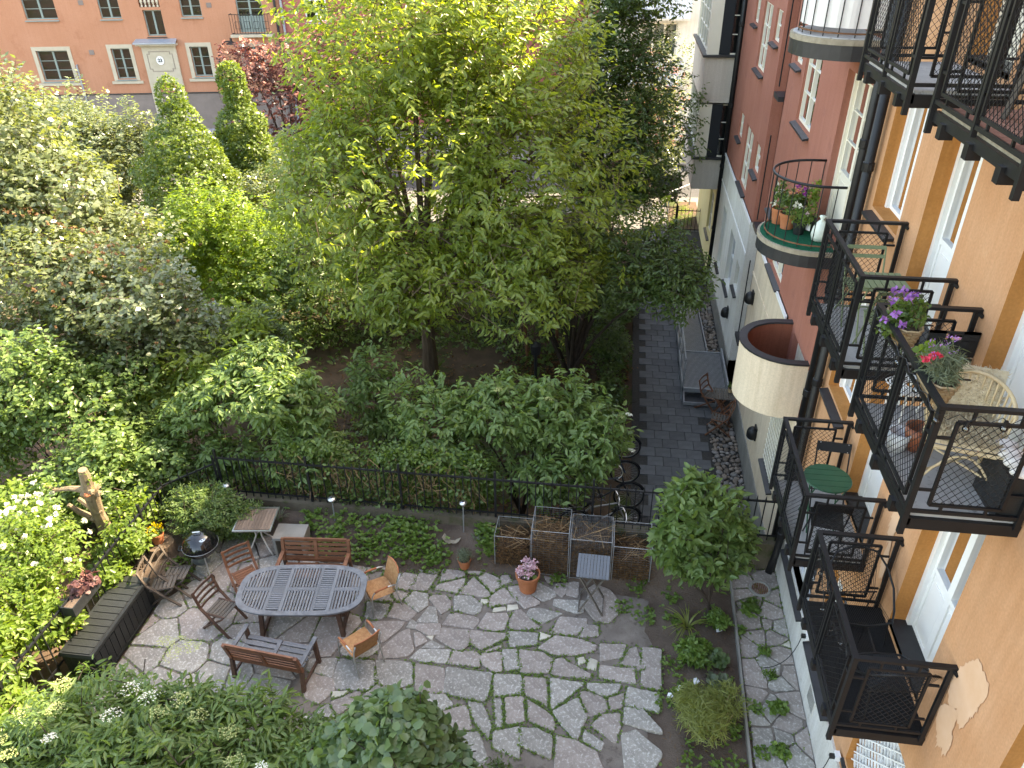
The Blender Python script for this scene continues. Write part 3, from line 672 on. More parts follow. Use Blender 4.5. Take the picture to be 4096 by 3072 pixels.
# ---------------------------------------------------------------- retaining wall and iron fences
rw = MB(); rw.b2(-7.95, 3.12, 10.28, 10.5, -1.0, .62); rw.v = [(v[0], v[1], v[2]) for v in rw.v]
rw.build('retaining_wall', m_mossconc, label='low mossy concrete wall carrying the iron fence behind the planting bed', cat='wall')
pk = MB(); pk.box((0, 0, .44), (.016, .016, .88)); pk.add([(-.014, -.014, .88), (.014, -.014, .88), (.014, .014, .88), (-.014, .014, .88), (0, 0, .99)], [(0, 1, 4), (1, 2, 4), (2, 3, 4), (3, 0, 4)])
pk_me = pk.mesh('picket'); pk_me.materials.append(m_black)
po = MB(); po.box((0, 0, .42), (.04, .04, 1.24)); po_me = po.mesh('post'); po_me.materials.append(m_black)
def fence(label, pts, spacing=.143, post_every=12):
    f = thing('iron_fence', label, 'fence', pts[0]); n = 0
    for a, b in zip(pts[:-1], pts[1:]):
        a, b = Vector(a), Vector(b); d = b-a; l = math.hypot(d.x, d.y); k = int(l/spacing); an = math.atan2(d.y, d.x)
        for zz, h in ((.10, .035), (.86, .03)):
            MB().bar(a+Vector((0, 0, zz)), b+Vector((0, 0, zz)), .012 if zz < .5 else .03, h).build('rail', m_black, f)
        for i in range(k+1):
            p = a+d*(i/k)-Vector(pts[0])
            link('post' if n % post_every == 0 else 'picket', po_me if n % post_every == 0 else pk_me, f, p, (0, 0, an)); n += 1
    return f
fence('long black iron picket fence on the wall behind the compost cages and garden lamps', [(-7.05, 10.36, .62), (3.08, 10.39, .62)])
fence('black iron picket fence overgrown with roses behind the storage box', [(-7.1, 10.33, .5), (-7.88, 9.8, .32), (-7.9, 4.6, .28)])
fence('short stretch of black iron fence half hidden among the bushes below the patio', [(-4.4, 4.62, .3), (-1.2, 4.62, .3)])
# garden gate at the street
gt = thing('garden_gate', 'low black iron gate with crossed bars where the path meets the street', 'gate', (1.0, 29.2, GZ))
for x in (1.0, 2.25): MB().b2(x-.03, x+.03, 29.17, 29.23, GZ, GZ+1.15).build('post', m_black, gt)
MB().bar((1, 29.2, GZ+1.0), (2.25, 29.2, GZ+1.0), .03).build('rail', m_black, gt); MB().bar((1, 29.2, GZ+.15), (2.25, 29.2, GZ+.15), .03).build('rail', m_black, gt)
for k in range(1, 9): x = 1+k*1.25/9; MB().bar((x, 29.2, GZ+.15), (x, 29.2, GZ+1.12), .016).build('picket', m_black, gt)
MB().bar((1, 29.19, GZ+.2), (2.25, 29.19, GZ+.95), .02).build('brace', m_black, gt); MB().bar((1, 29.19, GZ+.95), (2.25, 29.19, GZ+.2), .02).build('brace', m_black, gt)
fence('short black iron fence beside the gate in front of the small lawn', [(2.3, 29.25, GZ), (3.15, 29.25, GZ)], .14, 7)
hr = thing('street_handrail', 'plain grey tubular handrail standing on the small lawn by the street', 'handrail', (2.05, 31.5, GZ))
MB().tube([(2.05, 31.2, GZ), (2.05, 31.2, GZ+.95), (3.0, 32.4, GZ+.98), (3.0, 32.4, GZ)], .028, 6).build('rail_tube', m_steel, hr)
bl_ = thing('bollard', 'short dark bollard at the edge of the street', 'bollard', (2.45, 33.2, GZ)); MB().lathe([(0, 0), (.09, 0), (.09, .75), (.07, .8), (0, .82)], 10, (2.45, 33.2, GZ)).build('bollard_body', m_black, bl_)

# ---------------------------------------------------------------- facade kit
def hexa(mb, mp, u0, u1, v0, v1, d0, d1):
    vs = [mp(u, v, d) for d in (d0, d1) for v in (v0, v1) for u in (u0, u1)]
    return mb.add(vs, [(0, 1, 3, 2), (4, 6, 7, 5), (0, 4, 5, 1), (2, 3, 7, 6), (0, 2, 6, 4), (1, 5, 7, 3)])
def facade(mp, u0, u1, v0, v1, ops, depth, wall_m, reveal_m, parent, name='wall'):
    us = sorted(set([u0, u1]+[q for o in ops for q in o[:2] if u0 < q < u1])); vs = sorted(set([v0, v1]+[q for o in ops for q in o[2:4] if v0 < q < v1]))
    mb = MB()
    for i in range(len(us)-1):
        for j in range(len(vs)-1):
            cu, cv = (us[i]+us[i+1])/2, (vs[j]+vs[j+1])/2
            if any(o[0] < cu < o[1] and o[2] < cv < o[3] for o in ops): continue
            mb.add([mp(us[i], vs[j], 0), mp(us[i+1], vs[j], 0), mp(us[i+1], vs[j+1], 0), mp(us[i], vs[j+1], 0)], [(0, 1, 2, 3)])
    for a, b, c, d in [o[:4] for o in ops]:
        rb = MB()
        for (p, q) in (((a, c), (a, d)), ((b, c), (b, d)), ((a, c), (b, c)), ((a, d), (b, d))):
            rb.add([mp(p[0], p[1], 0), mp(q[0], q[1], 0), mp(q[0], q[1], depth), mp(p[0], p[1], depth)], [(0, 1, 2, 3)])
        rb.build('reveal', reveal_m, parent)
    mb.build(name, wall_m, parent)
def window(mp, u0, u1, v0, v1, d, parent, frame_m, nx=2, ny=3, fw=.055, bw=.022, sill_m=None, sill_out=.09, panel=None, casing=0, name='window', sill_over=.04, curtain=None, back=.45, mull=.05):
    """casement: outer frame, mullions, glazing bars, separate panes; panel = solid lower part height (door)"""
    mb = MB(); t = .05
    if casing:
        for (a, b, c, e) in ((u0, u0+casing, v0, v1), (u1-casing, u1, v0, v1), (u0+casing, u1-casing, v1-casing, v1)): hexa(mb, mp, a, b, c, e, d-.045, d+.03)
        u0 += casing; u1 -= casing; v1 -= casing
    for (a, b, c, e) in ((u0, u0+fw, v0, v1), (u1-fw, u1, v0, v1), (u0+fw, u1-fw, v0, v0+fw), (u0+fw, u1-fw, v1-fw, v1)): hexa(mb, mp, a, b, c, e, d, d+t)
    pv0 = v0+fw
    if panel:
        hexa(mb, mp, u0+fw, u1-fw, v0+fw, v0+panel, d+.015, d+t); pv0 = v0+panel
        hexa(mb, mp, u0+fw, u1-fw, v0+panel-.0, v0+panel+.06, d-.004, d+t); pv0 += .06
        for i in range(nx):
            a = u0+fw+(u1-u0-2*fw)*i/nx+.07; b = u0+fw+(u1-u0-2*fw)*(i+1)/nx-.07
            hexa(mb, mp, a, b, v0+fw+.1, v0+panel-.08, d+.004, d+.016)
    cw = (u1-u0-2*fw)/nx; chh = (v1-fw-pv0)/ny
    for i in range(1, nx): hexa(mb, mp, u0+fw+cw*i-mull, u0+fw+cw*i+mull, v0+fw, v1-fw, d-.006, d+t)
    for j in range(1, ny): hexa(mb, mp, u0+fw, u1-fw, pv0+chh*j-bw/2, pv0+chh*j+bw/2, d+.006, d+t-.005)
    w_ = mb.build(name, frame_m, parent)
    for i in range(nx):
        for j in range(ny):
            g = MB(); a0 = u0+fw+cw*i+(mull if i else 0); a1 = u0+fw+cw*(i+1)-(mull if i < nx-1 else 0); b0 = pv0+chh*j+(bw/2 if j else 0); b1 = pv0+chh*(j+1)-(bw/2 if j < ny-1 else 0)
            g.add([mp(a0, b0, d+.03), mp(a1, b0, d+.03), mp(a1, b1, d+.03), mp(a0, b1, d+.03)], [(0, 1, 2, 3)]).build('pane', m_glass, w_)
    bk = MB(); hexa(bk, mp, u0-.3, u1+.3, v0, v1+.1, d+back, d+back+.02); hexa(bk, mp, u0-.32, u0-.30, v0, v1+.1, d+.06, d+back); hexa(bk, mp, u1+.30, u1+.32, v0, v1+.1, d+.06, d+back); hexa(bk, mp, u0-.3, u1+.3, v0-.03, v0-.02, d+.06, d+back); hexa(bk, mp, u0-.3, u1+.3, v1+.1, v1+.11, d+.06, d+back); hexa(bk, mp, u0-.3, u0-.005, v0, v1+.1, d+.055, d+.058); hexa(bk, mp, u1+.005, u1+.3, v0, v1+.1, d+.055, d+.058); bk.build('room_shade', m_dark, w_)  # near-black box behind the panes paints in the darkness of the room
    if curtain:
        c = MB(); n = 24
        for (ca, cb) in curtain:
            A, B = u0+(u1-u0)*ca, u0+(u1-u0)*cb; vs = []
            for i in range(n+1):
                f = i/n; vs += [mp(A+(B-A)*f, pv0, d+.1+.018*math.sin(f*28)), mp(A+(B-A)*f, v1, d+.1+.018*math.sin(f*28))]
            c.add(vs, [(2*i, 2*i+2, 2*i+3, 2*i+1) for i in range(n)])
        c.build('curtain', m_curtain, w_)
    if sill_m:
        s = MB(); vs = [mp(u, v, dd) for u in (u0-sill_over, u1+sill_over) for (v, dd) in ((v0-.015, d+.02), (v0-.06, -sill_out), (v0-.095, -sill_out), (v0-.06, d+.02))]
        s.add(vs, [(0, 1, 2, 3), (4, 7, 6, 5), (0, 4, 5, 1), (1, 5, 6, 2), (2, 6, 7, 3)]).build('sill', sill_m, w_)
    return w_
XF = 3.2
def mpX(x0): return lambda u, v, d: (x0+d, u, v)
mpR = mpX(XF)
# ---------------------------------------------------------------- orange building beside the patio
ob = thing('apartment_building', 'orange stucco apartment house with black iron balconies above the patio', 'building', (XF, 4, 0))
FL = {'B': 3.33, 'C': 6.0, 'D': 8.68}
ops = []; doors = []; wins = []
for k, f in FL.items():
    for (a, b) in ((7.36, 8.33), (5.21, 6.19)): ops.append((a, b, f+.1, f+2.42)); doors.append((a, b, f+.1, f+2.42, k))
    ops.append((8.93, 9.98, f+.76, f+2.42)); wins.append((8.93, 9.98, f+.76, f+2.42))
    ops.append((2.75, 3.93, f+.55, f+2.42)); wins.append((2.75, 3.93, f+.55, f+2.42))
ops += [(8.5, 9.95, .86, 2.5), (6.75, 7.95, .95, 2.5), (4.95, 6.04, 1.12, 2.7)]
RD = .24
facade(mpR, -6, 10.62, .86, 12.9, ops, RD+.03, m_orange, m_orange_reveal, ob)
MB().b2(XF-.03, XF+.3, -6, 10.3, -1.0, .86).build('plinth', m_greyplinth, ob)
MB().b2(XF+.75, 15, -6, 10.62, -1.0, 12.9).build('wall', m_dark, ob)  # unseen body block added for its shadow; dark colour stands in for unlit rooms
MB().b2(XF+.3, XF+.8, 10.55, 10.62, -1.0, 12.9).build('wall', m_orange, ob)
MB().b2(XF-.45, 15.2, -6.2, 10.8, 12.9, 13.15).build('roof', m_sill, ob)  # unseen roof, its height chosen to place the shadow edge in the garden
for a, b, c, d, k in doors:
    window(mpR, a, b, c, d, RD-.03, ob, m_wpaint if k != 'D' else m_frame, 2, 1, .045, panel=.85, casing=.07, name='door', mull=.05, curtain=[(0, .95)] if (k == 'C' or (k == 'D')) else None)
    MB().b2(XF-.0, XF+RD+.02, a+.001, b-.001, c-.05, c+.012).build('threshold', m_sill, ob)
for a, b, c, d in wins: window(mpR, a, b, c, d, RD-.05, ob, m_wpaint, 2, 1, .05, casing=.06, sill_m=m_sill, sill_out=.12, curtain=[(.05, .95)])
for (a, b, c, d) in ((8.5, 9.95, .86, 2.5), (6.75, 7.95, .95, 2.5)): window(mpR, a, b, c, d, .1, ob, m_wpaint, 2, 2, .05, sill_m=m_sill, sill_out=.12)
gw = window(mpR, 4.95, 6.04, 1.12, 2.7, .16, ob, m_wpaint, 2, 2, .05, sill_m=m_sill, sill_out=.04)
g = MB()
for k in range(-14, 15):
    for sg in (1, -1):
        y0, z0 = 4.97, 1.14+k*.13*1.15
        a, b = (4.99, 6.01); za, zb = z0, z0+sg*(b-a)*1.15
        pts = []
        for t in np.linspace(0, 1, 41):
            yy, zz = a+(b-a)*t, za+(zb-za)*t
            if 1.14 < zz < 2.68: pts.append((XF+.06+.012*(sg > 0), yy, zz))
        if len(pts) > 1: g.bar(pts[0], pts[-1], .014, .02, (1, 0, 0))
g.build('lattice_grille', m_wpaint, gw, kind='stuff')
# stucco repair patches, thin skim coats with ragged edges
def patch(cy_, cz_, ry, rz, seed):
    x = XF-.003-.0012*seed; r = random.Random(seed); n = 60; vs = [(x, cy_, cz_)]; ph = [r.uniform(0, 6.28) for _ in range(6)]
    for i in range(n):
        a = 2*math.pi*i/n; k = .8+sum(.22/(j+1)*math.sin((j+1)*a+ph[j]) for j in range(6))+r.uniform(-.05, .05)*(1+2*(math.sin(a) < -.5)); vs.append((x, cy_+ry*k*math.cos(a), cz_+rz*k*math.sin(a)))
    MB().add(vs, [(0, 1+i, 1+(i+1) % n) for i in range(n)]).build('repair_patch', m_patch, ob)
patch(4.55, 4.35, .28, .42, 3); patch(4.62, 3.75, .18, .35, 4); patch(6.75, 4.55, .16, .5, 5); patch(6.7, 3.8, .1, .3, 6); patch(6.75, 6.4, .12, .2, 10)
# double black downpipes at the junction
def downpipe(parent, pts, r=.055, brackets=()):
    p = MB().tube(pts, r, 10).build('downpipe', m_black, parent, smooth=True)
    for z in brackets: MB().lathe([(r*1.0, -.06), (r*1.22, -.05), (r*1.22, .05), (r*1.0, .06)], 10, (pts[0][0], pts[0][1], z)).build('collar', m_black, p)
    return p
downpipe(ob, [(3.1, 10.18, 12.8), (3.1, 10.18, .9), (3.07, 10.13, .55), (2.98, 10.0, .22)], .062, (9.4, 7.2, 5.6, 4.0, 2.2, .95))
downpipe(ob, [(3.1, 10.52, 12.8), (3.1, 10.52, .62)], .062, (9.6, 7.4, 5.2, 3.6, 1.6))
# iron balconies -----------------------------------------------------
BX = 2.35
def lattice(mb, mp, a0, a1, b0, b1, cell, r=.0019):
    """diamond wire mesh in the rectangle a0..a1, b0..b1 of a plane mp(a, b)"""
    for sg in (1, -1):
        k = -int((b1-b0)/cell)-2
        while k*cell < (a1-a0)+(b1-b0)+cell:
            # line a - sg*b*0.85 = const
            c = (a0+k*cell) if sg > 0 else (a0+k*cell)
            pts = []
            s_ = .9*sg
            for (a, b) in ((c, b0) if sg > 0 else (c, b0),):
                pass
            tlo, thi = 0, b1-b0
            f = lambda t: c+s_*t
            if sg > 0:
                lo = max(tlo, (a0-c)/s_); hi = min(thi, (a1-c)/s_)
            else:
                lo = max(tlo, (a1-c)/s_); hi = min(thi, (a0-c)/s_)
            if hi-lo > .01: mb.bar(mp(f(lo), b0+lo), mp(f(hi), b0+hi), r*2)
            k += 1
def iron_balcony(y0, y1, floor, zr, slab_m, label):
    sl = MB().b2(BX+.05, XF, y0+.04, y1-.04, floor-.11, floor).build('balcony', slab_m, ob); tagp(sl, label=label)
    bm = MB(); foot = zr-1.06
    bm.b2(BX+.03, XF, y0, y0+.035, floor-.135, floor-.03); bm.b2(BX+.03, XF, y1-.035, y1, floor-.135, floor-.03); bm.b2(BX+.01, BX+.05, y0, y1, floor-.10, floor-.02)
    bm.build('beam', m_black, sl)
    for k in range(3):
        yy = y0+(y1-y0)*(k+.5)/3; MB().b2(BX-.02, BX+.08, yy-.04, yy+.04, floor-.17, floor-.06).build('bracket', m_black, sl)
    for yy in (y0, y1): MB().b2(BX-.022, BX+.022, yy-.022, yy+.022, foot-.12, zr-.02).build('post', m_black, sl)
    for yy in (y0, y1): MB().b2(XF-.06, XF-.02, yy-.018, yy+.018, foot, zr-.02).build('post', m_black, sl)
    MB().bar((BX, y0-.025, zr), (BX, y1+.025, zr), .05, .03).build('handrail', m_black, sl)
    for yy in (y0, y1):
        hb = MB(); hb.bar((BX+.026, yy, zr), (XF+.02, yy, zr), .05, .03); hb.bar((XF-.03, yy, zr-.02), (XF+.0, yy-.06*(1 if yy == y0 else 1), zr-.04), .03); hb.build('handrail', m_black, sl)
    # bottom rail
    br = MB(); br.bar((BX, y0+.022, floor+.05), (BX, y1-.022, floor+.05), .022, .03)
    for yy in (y0, y1): br.bar((BX+.022, yy, floor+.05), (XF-.06, yy, floor+.05), .022, .03)
    br.build('bottom_rail', m_black, sl)
    zb, zt = floor+.12, zr-.12; ym = (y0+y1)/2
    def frame(mp, a0, a1, nm='mesh_panel', stubs=True):
        fb = MB(); q = .024
        c = [(a0, zb), (a1, zb), (a1, zt), (a0, zt)]
        for i in range(4):
            p1, p2 = c[i], c[(i+1) % 4]; fb.bar(mp(*p1), mp(*p2), q)
        for a in (a0+.18*(a1-a0), a0+.8*(a1-a0)): fb.bar(mp(a, zt), mp(a, zr-.01), .02); fb.bar(mp(a, zb), mp(a, floor+.05), .02)
        for z in (zb+.14, zt-.14): fb.bar(mp(a0, z), mp(a0-.11, z), .02); fb.bar(mp(a1, z), mp(a1+.11, z), .02)
        pn = fb.build(nm, m_black, sl)
        lw = MB(); lattice(lw, mp, a0, a1, zb, zt, .064); tagp(lw.build('wire_mesh', m_black, sl), kind='stuff')
    fr = lambda a, z: (BX, a, z)
    frame(fr, y0+.11, ym-.06); frame(fr, ym+.06, y1-.11); MB().b2(BX-.018, BX+.018, ym-.018, ym+.018, floor-.02, zr-.02).build('post', m_black, sl)
    for yy in (y0, y1):
        frame(lambda a, z, yy=yy: (a, yy, z), BX+.14, XF-.19)
    return sl
BAL = {}
m_brickfloor = m_brick
for nm, y0, y1, lv, zr, mt, lab in (('B1', 4.85, 6.47, 'B', 4.33, m_rubber, 'iron balcony with black mat and string chairs'), ('B2', 7.11, 8.66, 'B', 4.31, m_slab, 'iron balcony with the round green table'),
        ('C1', 4.85, 6.49, 'C', 7.0, m_slab, 'iron balcony with cane chair and flower baskets'), ('C2', 7.11, 8.66, 'C', 7.0, m_slab, 'iron balcony with olive folding chairs'),
        ('D1', 4.85, 6.49, 'D', 9.67, m_rough, 'upper iron balcony with brick tiled floor'), ('D2', 7.11, 8.66, 'D', 9.67, m_slab, 'upper iron balcony with bare grey floor')):
    BAL[nm] = iron_balcony(y0, y1, FL[lv], zr, mt, lab)
# tiled floor of the upper near balcony
tb = MB().box((0, 0, 0), (.10, .205, .02)); tme = tb.mesh('floor_tile'); tme.materials.append(m_brick)
for i in range(7):
    for j in range(7):
        link('floor_tile', tme, BAL['D1'], (2.47+i*.108-ob.location.x, 4.97+j*.215+(.1 if i % 2 else 0)-ob.location.y, FL['D']+.012-ob.location.z))

# ---------------------------------------------------------------- red house
rb_ = thing('apartment_building', 'brick red stucco house with pale ground floor and rounded balconies', 'building', (XF, 16, GZ))
ops = []; W3 = []
for dz in (-2.88, 0, 2.88):
    ops.append((14.12, 15.4, 6.62+dz, 8.1+dz)); W3.append((14.12, 15.4, 6.62+dz, 8.1+dz, 2, 3))
    ops.append((15.72, 16.42, 7.47+dz, 8.12+dz)); W3.append((15.72, 16.42, 7.47+dz, 8.12+dz, 1, 2))
    if dz > -2: ops.append((11.0, 12.42, 5.66+dz, 8.0+dz))
opsA = [o for o in ops]
facade(mpR, 10.62, 16.85, 3.66, 12.9, opsA, .2, m_red, m_red, rb_)
opsL = [(11.0, 12.42, 2.78, 5.1)]
# lower red part beside the drum balcony
facade(mpR, 10.62, 13.0, 2.72, 3.66, [(11.0, 12.42, 2.78, 3.66)], .2, m_red, m_red, rb_)
mpB = mpX(XF-.035)
gop = [(11.55, 12.55, .8, 2.3), (15.2, 15.95, 1.25, 1.95)]
facade(mpB, 13.0, 16.85, -.1, 3.66, [gop[1]], .14, m_cream, m_cream, rb_)
facade(mpB, 10.62, 13.0, -.1, 2.72, [gop[0]], .14, m_cream, m_cream, rb_)
MB().b2(XF-.06, XF-.03, 13.0, 16.85, 3.60, 3.68).build('string_course', m_wpaint, rb_); MB().b2(XF-.05, XF-.03, 13.0, 16.85, 2.86, 2.92).build('string_course', m_cream, rb_)
MB().b2(XF-.06, XF+.2, 10.62, 16.85, -1.0, -.1).build('plinth', m_conc, rb_)
MB().b2(XF-.035, XF+.9, 16.81, 16.85, -1.0, 3.66).build('wall', m_cream, rb_); MB().b2(XF, XF+.9, 16.80, 16.85, 3.66, 12.9).build('wall', m_red, rb_)
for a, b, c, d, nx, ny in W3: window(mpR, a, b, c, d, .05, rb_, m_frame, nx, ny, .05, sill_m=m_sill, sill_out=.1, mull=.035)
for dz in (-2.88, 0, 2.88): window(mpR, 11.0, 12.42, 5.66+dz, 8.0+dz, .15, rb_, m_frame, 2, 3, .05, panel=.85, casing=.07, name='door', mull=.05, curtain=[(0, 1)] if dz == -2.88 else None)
gwin = window(mpB, 11.55, 12.55, .8, 2.3, .1, rb_, m_frame, 2, 3, .05, sill_m=m_sill, sill_out=.1)
gb = MB()
for k in range(10): gb.bar((XF-.05, 11.55+k*.111, .8), (XF-.05, 11.55+k*.111, 2.3), .018)
for k in range(12): gb.bar((XF-.06, 11.5, .85+k*.125), (XF-.06, 12.6, .85+k*.125), .014)
gb.build('window_grille', m_frame, gwin, kind='stuff')
window(mpB, 15.2, 15.95, 1.25, 1.95, .1, rb_, m_frame, 1, 2, .04, sill_m=m_sill, sill_out=.06)
# recess and far wing
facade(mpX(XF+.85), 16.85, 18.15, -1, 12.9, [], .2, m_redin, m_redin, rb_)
facade(lambda u, v, d: (u, 18.15, v), XF, XF+.85, 3.6, 12.9, [], .2, m_red, m_red, rb_, 'wall'); facade(lambda u, v, d: (u, 18.15, v), XF-.035, XF+.85, -1, 3.6, [], .2, m_white, m_white, rb_, 'wall')
for z in (1.0, 3.9, 6.8): MB().bar((XF-.02, 17.5, z), (XF-.02, 17.5, z+1.9), .025).build('balcony_rail', m_black, rb_); MB().b2(XF-.05, XF+.3, 17.2, 17.8, z-.25, z-.15).build('ledge', m_sill, rb_)
ops = []; W3 = []
for dz in (-2.88, 0, 2.88):
    for (a, b, c, d, nx, ny) in ((19.85, 21.15, 6.62, 8.1, 2, 3), (18.5, 19.3, 7.47, 8.12, 1, 2), (21.85, 22.6, 7.47, 8.12, 1, 2)): ops.append((a, b, c+dz, d+dz)); W3.append((a, b, c+dz, d+dz, nx, ny))
facade(mpR, 18.15, 24.5, 3.6, 12.9, [o for o in ops if o[2] > 3.6], .2, m_red, m_red, rb_)
gop = [(19.9, 21.0, .9, 2.4), (18.6, 19.3, 1.5, 2.2), (22.2, 23.0, .6, 2.4)]
facade(mpB, 18.15, 24.5, -.2, 3.6, gop, .14, m_white, m_white, rb_)
MB().b2(XF-.06, XF-.03, 18.15, 24.5, 3.54, 3.62).build('string_course', m_wpaint, rb_); MB().b2(XF-.05, XF-.03, 18.15, 24.5, 2.76, 2.82).build('string_course', m_wpaint, rb_)
MB().b2(XF-.06, XF+.2, 18.15, 24.5, -1.0, -.2).build('plinth', m_conc, rb_)
for a, b, c, d, nx, ny in W3:
    if c > 3.6: window(mpR, a, b, c, d, .05, rb_, m_frame, nx, ny, .05, sill_m=m_sill, sill_out=.1, mull=.035)
for a, b, c, d in gop: window(mpB, a, b, c, d, .1, rb_, m_wpaint, 2 if b-a > .8 else 1, 2, .05, sill_m=m_sill, sill_out=.08)
MB().b2(XF+.9, 15, 10.62, 24.5, -1.0, 12.9).build('wall', m_redin, rb_); MB().b2(XF-.4, 15.2, 10.85, 24.6, 12.9, 13.15).build('roof', m_sill, rb_)  # roof out of view here too, height chosen for where the shadow falls
downpipe(rb_, [(XF-.07, 24.35, 12.8), (XF-.07, 24.35, -.7)], .075, (10, 7.2, 5.0, 3.2, 1.2))
# rounded balconies
YC, RB = 11.9, .76
def ushape(r, depth, n=18):
    s = depth-r; pts = [(XF, YC-r)]+[(XF-s-r*math.sin(a), YC-r*math.cos(a)) for a in [math.pi*i/n for i in range(n+1)]]+[(XF, YC+r)]
    return pts
def uwall(mb, r0, d0, r1, d1, z0, z1):
    a, b = ushape(r0, d0), ushape(r1, d1); n = len(a); vs = []
    for p, q in zip(a, b): vs += [(p[0], p[1], z0), (p[0], p[1], z1), (q[0], q[1], z1), (q[0], q[1], z0)]
    fs = []
    for i in range(n-1):
        for k in range(4): fs.append((4*i+k, 4*i+(k+1) % 4, 4*(i+1)+(k+1) % 4, 4*(i+1)+k))
    return mb.add(vs, fs)
for z in (5.66, 8.54):
    up = z > 6
    sl = MB().prism(ushape(.80, 1.0), z-.07, z).build('rounded_balcony', m_rough, rb_)
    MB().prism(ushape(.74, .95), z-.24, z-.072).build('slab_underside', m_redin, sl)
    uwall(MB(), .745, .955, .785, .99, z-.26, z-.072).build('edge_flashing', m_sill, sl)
    if not up: MB().prism(ushape(.76, .96), z, z+.012).build('felt_floor', m_astro, sl)
    else: MB().prism(ushape(.76, .96), z, z+.012).build('floor', m_slab, sl)
    zr = z+.95; pl = ushape(.70, .90, 22)
    MB().tube([(p[0], p[1], zr) for p in pl], .02, 6).build('handrail', m_black, sl, smooth=True); MB().tube([(p[0], p[1], z+.06) for p in pl], .012, 5).build('bottom_rail', m_twig2, sl)
    acc = 0; last = pl[0]; nxt = .12
    for p in pl[1:]:
        l = math.hypot(p[0]-last[0], p[1]-last[1])
        while acc+l > nxt:
            f = (nxt-acc)/l; x, y = last[0]+(p[0]-last[0])*f, last[1]+(p[1]-last[1])*f
            MB().tube([(x, y, z+.0), (x, y, zr)], .008, 5, False).build('baluster', m_black, sl); nxt += .205
        acc += l; last = p
    if up:
        fb = MB(); q = ushape(.68, .88, 40); vs = []
        for i, p in enumerate(q):
            k = 1+.012*math.sin(i*1.7); vs += [(XF+(p[0]-XF)*k, YC+(p[1]-YC)*k, z+.12), (XF+(p[0]-XF)*k, YC+(p[1]-YC)*k, zr-.03)]
        fb.add(vs, [(2*i, 2*i+2, 2*i+3, 2*i+1) for i in range(len(q)-1)]); tagp(fb.build('fabric_screen', m_cloth, sl), label='white fabric screen tied inside the railing')
z = 2.78
dr = MB(); uwall(dr, .70, .90, .79, .985, z-.08, z+.95); dm = dr.build('drum_balcony', m_cream, rb_, smooth=False)
dm.data.shade_smooth(); dm.data.set_sharp_from_angle(angle=.6)
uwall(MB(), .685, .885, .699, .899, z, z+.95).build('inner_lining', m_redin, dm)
uwall(MB(), .67, .87, .81, 1.005, z+.951, z+.985).build('coping', m_sill, dm); MB().prism(ushape(.69, .89), z-.08, z).build('floor', m_slab, dm)
# wall lamps
wl = MB(); wl.lathe([(0, 0), (.10, .0), (.115, .04), (.115, .16), (.09, .24), (.04, .28), (0, .29)], 14)
for (y, zz, lab) in ((13.6, .66, 'black domed wall lamp on the pale wall below the drum balcony'), (19.4, .6, 'black domed wall lamp on the white wall above the ramp'), (16.3, 2.5, 'small black domed lamp on the cream wall near the recess')):
    L_ = thing('wall_lamp', lab, 'wall lamp', (XF-.04, y, zz), 0, 'domed lamps on the house wall')
    MB().lathe([(0, 0), (.09, 0), (.12, .05), (.12, .15), (.1, .22), (.05, .27), (0, .28)], 14, (-.07, 0, -.14)).build('hood', m_black, L_, world=False, smooth=True)
    MB().lathe([(0, 0), (.06, .0), (.09, .03), (.09, .06)], 12, (-.075, 0, -.17)).build('lens', m_plasticw, L_, world=False)
    MB().box((-.015, 0, 0), (.03, .2, .3)).build('back_plate', m_black, L_, world=False)

# ---------------------------------------------------------------- bay window house
bb = thing('apartment_building', 'beige house with stacked bay windows beyond the red house', 'building', (XF, 27, GZ))
facade(mpR, 24.5, 31, -1, 2.37, [(26.0, 27.2, .2, 1.7)], .15, m_yellow, m_yellow, bb); window(mpR, 26, 27.2, .2, 1.7, .08, bb, m_frame, 2, 3, .05, sill_m=m_sill)
facade(mpR, 29.0, 31, 2.37, 12.9, [], .1, m_beige, m_beige, bb); MB().b2(XF+.3, 15, 24.5, 31, -1, 12.9).build('wall', m_beige, bb); MB().b2(XF-.3, 15.2, 24.65, 31.2, 12.9, 13.15).build('roof', m_sill, bb)
for i, z in enumerate((2.37, 5.33, 8.29)):
    zt = z+.97 if i == 0 else z+.97
    z0 = z if i == 0 else z-.36
    bay = MB().b2(2.26, XF, 24.6, 29.0, z0, z+.95).build('bay_window', m_beige, bb)
    MB().b2(2.17, XF+.02, 24.5, 29.1, z+.955, z+1.02).build('sill', m_sill, bay)
    MB().b2(2.28, 2.62, 24.62, 24.95, z+1.02, z+2.6).build('corner_post', m_frame, bay); MB().b2(2.28, 2.62, 28.65, 28.98, z+1.02, z+2.6).build('corner_post', m_frame, bay)
    mpN = lambda u, v, d: (u, 24.66+d, v); w_ = window(mpN, 2.622, 3.24, z+1.02, z+2.6, 0, bb, m_frame, 1, 3, .04, curtain=[(.1, .4)] if i else None)
    mpW = lambda u, v, d: (2.32+d, u, v); window(mpW, 24.952, 28.648, z+1.02, z+2.6, 0, bb, m_frame, 4, 3, .05, mull=.04, back=.6)
    MB().b2(2.26, XF, 24.6, 29.0, z+2.602, z+2.64).build('bay_head', m_beige, bb)

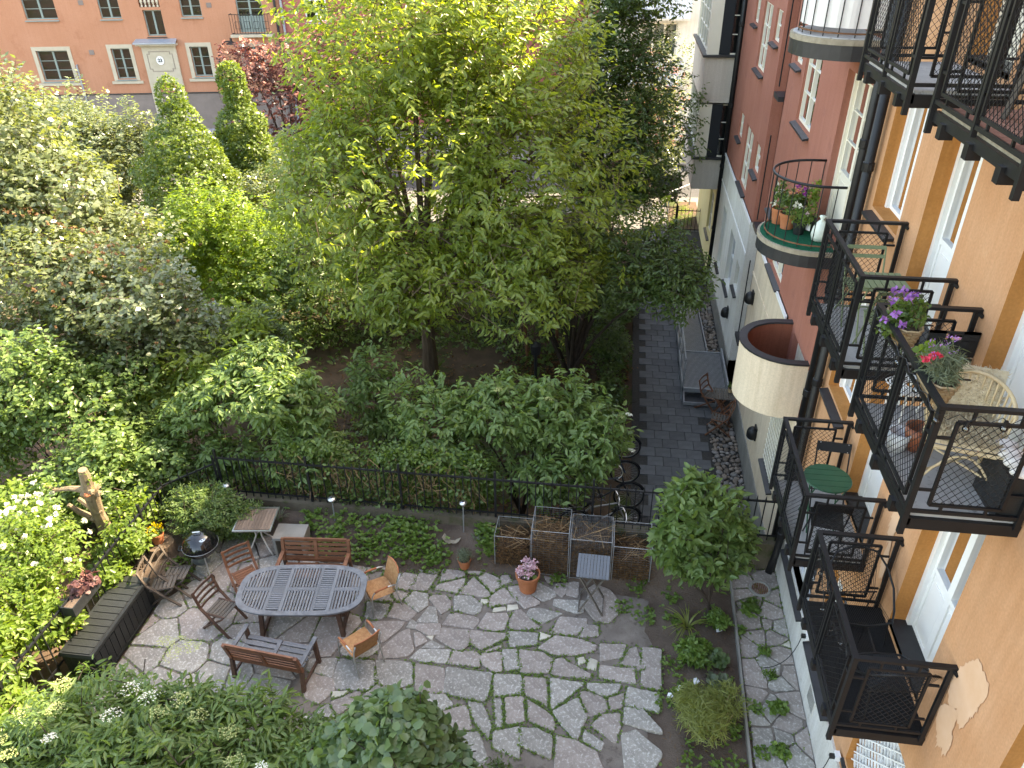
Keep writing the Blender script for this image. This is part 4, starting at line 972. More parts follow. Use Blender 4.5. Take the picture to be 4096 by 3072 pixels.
# ---------------------------------------------------------------- street front opposite: number 23, red neighbour, white house
A0 = Vector((-32.07, 41.41, 0)); an23 = math.radians(10.275); dv = Vector((math.cos(an23), math.sin(an23), 0)); nv = Vector((dv.y, -dv.x, 0))
def mp23(u, v, d): p = A0+dv*u-nv*d; return (p.x, p.y, v)
b23 = thing('apartment_building', 'salmon orange house with sage window frames and a numbered stone doorway', 'building', (A0+dv*4+Vector((0, 0, GZ))))
wl_ = [(-.28, 1.44, 5.22, 6.7, 2, 3, .06), (3.72, 4.83, 5.22, 6.7, 2, 3, .06), (8.05, 9.16, 5.25, 6.7, 2, 3, .06), (11.05, 12.45, 4.42, 6.7, 2, 4, .06),
       (-5.6, -4.5, 5.22, 6.7, 2, 3, .06), (-.3, 1.4, 2.1, 3.66, 2, 3, .06), (3.78, 4.8, 2.14, 3.72, 2, 3, .06), (8.1, 9.1, 2.2, 3.75, 2, 3, .06), (11.05, 12.1, 2.15, 3.7, 2, 3, .06), (-5.6, -4.4, 2.1, 3.66, 2, 3, .06)]
ops = [o[:4] for o in wl_]+[(6.0, 7.0, 4.32, 5.6), (5.9, 7.0, 5.74, 7)]
facade(mp23, -10, 13.35, 1.3, 15.5, ops, .22, m_facade23, m_facade23, b23)
mbp = MB(); hexa(mbp, mp23, -10, 13.35, -1, 1.3, -.06, .4); mbp.build('plinth', m_plinth23, b23)
mbp = MB(); hexa(mbp, mp23, -10, 13.35, 1.302, 1.36, -.09, .02); mbp.build('plinth_flashing', m_sill, b23)
mbp = MB(); hexa(mbp, mp23, -10, 13.35, -1, 15.5, 1.0, 12); mbp.build('wall', m_facade23, b23)
for i, (a, b, c, d, nx, ny, fw) in enumerate(wl_):
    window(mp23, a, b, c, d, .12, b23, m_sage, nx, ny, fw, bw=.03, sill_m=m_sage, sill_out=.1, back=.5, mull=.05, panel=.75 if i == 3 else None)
    if 2 < c < 3:
        fr = MB()
        for (p, q, r, s) in ((a-.2, a-.001, c-.1, d+.2), (b+.001, b+.2, c-.1, d+.2), (a-.001, b+.001, d+.001, d+.2)): hexa(fr, mp23, p, q, r, s, -.03, .03)
        hexa(fr, mp23, a-.35, b+.35, c-.26, c-.12, -.08, .02); fr.build('window_surround', m_sandstone, b23)
# stair window and stone doorway with its number
window(mp23, 6.0, 7.0, 4.32, 5.6, .15, b23, m_sage, 2, 1, .06, back=.5, sill_m=m_sill, sill_out=.05)
bal = MB()
for k in range(5): 
    u = 6.03+k*.21; c = mp23(u, 0, .05); bal.lathe([(.06, 5.75), (.06, 5.8), (.03, 5.85), (.075, 6.0), (.03, 6.3), (.06, 6.4)], 8, (c[0], c[1], 0))
bal.build('balusters', m_sandstone, b23)
dwy = MB(); hexa(dwy, mp23, 5.5, 6.0, -.2, 3.85, -.10, .02); hexa(dwy, mp23, 6.9, 7.36, -.2, 3.85, -.10, .02); hexa(dwy, mp23, 6.0, 6.9, 1.9, 3.85, -.10, .02)
dwo = dwy.build('stone_doorway', m_sandstone, b23)
cp_ = MB(); hexa(cp_, mp23, 5.3, 7.5, 3.86, 3.95, -.35, .05); hexa(cp_, mp23, 5.45, 7.4, 3.78, 3.859, -.18, .02); cp_.build('canopy', m_sandstone, dwo)
cz = MB(); cz.add([mp23(5.22, 3.951, -.45), mp23(7.55, 3.951, -.45), mp23(7.5, 4.14, 0), mp23(5.3, 4.14, 0), mp23(5.22, 4.02, -.45), mp23(7.55, 4.02, -.45), mp23(7.5, 4.18, 0), mp23(5.3, 4.18, 0)], [(0, 1, 2, 3), (4, 5, 6, 7), (0, 1, 5, 4), (1, 2, 6, 5), (2, 3, 7, 6), (3, 0, 4, 7)]); cz.build('canopy_roof', m_zinc, dwo)
dd = MB(); hexa(dd, mp23, 6.0, 6.9, -.2, 1.9, .05, .1); dd.build('door', m_dark, b23)
# moulded panel line around the number
ml = MB()
for k in range(2):
    e = .03*k; pts = [(5.72+e, 2.62+e), (5.85+e, 2.62+e), (5.85+e, 2.5+e), (7.0-e, 2.5+e), (7.0-e, 2.62+e), (7.13-e, 2.62+e), (7.13-e, 3.42-e), (7.0-e, 3.42-e), (7.0-e, 3.55-e), (5.85+e, 3.55-e), (5.85+e, 3.42-e), (5.72+e, 3.42-e)]
    for i in range(len(pts)): ml.bar(mp23(*pts[i], -.10), mp23(*pts[(i+1) % len(pts)], -.10), .014)
ml.build('panel_moulding', m_plinth23, dwo)
np_ = MB(); n = 28; vs = [mp23(6.39, 3.08, -.135)]+[mp23(6.39+.21*math.cos(2*math.pi*i/n), 3.08+.23*math.sin(2*math.pi*i/n), -.13) for i in range(n)]
np_.add(vs, [(0, 1+i, 1+(i+1) % n) for i in range(n)]); npl = np_.build('number_plate', m_wpaint, dwo)
cu = bpy.data.curves.new('house_number', 'FONT'); cu.body = '23'; cu.size = .25; cu.align_x = 'CENTER'; cu.align_y = 'CENTER'; cu.extrude = .004; cu.offset = .006; cu.materials.append(m_text)
dg = bpy.context.evaluated_depsgraph_get(); tmp = bpy.data.objects.new('t', cu); COL.objects.link(tmp); bpy.context.view_layer.update()
tme_ = bpy.data.meshes.new_from_object(tmp.evaluated_get(bpy.context.evaluated_depsgraph_get())); bpy.data.objects.remove(tmp)
c = mp23(6.39, 3.08, -.15); lt = link('house_number', tme_, dwo, Vector(c)-parent_loc(dwo), (math.pi/2, 0, an23))
# small iron balcony with planter, vents, pipes and lamp
ib = MB(); hexa(ib, mp23, 10.6, 12.85, 4.22, 4.36, -.45, 0); ibo = ib.build('small_balcony', m_sandstone, b23)
ir = MB()
for (a, b) in (((10.7, -.4), (12.75, -.4)), ((10.7, -.4), (10.7, 0)), ((12.75, -.4), (12.75, 0))):
    for z in (4.4, 5.36): ir.bar(mp23(a[0], z, a[1]), mp23(b[0], z, b[1]), .03)
for k in range(15): u = 10.7+k*2.05/14; ir.bar(mp23(u, 4.4, -.4), mp23(u, 5.36, -.4), .018)
for k in range(4):
    u = 10.95+k*.5
    for (p, q) in (((u, 4.65), (u+.3, 4.65)), ((u+.3, 4.65), (u+.3, 5.0)), ((u+.3, 5.0), (u, 5.0)), ((u, 5.0), (u, 4.65))): ir.bar(mp23(*p, -.41), mp23(*q, -.41), .018)
ir.build('iron_railing', m_black, ibo)
for (u, v) in ((2.72, 3.54), (2.87, 6.01), (9.62, 5.8), (9.9, 3.0)): vb = MB(); hexa(vb, mp23, u-.13, u+.13, v-.12, v+.12, -.03, .01); vb.build('vent', m_plinth23, b23)
MB().tube([mp23(1.74, 2.9, .05), mp23(1.74, 2.9, -.1), mp23(1.74, 1.3, -.1), mp23(1.74, 0, -.1)], .05, 8).build('wall_pipe', m_zinc, b23)
for u in (13.15, 13.5): MB().tube([mp23(u, 15, -.1), mp23(u, -.5, -.1)], .07, 8).build('downpipe', m_sill if u < 13.3 else m_zinc, b23)
sl_ = thing('street_lamp', 'thin black street lamp with curved neck in front of the salmon house', 'street lamp', mp23(10.6, GZ, -3.2))
a = Vector(mp23(10.6, 0, -3.2)); MB().tube([a+Vector((0, 0, GZ)), a+Vector((0, 0, 3.6)), a+Vector((.15, 0, 4.1)), a+Vector((.5, 0, 4.4)), a+Vector((.85, 0, 4.42))], [.07, .05, .04, .035, .03], 8).build('pole', m_black, sl_)
MB().lathe([(0, .18), (.05, .16), (.06, .02), (.26, -.08), (.27, -.12), (0, -.12)], 12, (a.x+.85, a.y, 4.4)).build('lamp_head', m_black, sl_)
r23 = thing('apartment_building', 'brick red house with white windows next to the salmon house', 'building', mp23(19, GZ, 0))
ops = [(14.7, 15.9, 4.9, 6.5), (18.42, 19.68, 4.78, 6.5), (21.7, 22.7, 4.75, 6.5), (24.6, 25.6, 4.75, 6.5), (14.7, 15.9, 1.6, 3.2), (18.42, 19.68, 1.6, 3.2), (21.7, 22.7, 1.6, 3.2)]
facade(mp23, 13.36, 33.5, -1, 15.5, ops, .2, m_facade_red, m_facade_red, r23); mbp = MB(); hexa(mbp, mp23, 13.36, 33.5, -1, 15.5, 1.0, 12); mbp.build('wall', m_facade_red, r23)
for o in ops: window(mp23, *o, .1, r23, m_wpaint, 2, 3, .08, bw=.04, sill_m=m_zinc, sill_out=.08, mull=.06)
# white house across the street, right of the red one
wh = thing('apartment_building', 'cream white house with corrugated balcony fronts across the street', 'building', (2, 42, GZ))
mpWh = lambda u, v, d: (u, 42.0+d, v)
ops = [(.55, 2.35, 3.7, 5.2), (.55, 2.35, .4, 2.2)]
facade(mpWh, -1.5, 9, -.45, 15, ops, .2, m_white, m_white, wh); window(mpWh, .55, 2.35, 3.7, 5.2, .1, wh, m_frame, 3, 1, .07, mull=.05); window(mpWh, .55, 2.35, .4, 2.2, .1, wh, m_frame, 3, 1, .07, mull=.05)
MB().b2(-1.5, 9, 41.95, 42.4, -1, -.45).build('plinth', m_plinth23, wh); MB().b2(-1.5, 9, 42.5, 55, -1, 15).build('wall', m_white, wh)
for z0, z1, x1 in ((5.5, 6.6, 2.85), (2.45, 3.55, 2.75)):
    vs = []; n = 60
    for i in range(n+1):
        x = -.4+(x1+.4)*i/n; vs += [(x, 40.95+(.025 if i % 2 else 0), z0), (x, 40.95+(.025 if i % 2 else 0), z1)]
    pb = MB().b2(-.4, x1, 41.0, 42, z0-.08, z0+.05).build('balcony', m_white, wh); MB().add(vs, [(2*i, 2*i+2, 2*i+3, 2*i+1) for i in range(n)]).build('corrugated_front', m_sage_corr, pb)
    MB().b2(-.4, x1, 40.94, 41.0, z1, z1+.05).build('handrail', m_zinc, pb)

# ---------------------------------------------------------------- patio furniture
_cube = {}
def cube_me(mat, name='slat'):
    k = (mat.name, name)
    if k not in _cube:
        b = MB(); e = .04
        b.box((0, 0, 0), (1, 1, 1)); me = b.mesh(name); me.materials.append(mat); _cube[k] = me
    return _cube[k]
def slat(parent, c, d, mat, rot=(0, 0, 0), name='slat'):
    o = link(name, cube_me(mat, name), parent, c, rot); o.scale = d; return o
def P(par, name, mat, fn, smooth=False, **kw):
    b = MB(); fn(b); return b.build(name, mat, par, world=False, smooth=smooth, **kw)
def rodslat(parent, p, q, w, h, mat, name='slat', up=(0, 0, 1)):
    b = MB(); b.bar(p, q, w, h, up); return b.build(name, mat, parent, world=False)

def oval_table():
    t = thing('garden_table', 'large oval grey weathered slatted wooden table in the middle of the seating', 'table', (-4.65, 8.15, 0), math.radians(7.5))
    a, b, z = 1.03, .54, .735
    def half(x, aa=a, bb=b):
        s = .50
        ax = abs(x)
        if ax <= aa-s: return bb
        k = (ax-(aa-s))/s
        return bb*(max(0, 1-k**2.4))**(1/2.4)
    def outline(aa, bb, n=64):
        pts = []
        for i in range(n):
            an = 2*math.pi*i/n; c, s = math.cos(an), math.sin(an); e = 2/3.2
            pts.append((aa*math.copysign(abs(c)**e, c), bb*math.copysign(abs(s)**e, s)))
        return pts
    def hw(x, aa, bb): return bb*max(0, 1-min(1, abs(x)/aa)**3.2)**(1/3.2)
    ai, bi = a-.095, b-.085
    o, i_ = outline(a, b), outline(ai, bi); n = len(o); rim = MB(); vs = []
    for p, q in zip(o, i_): vs += [(p[0], p[1], z-.03), (p[0], p[1], z), (q[0], q[1], z), (q[0], q[1], z-.03)]
    rim.add(vs, [(4*k+j, 4*k+(j+1) % 4, 4*((k+1) % n)+(j+1) % 4, 4*((k+1) % n)+j) for k in range(n) for j in range(4)])
    rim.build('rim', m_grey_teak, t, world=False)
    xs = [-.93, -.50, -.25, .25, .50, .93]
    for x in xs[1:-1]: slat(t, (x, 0, z-.016), (.055, 2*hw(x, ai, bi)+.01, .028), m_grey_teak, name='cross_rail')
    for k in range(5):
        x0, x1 = xs[k]+.03, xs[k+1]-.03
        if k in (0, 2, 4):
            xa, xb = (x0-.03 if k == 0 else x0), (x1+.03 if k == 4 else x1)
            slat(t, ((xa+xb)/2, 0, z-.015), (xb-xa, .075, .028), m_grey_teak, name='mid_rail')
            m_ = int((xb-xa)/.047)
            for j in range(m_):
                x = xa+(j+.5)*(xb-xa)/m_; h = hw(x, ai, bi)
                if h < .08: continue
                for s in (1, -1): slat(t, (x, s*(h+.04)/2, z-.013), (.030, h-.045, .026), m_grey_teak)
        else:
            m_ = 19
            for j in range(m_):
                y = -bi+.03+(j+.5)*(2*bi-.06)/m_; slat(t, ((x0+x1)/2, y, z-.013), (x1-x0, .031, .026), m_grey_teak)
    for sx in (-1, 1):
        for s in (-1, 1): rodslat(t, (sx*.60, s*.30, z-.04), (sx*.66, s*.36, 0), .065, .065, m_dark_wood, 'leg', (1, 0, 0))
        rodslat(t, (sx*.64, -.33, .1), (sx*.64, .33, .1), .05, .07, m_dark_wood, 'stretcher')
        rodslat(t, (sx*.6, -.36, z-.06), (sx*.6, .36, z-.06), .05, .06, m_dark_wood, 'apron')
    for s in (-1, 1): rodslat(t, (-.75, s*.27, z-.065), (.75, s*.27, z-.065), .03, .06, m_dark_wood, 'apron')
    rodslat(t, (-.64, 0, .14), (.64, 0, .14), .06, .05, m_dark_wood, 'stretcher')
    P(t, 'umbrella_hole_cap', m_grey_teak, lambda q: q.lathe([(0, .004), (.03, .004), (.034, 0)], 14, (0, 0, z)))
    return t
oval_table()
def bench(label, loc, rz, seat_m):
    t = thing('garden_bench', label, 'bench', loc, rz, 'wooden two-seat benches at the oval table'); W = 1.22
    for sx in (-1, 1):
        x = sx*(W/2-.035)
        rodslat(t, (x, -.27, 0), (x, -.25, .56), .055, .055, m_dark_wood, 'leg', (1, 0, 0))
        rodslat(t, (x, .27, 0), (x, .21, .42), .055, .055, m_dark_wood, 'leg', (1, 0, 0))
        rodslat(t, (x, .20, .41), (x, .30, .82), .05, .055, m_brown_wood, 'back_post', (1, 0, 0))
        rodslat(t, (x, -.31, .575), (x, .25, .575), .065, .03, seat_m, 'armrest'); rodslat(t, (x, -.25, .13), (x, .25, .13), .03, .045, m_dark_wood, 'stretcher')
    for s in range(2):
        x0, x1 = (-W/2+.07, -.035) if s == 0 else (.035, W/2-.07)
        for k in range(5): slat(t, ((x0+x1)/2, -.23+k*.095, .40-.012*k), (x1-x0, .072, .022), seat_m, name='seat_slat')
        for k in range(4): slat(t, ((x0+x1)/2, .215+k*.021, .47+k*.085), (x1-x0, .02, .05), m_brown_wood, (math.radians(-13), 0, 0), 'back_slat')
    rodslat(t, (-W/2+.06, .298, .81), (W/2-.06, .298, .81), .03, .06, m_brown_wood, 'top_rail'); rodslat(t, (-W/2+.06, .21, .425), (W/2-.06, .21, .425), .03, .06, m_brown_wood, 'back_rail')
    rodslat(t, (0, .208, .42), (0, .296, .80), .06, .035, m_brown_wood, 'stile', (0, 1, 0)); slat(t, (0, -.03, .388), (.06, .46, .03), seat_m, (-.12, 0, 0), 'seat_rail')
    rodslat(t, (-W/2+.06, -.265, .365), (W/2-.06, -.265, .365), .03, .06, m_brown_wood, 'front_rail')
    return t
bench('brown slatted two-seat bench facing us from behind the oval table', (-4.78, 8.90, 0), math.radians(5), m_brown_wood)
bench('two-seat bench with brown back and grey seat turned away in front of the oval table', (-4.76, 7.12, 0), math.radians(175), m_grey_teak)
def folding_chair(label, loc, rz, mat, seat_m, group, back_n=4, w=.44, tilt=.0):
    t = thing('folding_chair', label, 'chair', loc, rz, group)
    for sx in (-1, 1):
        x = sx*w/2; b = MB(); pts = [(x, -.30, 0), (x, -.02, .32), (x, .18, .56), (x, .26, .86)]
        for p, q in zip(pts[:-1], pts[1:]): b.bar(p, q, .022, .042, (1, 0, 0))
        b.build('front_leg', mat, t, world=False)
        rodslat(t, (x-sx*.03, .32, 0), (x-sx*.03, -.2, .42), .022, .04, mat, 'rear_leg', (1, 0, 0))
    for k in range(6): slat(t, (0, -.19+k*.068, .43-.008*k), (w-.07, .05, .016), seat_m, name='seat_slat')
    for s in (-1, 1): slat(t, (s*(w/2-.05), -.02, .415), (.025, .4, .022), mat, (-.1, 0, 0), 'seat_rail')
    for k in range(back_n):
        f = k/(max(1, back_n-1)); y = .17+f*.085; z = .56+f*.27; b = MB(); n = 5
        for i in range(n):
            x0, x1 = -w/2+.01+(w-.02)*i/n, -w/2+.01+(w-.02)*(i+1)/n; c = lambda x: .025*(1-(2*x/w)**2)
            b.bar((x0, y+c(x0), z), (x1, y+c(x1), z), .015, .042)
        b.build('back_slat', mat, t, world=False)
    rodslat(t, (-w/2, .24, .06), (w/2, .24, .06), .02, .03, mat, 'stretcher')
    return t
gC = 'dark wooden folding chairs at the oval table'
folding_chair('dark brown folding chair with its back to the storage box', (-5.98, 7.87, 0), math.radians(76), m_dark_wood, m_old_wood, gC)
folding_chair('brown wooden folding chair with tall slatted back between kettle grill and oval table', (-5.90, 8.62, 0), math.radians(44), m_brown_wood, m_brown_wood, gC)
m_frame_old = M('old_brown_wood', (.075, .058, .045), (.12, .095, .075), 9, .8, .2, bump=.3, rand=.15)
gW = 'weathered folding chairs beside the storage box'
folding_chair('weathered grey wooden folding chair standing nearer the kettle grill', (-7.10, 8.50, 0), math.radians(96), m_frame_old, m_old_wood, gW, 3, .40)
folding_chair('weathered folding chair with whitish sunlit seat right behind the storage box', (-7.20, 8.26, .0), math.radians(104), m_frame_old, m_old_wood, gW, 3, .40)
def rattan_chair(label, loc, rz):
    t = thing('rattan_armchair', label, 'chair', loc, rz, 'rattan armchairs with metal tube frames'); t.scale = (.93, .93, .93)
    for sx in (-1, 1):
        x = sx*.27
        P(t, 'frame', m_alu, lambda b: b.tube([(x, -.27, 0), (x, -.24, .52), (x, -.20, .60), (x, -.12, .635), (x*.98, .10, .63), (x*.95, .22, .60)], .013, 8), True)
        P(t, 'leg', m_alu, lambda b: b.tube([(x*.9, .30, 0), (x*.9, .22, .42), (x*.9, .26, .62), (x*.88, .33, .80)], .013, 8), True)
        P(t, 'arm_wrap', m_terra, lambda b: b.tube([(x, -.18, .612), (x, -.10, .637), (x*.98, .06, .633)], .019, 8), True)
    def surf(pts, w0, w1, name, cyl=.03):
        n = 10; V = []; F = []; m = len(pts); uu = []
        # fine weave as real ridges
        N, Mq = 44, 36
        for i in range(N+1):
            f = i/N*(m-1); k = min(int(f), m-2); g = f-k; p = Vector(pts[k])*(1-g)+Vector(pts[k+1])*g; w = w0+(w1-w0)*i/N
            for j in range(Mq+1):
                u = (j/Mq-.5)*2; r = .0045*math.sin(j*math.pi/1.0+math.pi*(i % 2)+math.pi/2)*(1 if True else 0)
                V.append((u*w/2, p.y+cyl*(u*u), p.z+r+(0 if cyl else 0)))
        for i in range(N):
            for j in range(Mq): F.append((i*(Mq+1)+j, i*(Mq+1)+j+1, (i+1)*(Mq+1)+j+1, (i+1)*(Mq+1)+j))
        me = npmesh(name, np.array(V), np.array(F), m_wicker); link(name, me, t)
    surf([(0, -.26, .40), (0, -.24, .435), (0, .0, .415), (0, .20, .41)], .50, .46, 'seat', 0)
    surf([(0, .20, .41), (0, .235, .5), (0, .29, .68), (0, .345, .84)], .46, .48, 'backrest', -.04)
    P(t, 'rim', m_terra, lambda b: b.tube([(-.24, .30, .83), (-.12, .335, .845), (0, .345, .85), (.12, .335, .845), (.24, .30, .83)], .014, 6), True)
    P(t, 'seat_bar', m_alu, lambda b: (b.tube([(-.25, -.25, .40), (.25, -.25, .40)], .011, 6), b.tube([(-.24, .2, .4), (.24, .2, .4)], .011, 6)))
    return t
rattan_chair('rattan armchair with tall golden back at the far end of the oval table', (-3.54, 8.66, 0), math.radians(-52))
rattan_chair('low rattan armchair seen from behind, beside the near bench', (-3.52, 7.50, 0), math.radians(-131))
# slatted bistro table with metal rim
t = thing('bistro_table', 'square bistro table with brown slatted top, pale rim and curved metal legs', 'table', (-6.10, 9.66, .05), math.radians(8))
for k in range(11): slat(t, (-.29+k*.058, 0, .66), (.053, .56, .018), m_rust_slat)
for (c, d) in (((0, -.31, .66), (.66, .02, .026)), ((0, .31, .66), (.66, .02, .026)), ((-.33, 0, .66), (.02, .64, .026)), ((.33, 0, .66), (.02, .64, .026))): slat(t, c, d, m_chrome, name='rim')
for sx in (-1, 1):
    for s in (-1, 1): P(t, 'leg', m_offwhite, lambda b: b.tube([(sx*.22, s*.20, .645), (sx*.06, s*.06, .5), (sx*.05, s*.05, .32), (sx*.14, s*.13, .12), (sx*.25, s*.23, 0)], .016, 8), True)
P(t, 'leg_ring', m_offwhite, lambda b: b.ring((0, 0, .42), .065, .012, 14, 6))
# concrete block table
t = thing('concrete_table', 'low grey concrete block table behind the far bench', 'table', (-5.49, 9.66, .04), math.radians(5))
P(t, 'top', m_conc, lambda b: b.box((0, 0, .425), (.56, .40, .05))); P(t, 'side', m_conc, lambda b: b.box((-.255, 0, .199), (.05, .398, .398))); P(t, 'side', m_conc, lambda b: b.box((.255, 0, .199), (.05, .398, .398)))
# kettle grill
t = thing('kettle_grill', 'black kettle charcoal grill with domed lid on three legs', 'grill', (-6.84, 8.98, 0), .3)
P(t, 'bowl', m_enamel, lambda b: b.lathe([(.04, .44), (.14, .455), (.22, .50), (.27, .56), (.29, .63), (.295, .66), (.28, .66)], 32), True)
lid = P(t, 'lid', m_enamel, lambda b: b.lathe([(.302, .655), (.305, .67), (.295, .70), (.26, .78), (.20, .85), (.12, .895), (.05, .91), (0, .912)], 32), True)
P(lid, 'lid_band', m_steel, lambda b: b.ring((0, 0, .662), .303, .007, 32, 6))
P(lid, 'vent', m_chrome, lambda b: b.lathe([(0, .012), (.055, .006), (.06, 0)], 16, (.10, -.13, .863)))
for k in range(4): P(lid, 'vent_hole', m_text, lambda b: b.lathe([(0, .016), (.012, .014)], 8, (.10+.03*math.cos(k*1.57), -.13+.03*math.sin(k*1.57), .862)))
P(lid, 'handle', m_chrome, lambda b: b.tube([(-.06, -.02, .90), (-.06, -.02, .955), (.06, -.02, .955), (.06, -.02, .90)], .014, 8))
for k in range(3):
    a = k*2.094+.9; P(t, 'leg', m_alu, lambda b: b.tube([(.17*math.cos(a), .17*math.sin(a), .5), (.30*math.cos(a), .30*math.sin(a), .02)], .014, 8))
for k in (1, 2):
    a = k*2.094+.9
    P(t, 'wheel', m_tyre, lambda b: b.ring((.31*math.cos(a)+.03*(1 if k == 2 else -1), .31*math.sin(a), .075), .06, .018, 20, 8, 'x'))
P(t, 'axle', m_steel, lambda b: b.tube([(.31*math.cos(2.994), .31*math.sin(2.994), .075), (.31*math.cos(5.088), .31*math.sin(5.088), .075)], .008, 6))
P(t, 'ash_pan', m_steel, lambda b: b.lathe([(0, .30), (.12, .30), (.19, .335), (.2, .34)], 22)); P(t, 'side_handle', m_plastic, lambda b: b.tube([(-.29, .03, .62), (-.36, .03, .63), (-.36, -.07, .63), (-.29, -.07, .62)], .012, 6))
# flower helper
def petals(parent, name, pts, mat, per, L, W, seed, T=KITE_T, spread=.03):
    if len(pts) > 1:
        for i, p in enumerate(pts): petals(parent, name, [(0, 0, 0)], mat, per, L, W, seed*50+i, T, spread).location = p
        return
    rg = np.random.default_rng(seed); n = len(pts)*per; c = np.repeat(np.array(pts, float), per, 0)
    d = norm(rg.normal(size=(n, 3))*np.array([1, 1, .6])+np.array([0, 0, .45])); p = c+d*spread*rg.random((n, 1))
    V, F = leaf_verts(p, d+rg.normal(size=(n, 3))*.5, d+rg.normal(size=(n, 3))*.2, rg.uniform(.7, 1.2, n)*L, rg.uniform(.7, 1.2, n)*W, T)
    return link(name, npmesh(name, V, F, mat, np.repeat(rg.random(n), len(T))), parent)
def tuft(parent, name, blobs, n, L, W, mat, seed, T=KITE_T, per=4, tl=.08, mode='whorl', droop=.1, shell=.2, flat=.5, lump=.3):
    rg = np.random.default_rng(seed); tips, out, _ = crown_points(blobs, n, rg, shell, .3, lump)
    V, F, lv, td = make_leaves(tips, out, rg, per, L, W, T, tl, droop, flat, mode); return link(name, npmesh(name, V, F, mat, lv), parent)
def pot(name, label, loc, r, h, group=None, cat='potted plant', mat=None):
    t = thing(name, label, cat, loc, rnd.uniform(0, 6), group)
    P(t, 'pot', mat or m_terra, lambda b: b.lathe([(0, 0), (r*.68, 0), (r*.90, h*.78), (r*.92, h*.79), (r, h*.80), (r*1.02, h), (r*.9, h), (r*.86, h*.86), (0, h*.86)], 24), False)
    P(t, 'potting_soil', m_soil, lambda b: b.lathe([(0, h*.90), (r*.5, h*.89), (r*.865, h*.865)], 14))
    return t
# stump and yellow flowers
st = thing('tree_stump', 'brown sawn tree stump standing beside the kettle grill', 'stump', (-7.72, 9.12, .1))
b = MB(); n = 18; prof = [(-.1, .31), (.05, .26), (.2, .235), (.36, .225)]; vs = []
for (z, r) in prof:
    for i in range(n): a = 2*math.pi*i/n; k = 1+.07*math.sin(3*a+1)+.04*math.sin(7*a); vs.append((r*k*math.cos(a), r*k*math.sin(a), z))
b.add(vs, [(j*n+i, j*n+(i+1) % n, (j+1)*n+(i+1) % n, (j+1)*n+i) for j in range(3) for i in range(n)]+[tuple(3*n+i for i in range(n))]); b.build('log', m_bark, st, world=False)
t = pot('potted_plant', 'terracotta pot of yellow daisies on the tree stump', (-7.74, 9.12, .465), .125, .22)
tuft(t, 'foliage', [(0, 0, .25, .12, .12, .08)], 40, .07, .04, l_ivy, 3); petals(t, 'flower_head', [(rnd.uniform(-.13, .13), rnd.uniform(-.12, .1), rnd.uniform(.28, .36)) for _ in range(26)], l_yellow, 9, .03, .014, 4, spread=.012)
P(t, 'plant_tag', m_steel, lambda b: b.box((.08, .02, .28), (.06, .006, .07)))
# storage box
t = thing('storage_box', 'long black plastic storage box with plank pattern beside the fence', 'storage box', (-7.60, 7.36, .03), math.radians(.5))
P(t, 'body', m_plastic, lambda b: b.box((0, 0, .27), (.50, 1.56, .53)))
ld = P(t, 'lid', m_plastic, lambda b: b.box((0, 0, .565), (.56, 1.64, .05), taper=.97))
for k in range(12): slat(ld, (0, -.715+k*.130, .595), (.44, .116, .016), m_plastic, name='lid_plank')
for k in range(12): slat(t, (.256, -.70+k*.1275, .28), (.016, .114, .46), m_plastic, name='front_plank')
for k in range(5): slat(t, (-.18+k*.09, -.786, .28), (.082, .014, .46), m_plastic, name='end_plank')
slat(t, (.262, 0, .035), (.03, 1.6, .06), m_plastic, name='base_rail')
# planter hooked on the fence
t = thing('fence_planter', 'black trough planter with burgundy leaves hooked on the fence above the storage box', 'planter', (-7.74, 7.2, 1.0), 0)
P(t, 'trough', m_plastic, lambda b: (b.box((0, 0, .08), (.19, .62, .02)), b.box((-.095, 0, .16), (.015, .64, .18)), b.box((.095, 0, .16), (.015, .64, .18)), b.box((0, -.315, .16), (.175, .015, .18)), b.box((0, .315, .16), (.175, .015, .18))))
P(t, 'potting_soil', m_soil, lambda b: b.box((0, 0, .2), (.17, .6, .02))); P(t, 'hook', m_black, lambda b: (b.bar((-.1, -.2, .27), (-.16, -.2, .27), .03, .01), b.bar((-.1, .2, .27), (-.16, .2, .27), .03, .01)))
tuft(t, 'foliage', [(0, .08, .30, .16, .24, .13)], 46, .085, .08, l_heuch, 9, T=ROUND_T, per=3)
petals(t, 'flower_spike', [(.05, .1+.01*k, .42+.025*k) for k in range(8)], l_pink, 5, .02, .015, 5)
# other pots
t = pot('potted_plant', 'small terracotta pot of grey-green lavender at the edge of the paving', (-2.3, 9.64, .02), .12, .22)
tuft(t, 'foliage', [(0, 0, .30, .15, .15, .12)], 260, .07, .009, l_lav, 11, T=THIN_T, per=4, tl=.1)
t = pot('potted_plant', 'large terracotta pot of pale pink geraniums on the paving', (-1.12, 9.28, .035), .21, .38)
tuft(t, 'foliage', [(-.03, .02, .42, .17, .14, .10)], 60, .075, .07, l_elder, 12, T=ROUND_T, per=3)
petals(t, 'flower_head', [(-.16, -.02, .50), (-.05, .1, .54), (.06, .08, .52), (.14, .02, .46), (-.02, .0, .5), (.02, -.13, .46), (.09, -.10, .45), (.0, -.06, .47)], l_pk, 60, .042, .036, 13, spread=.075)
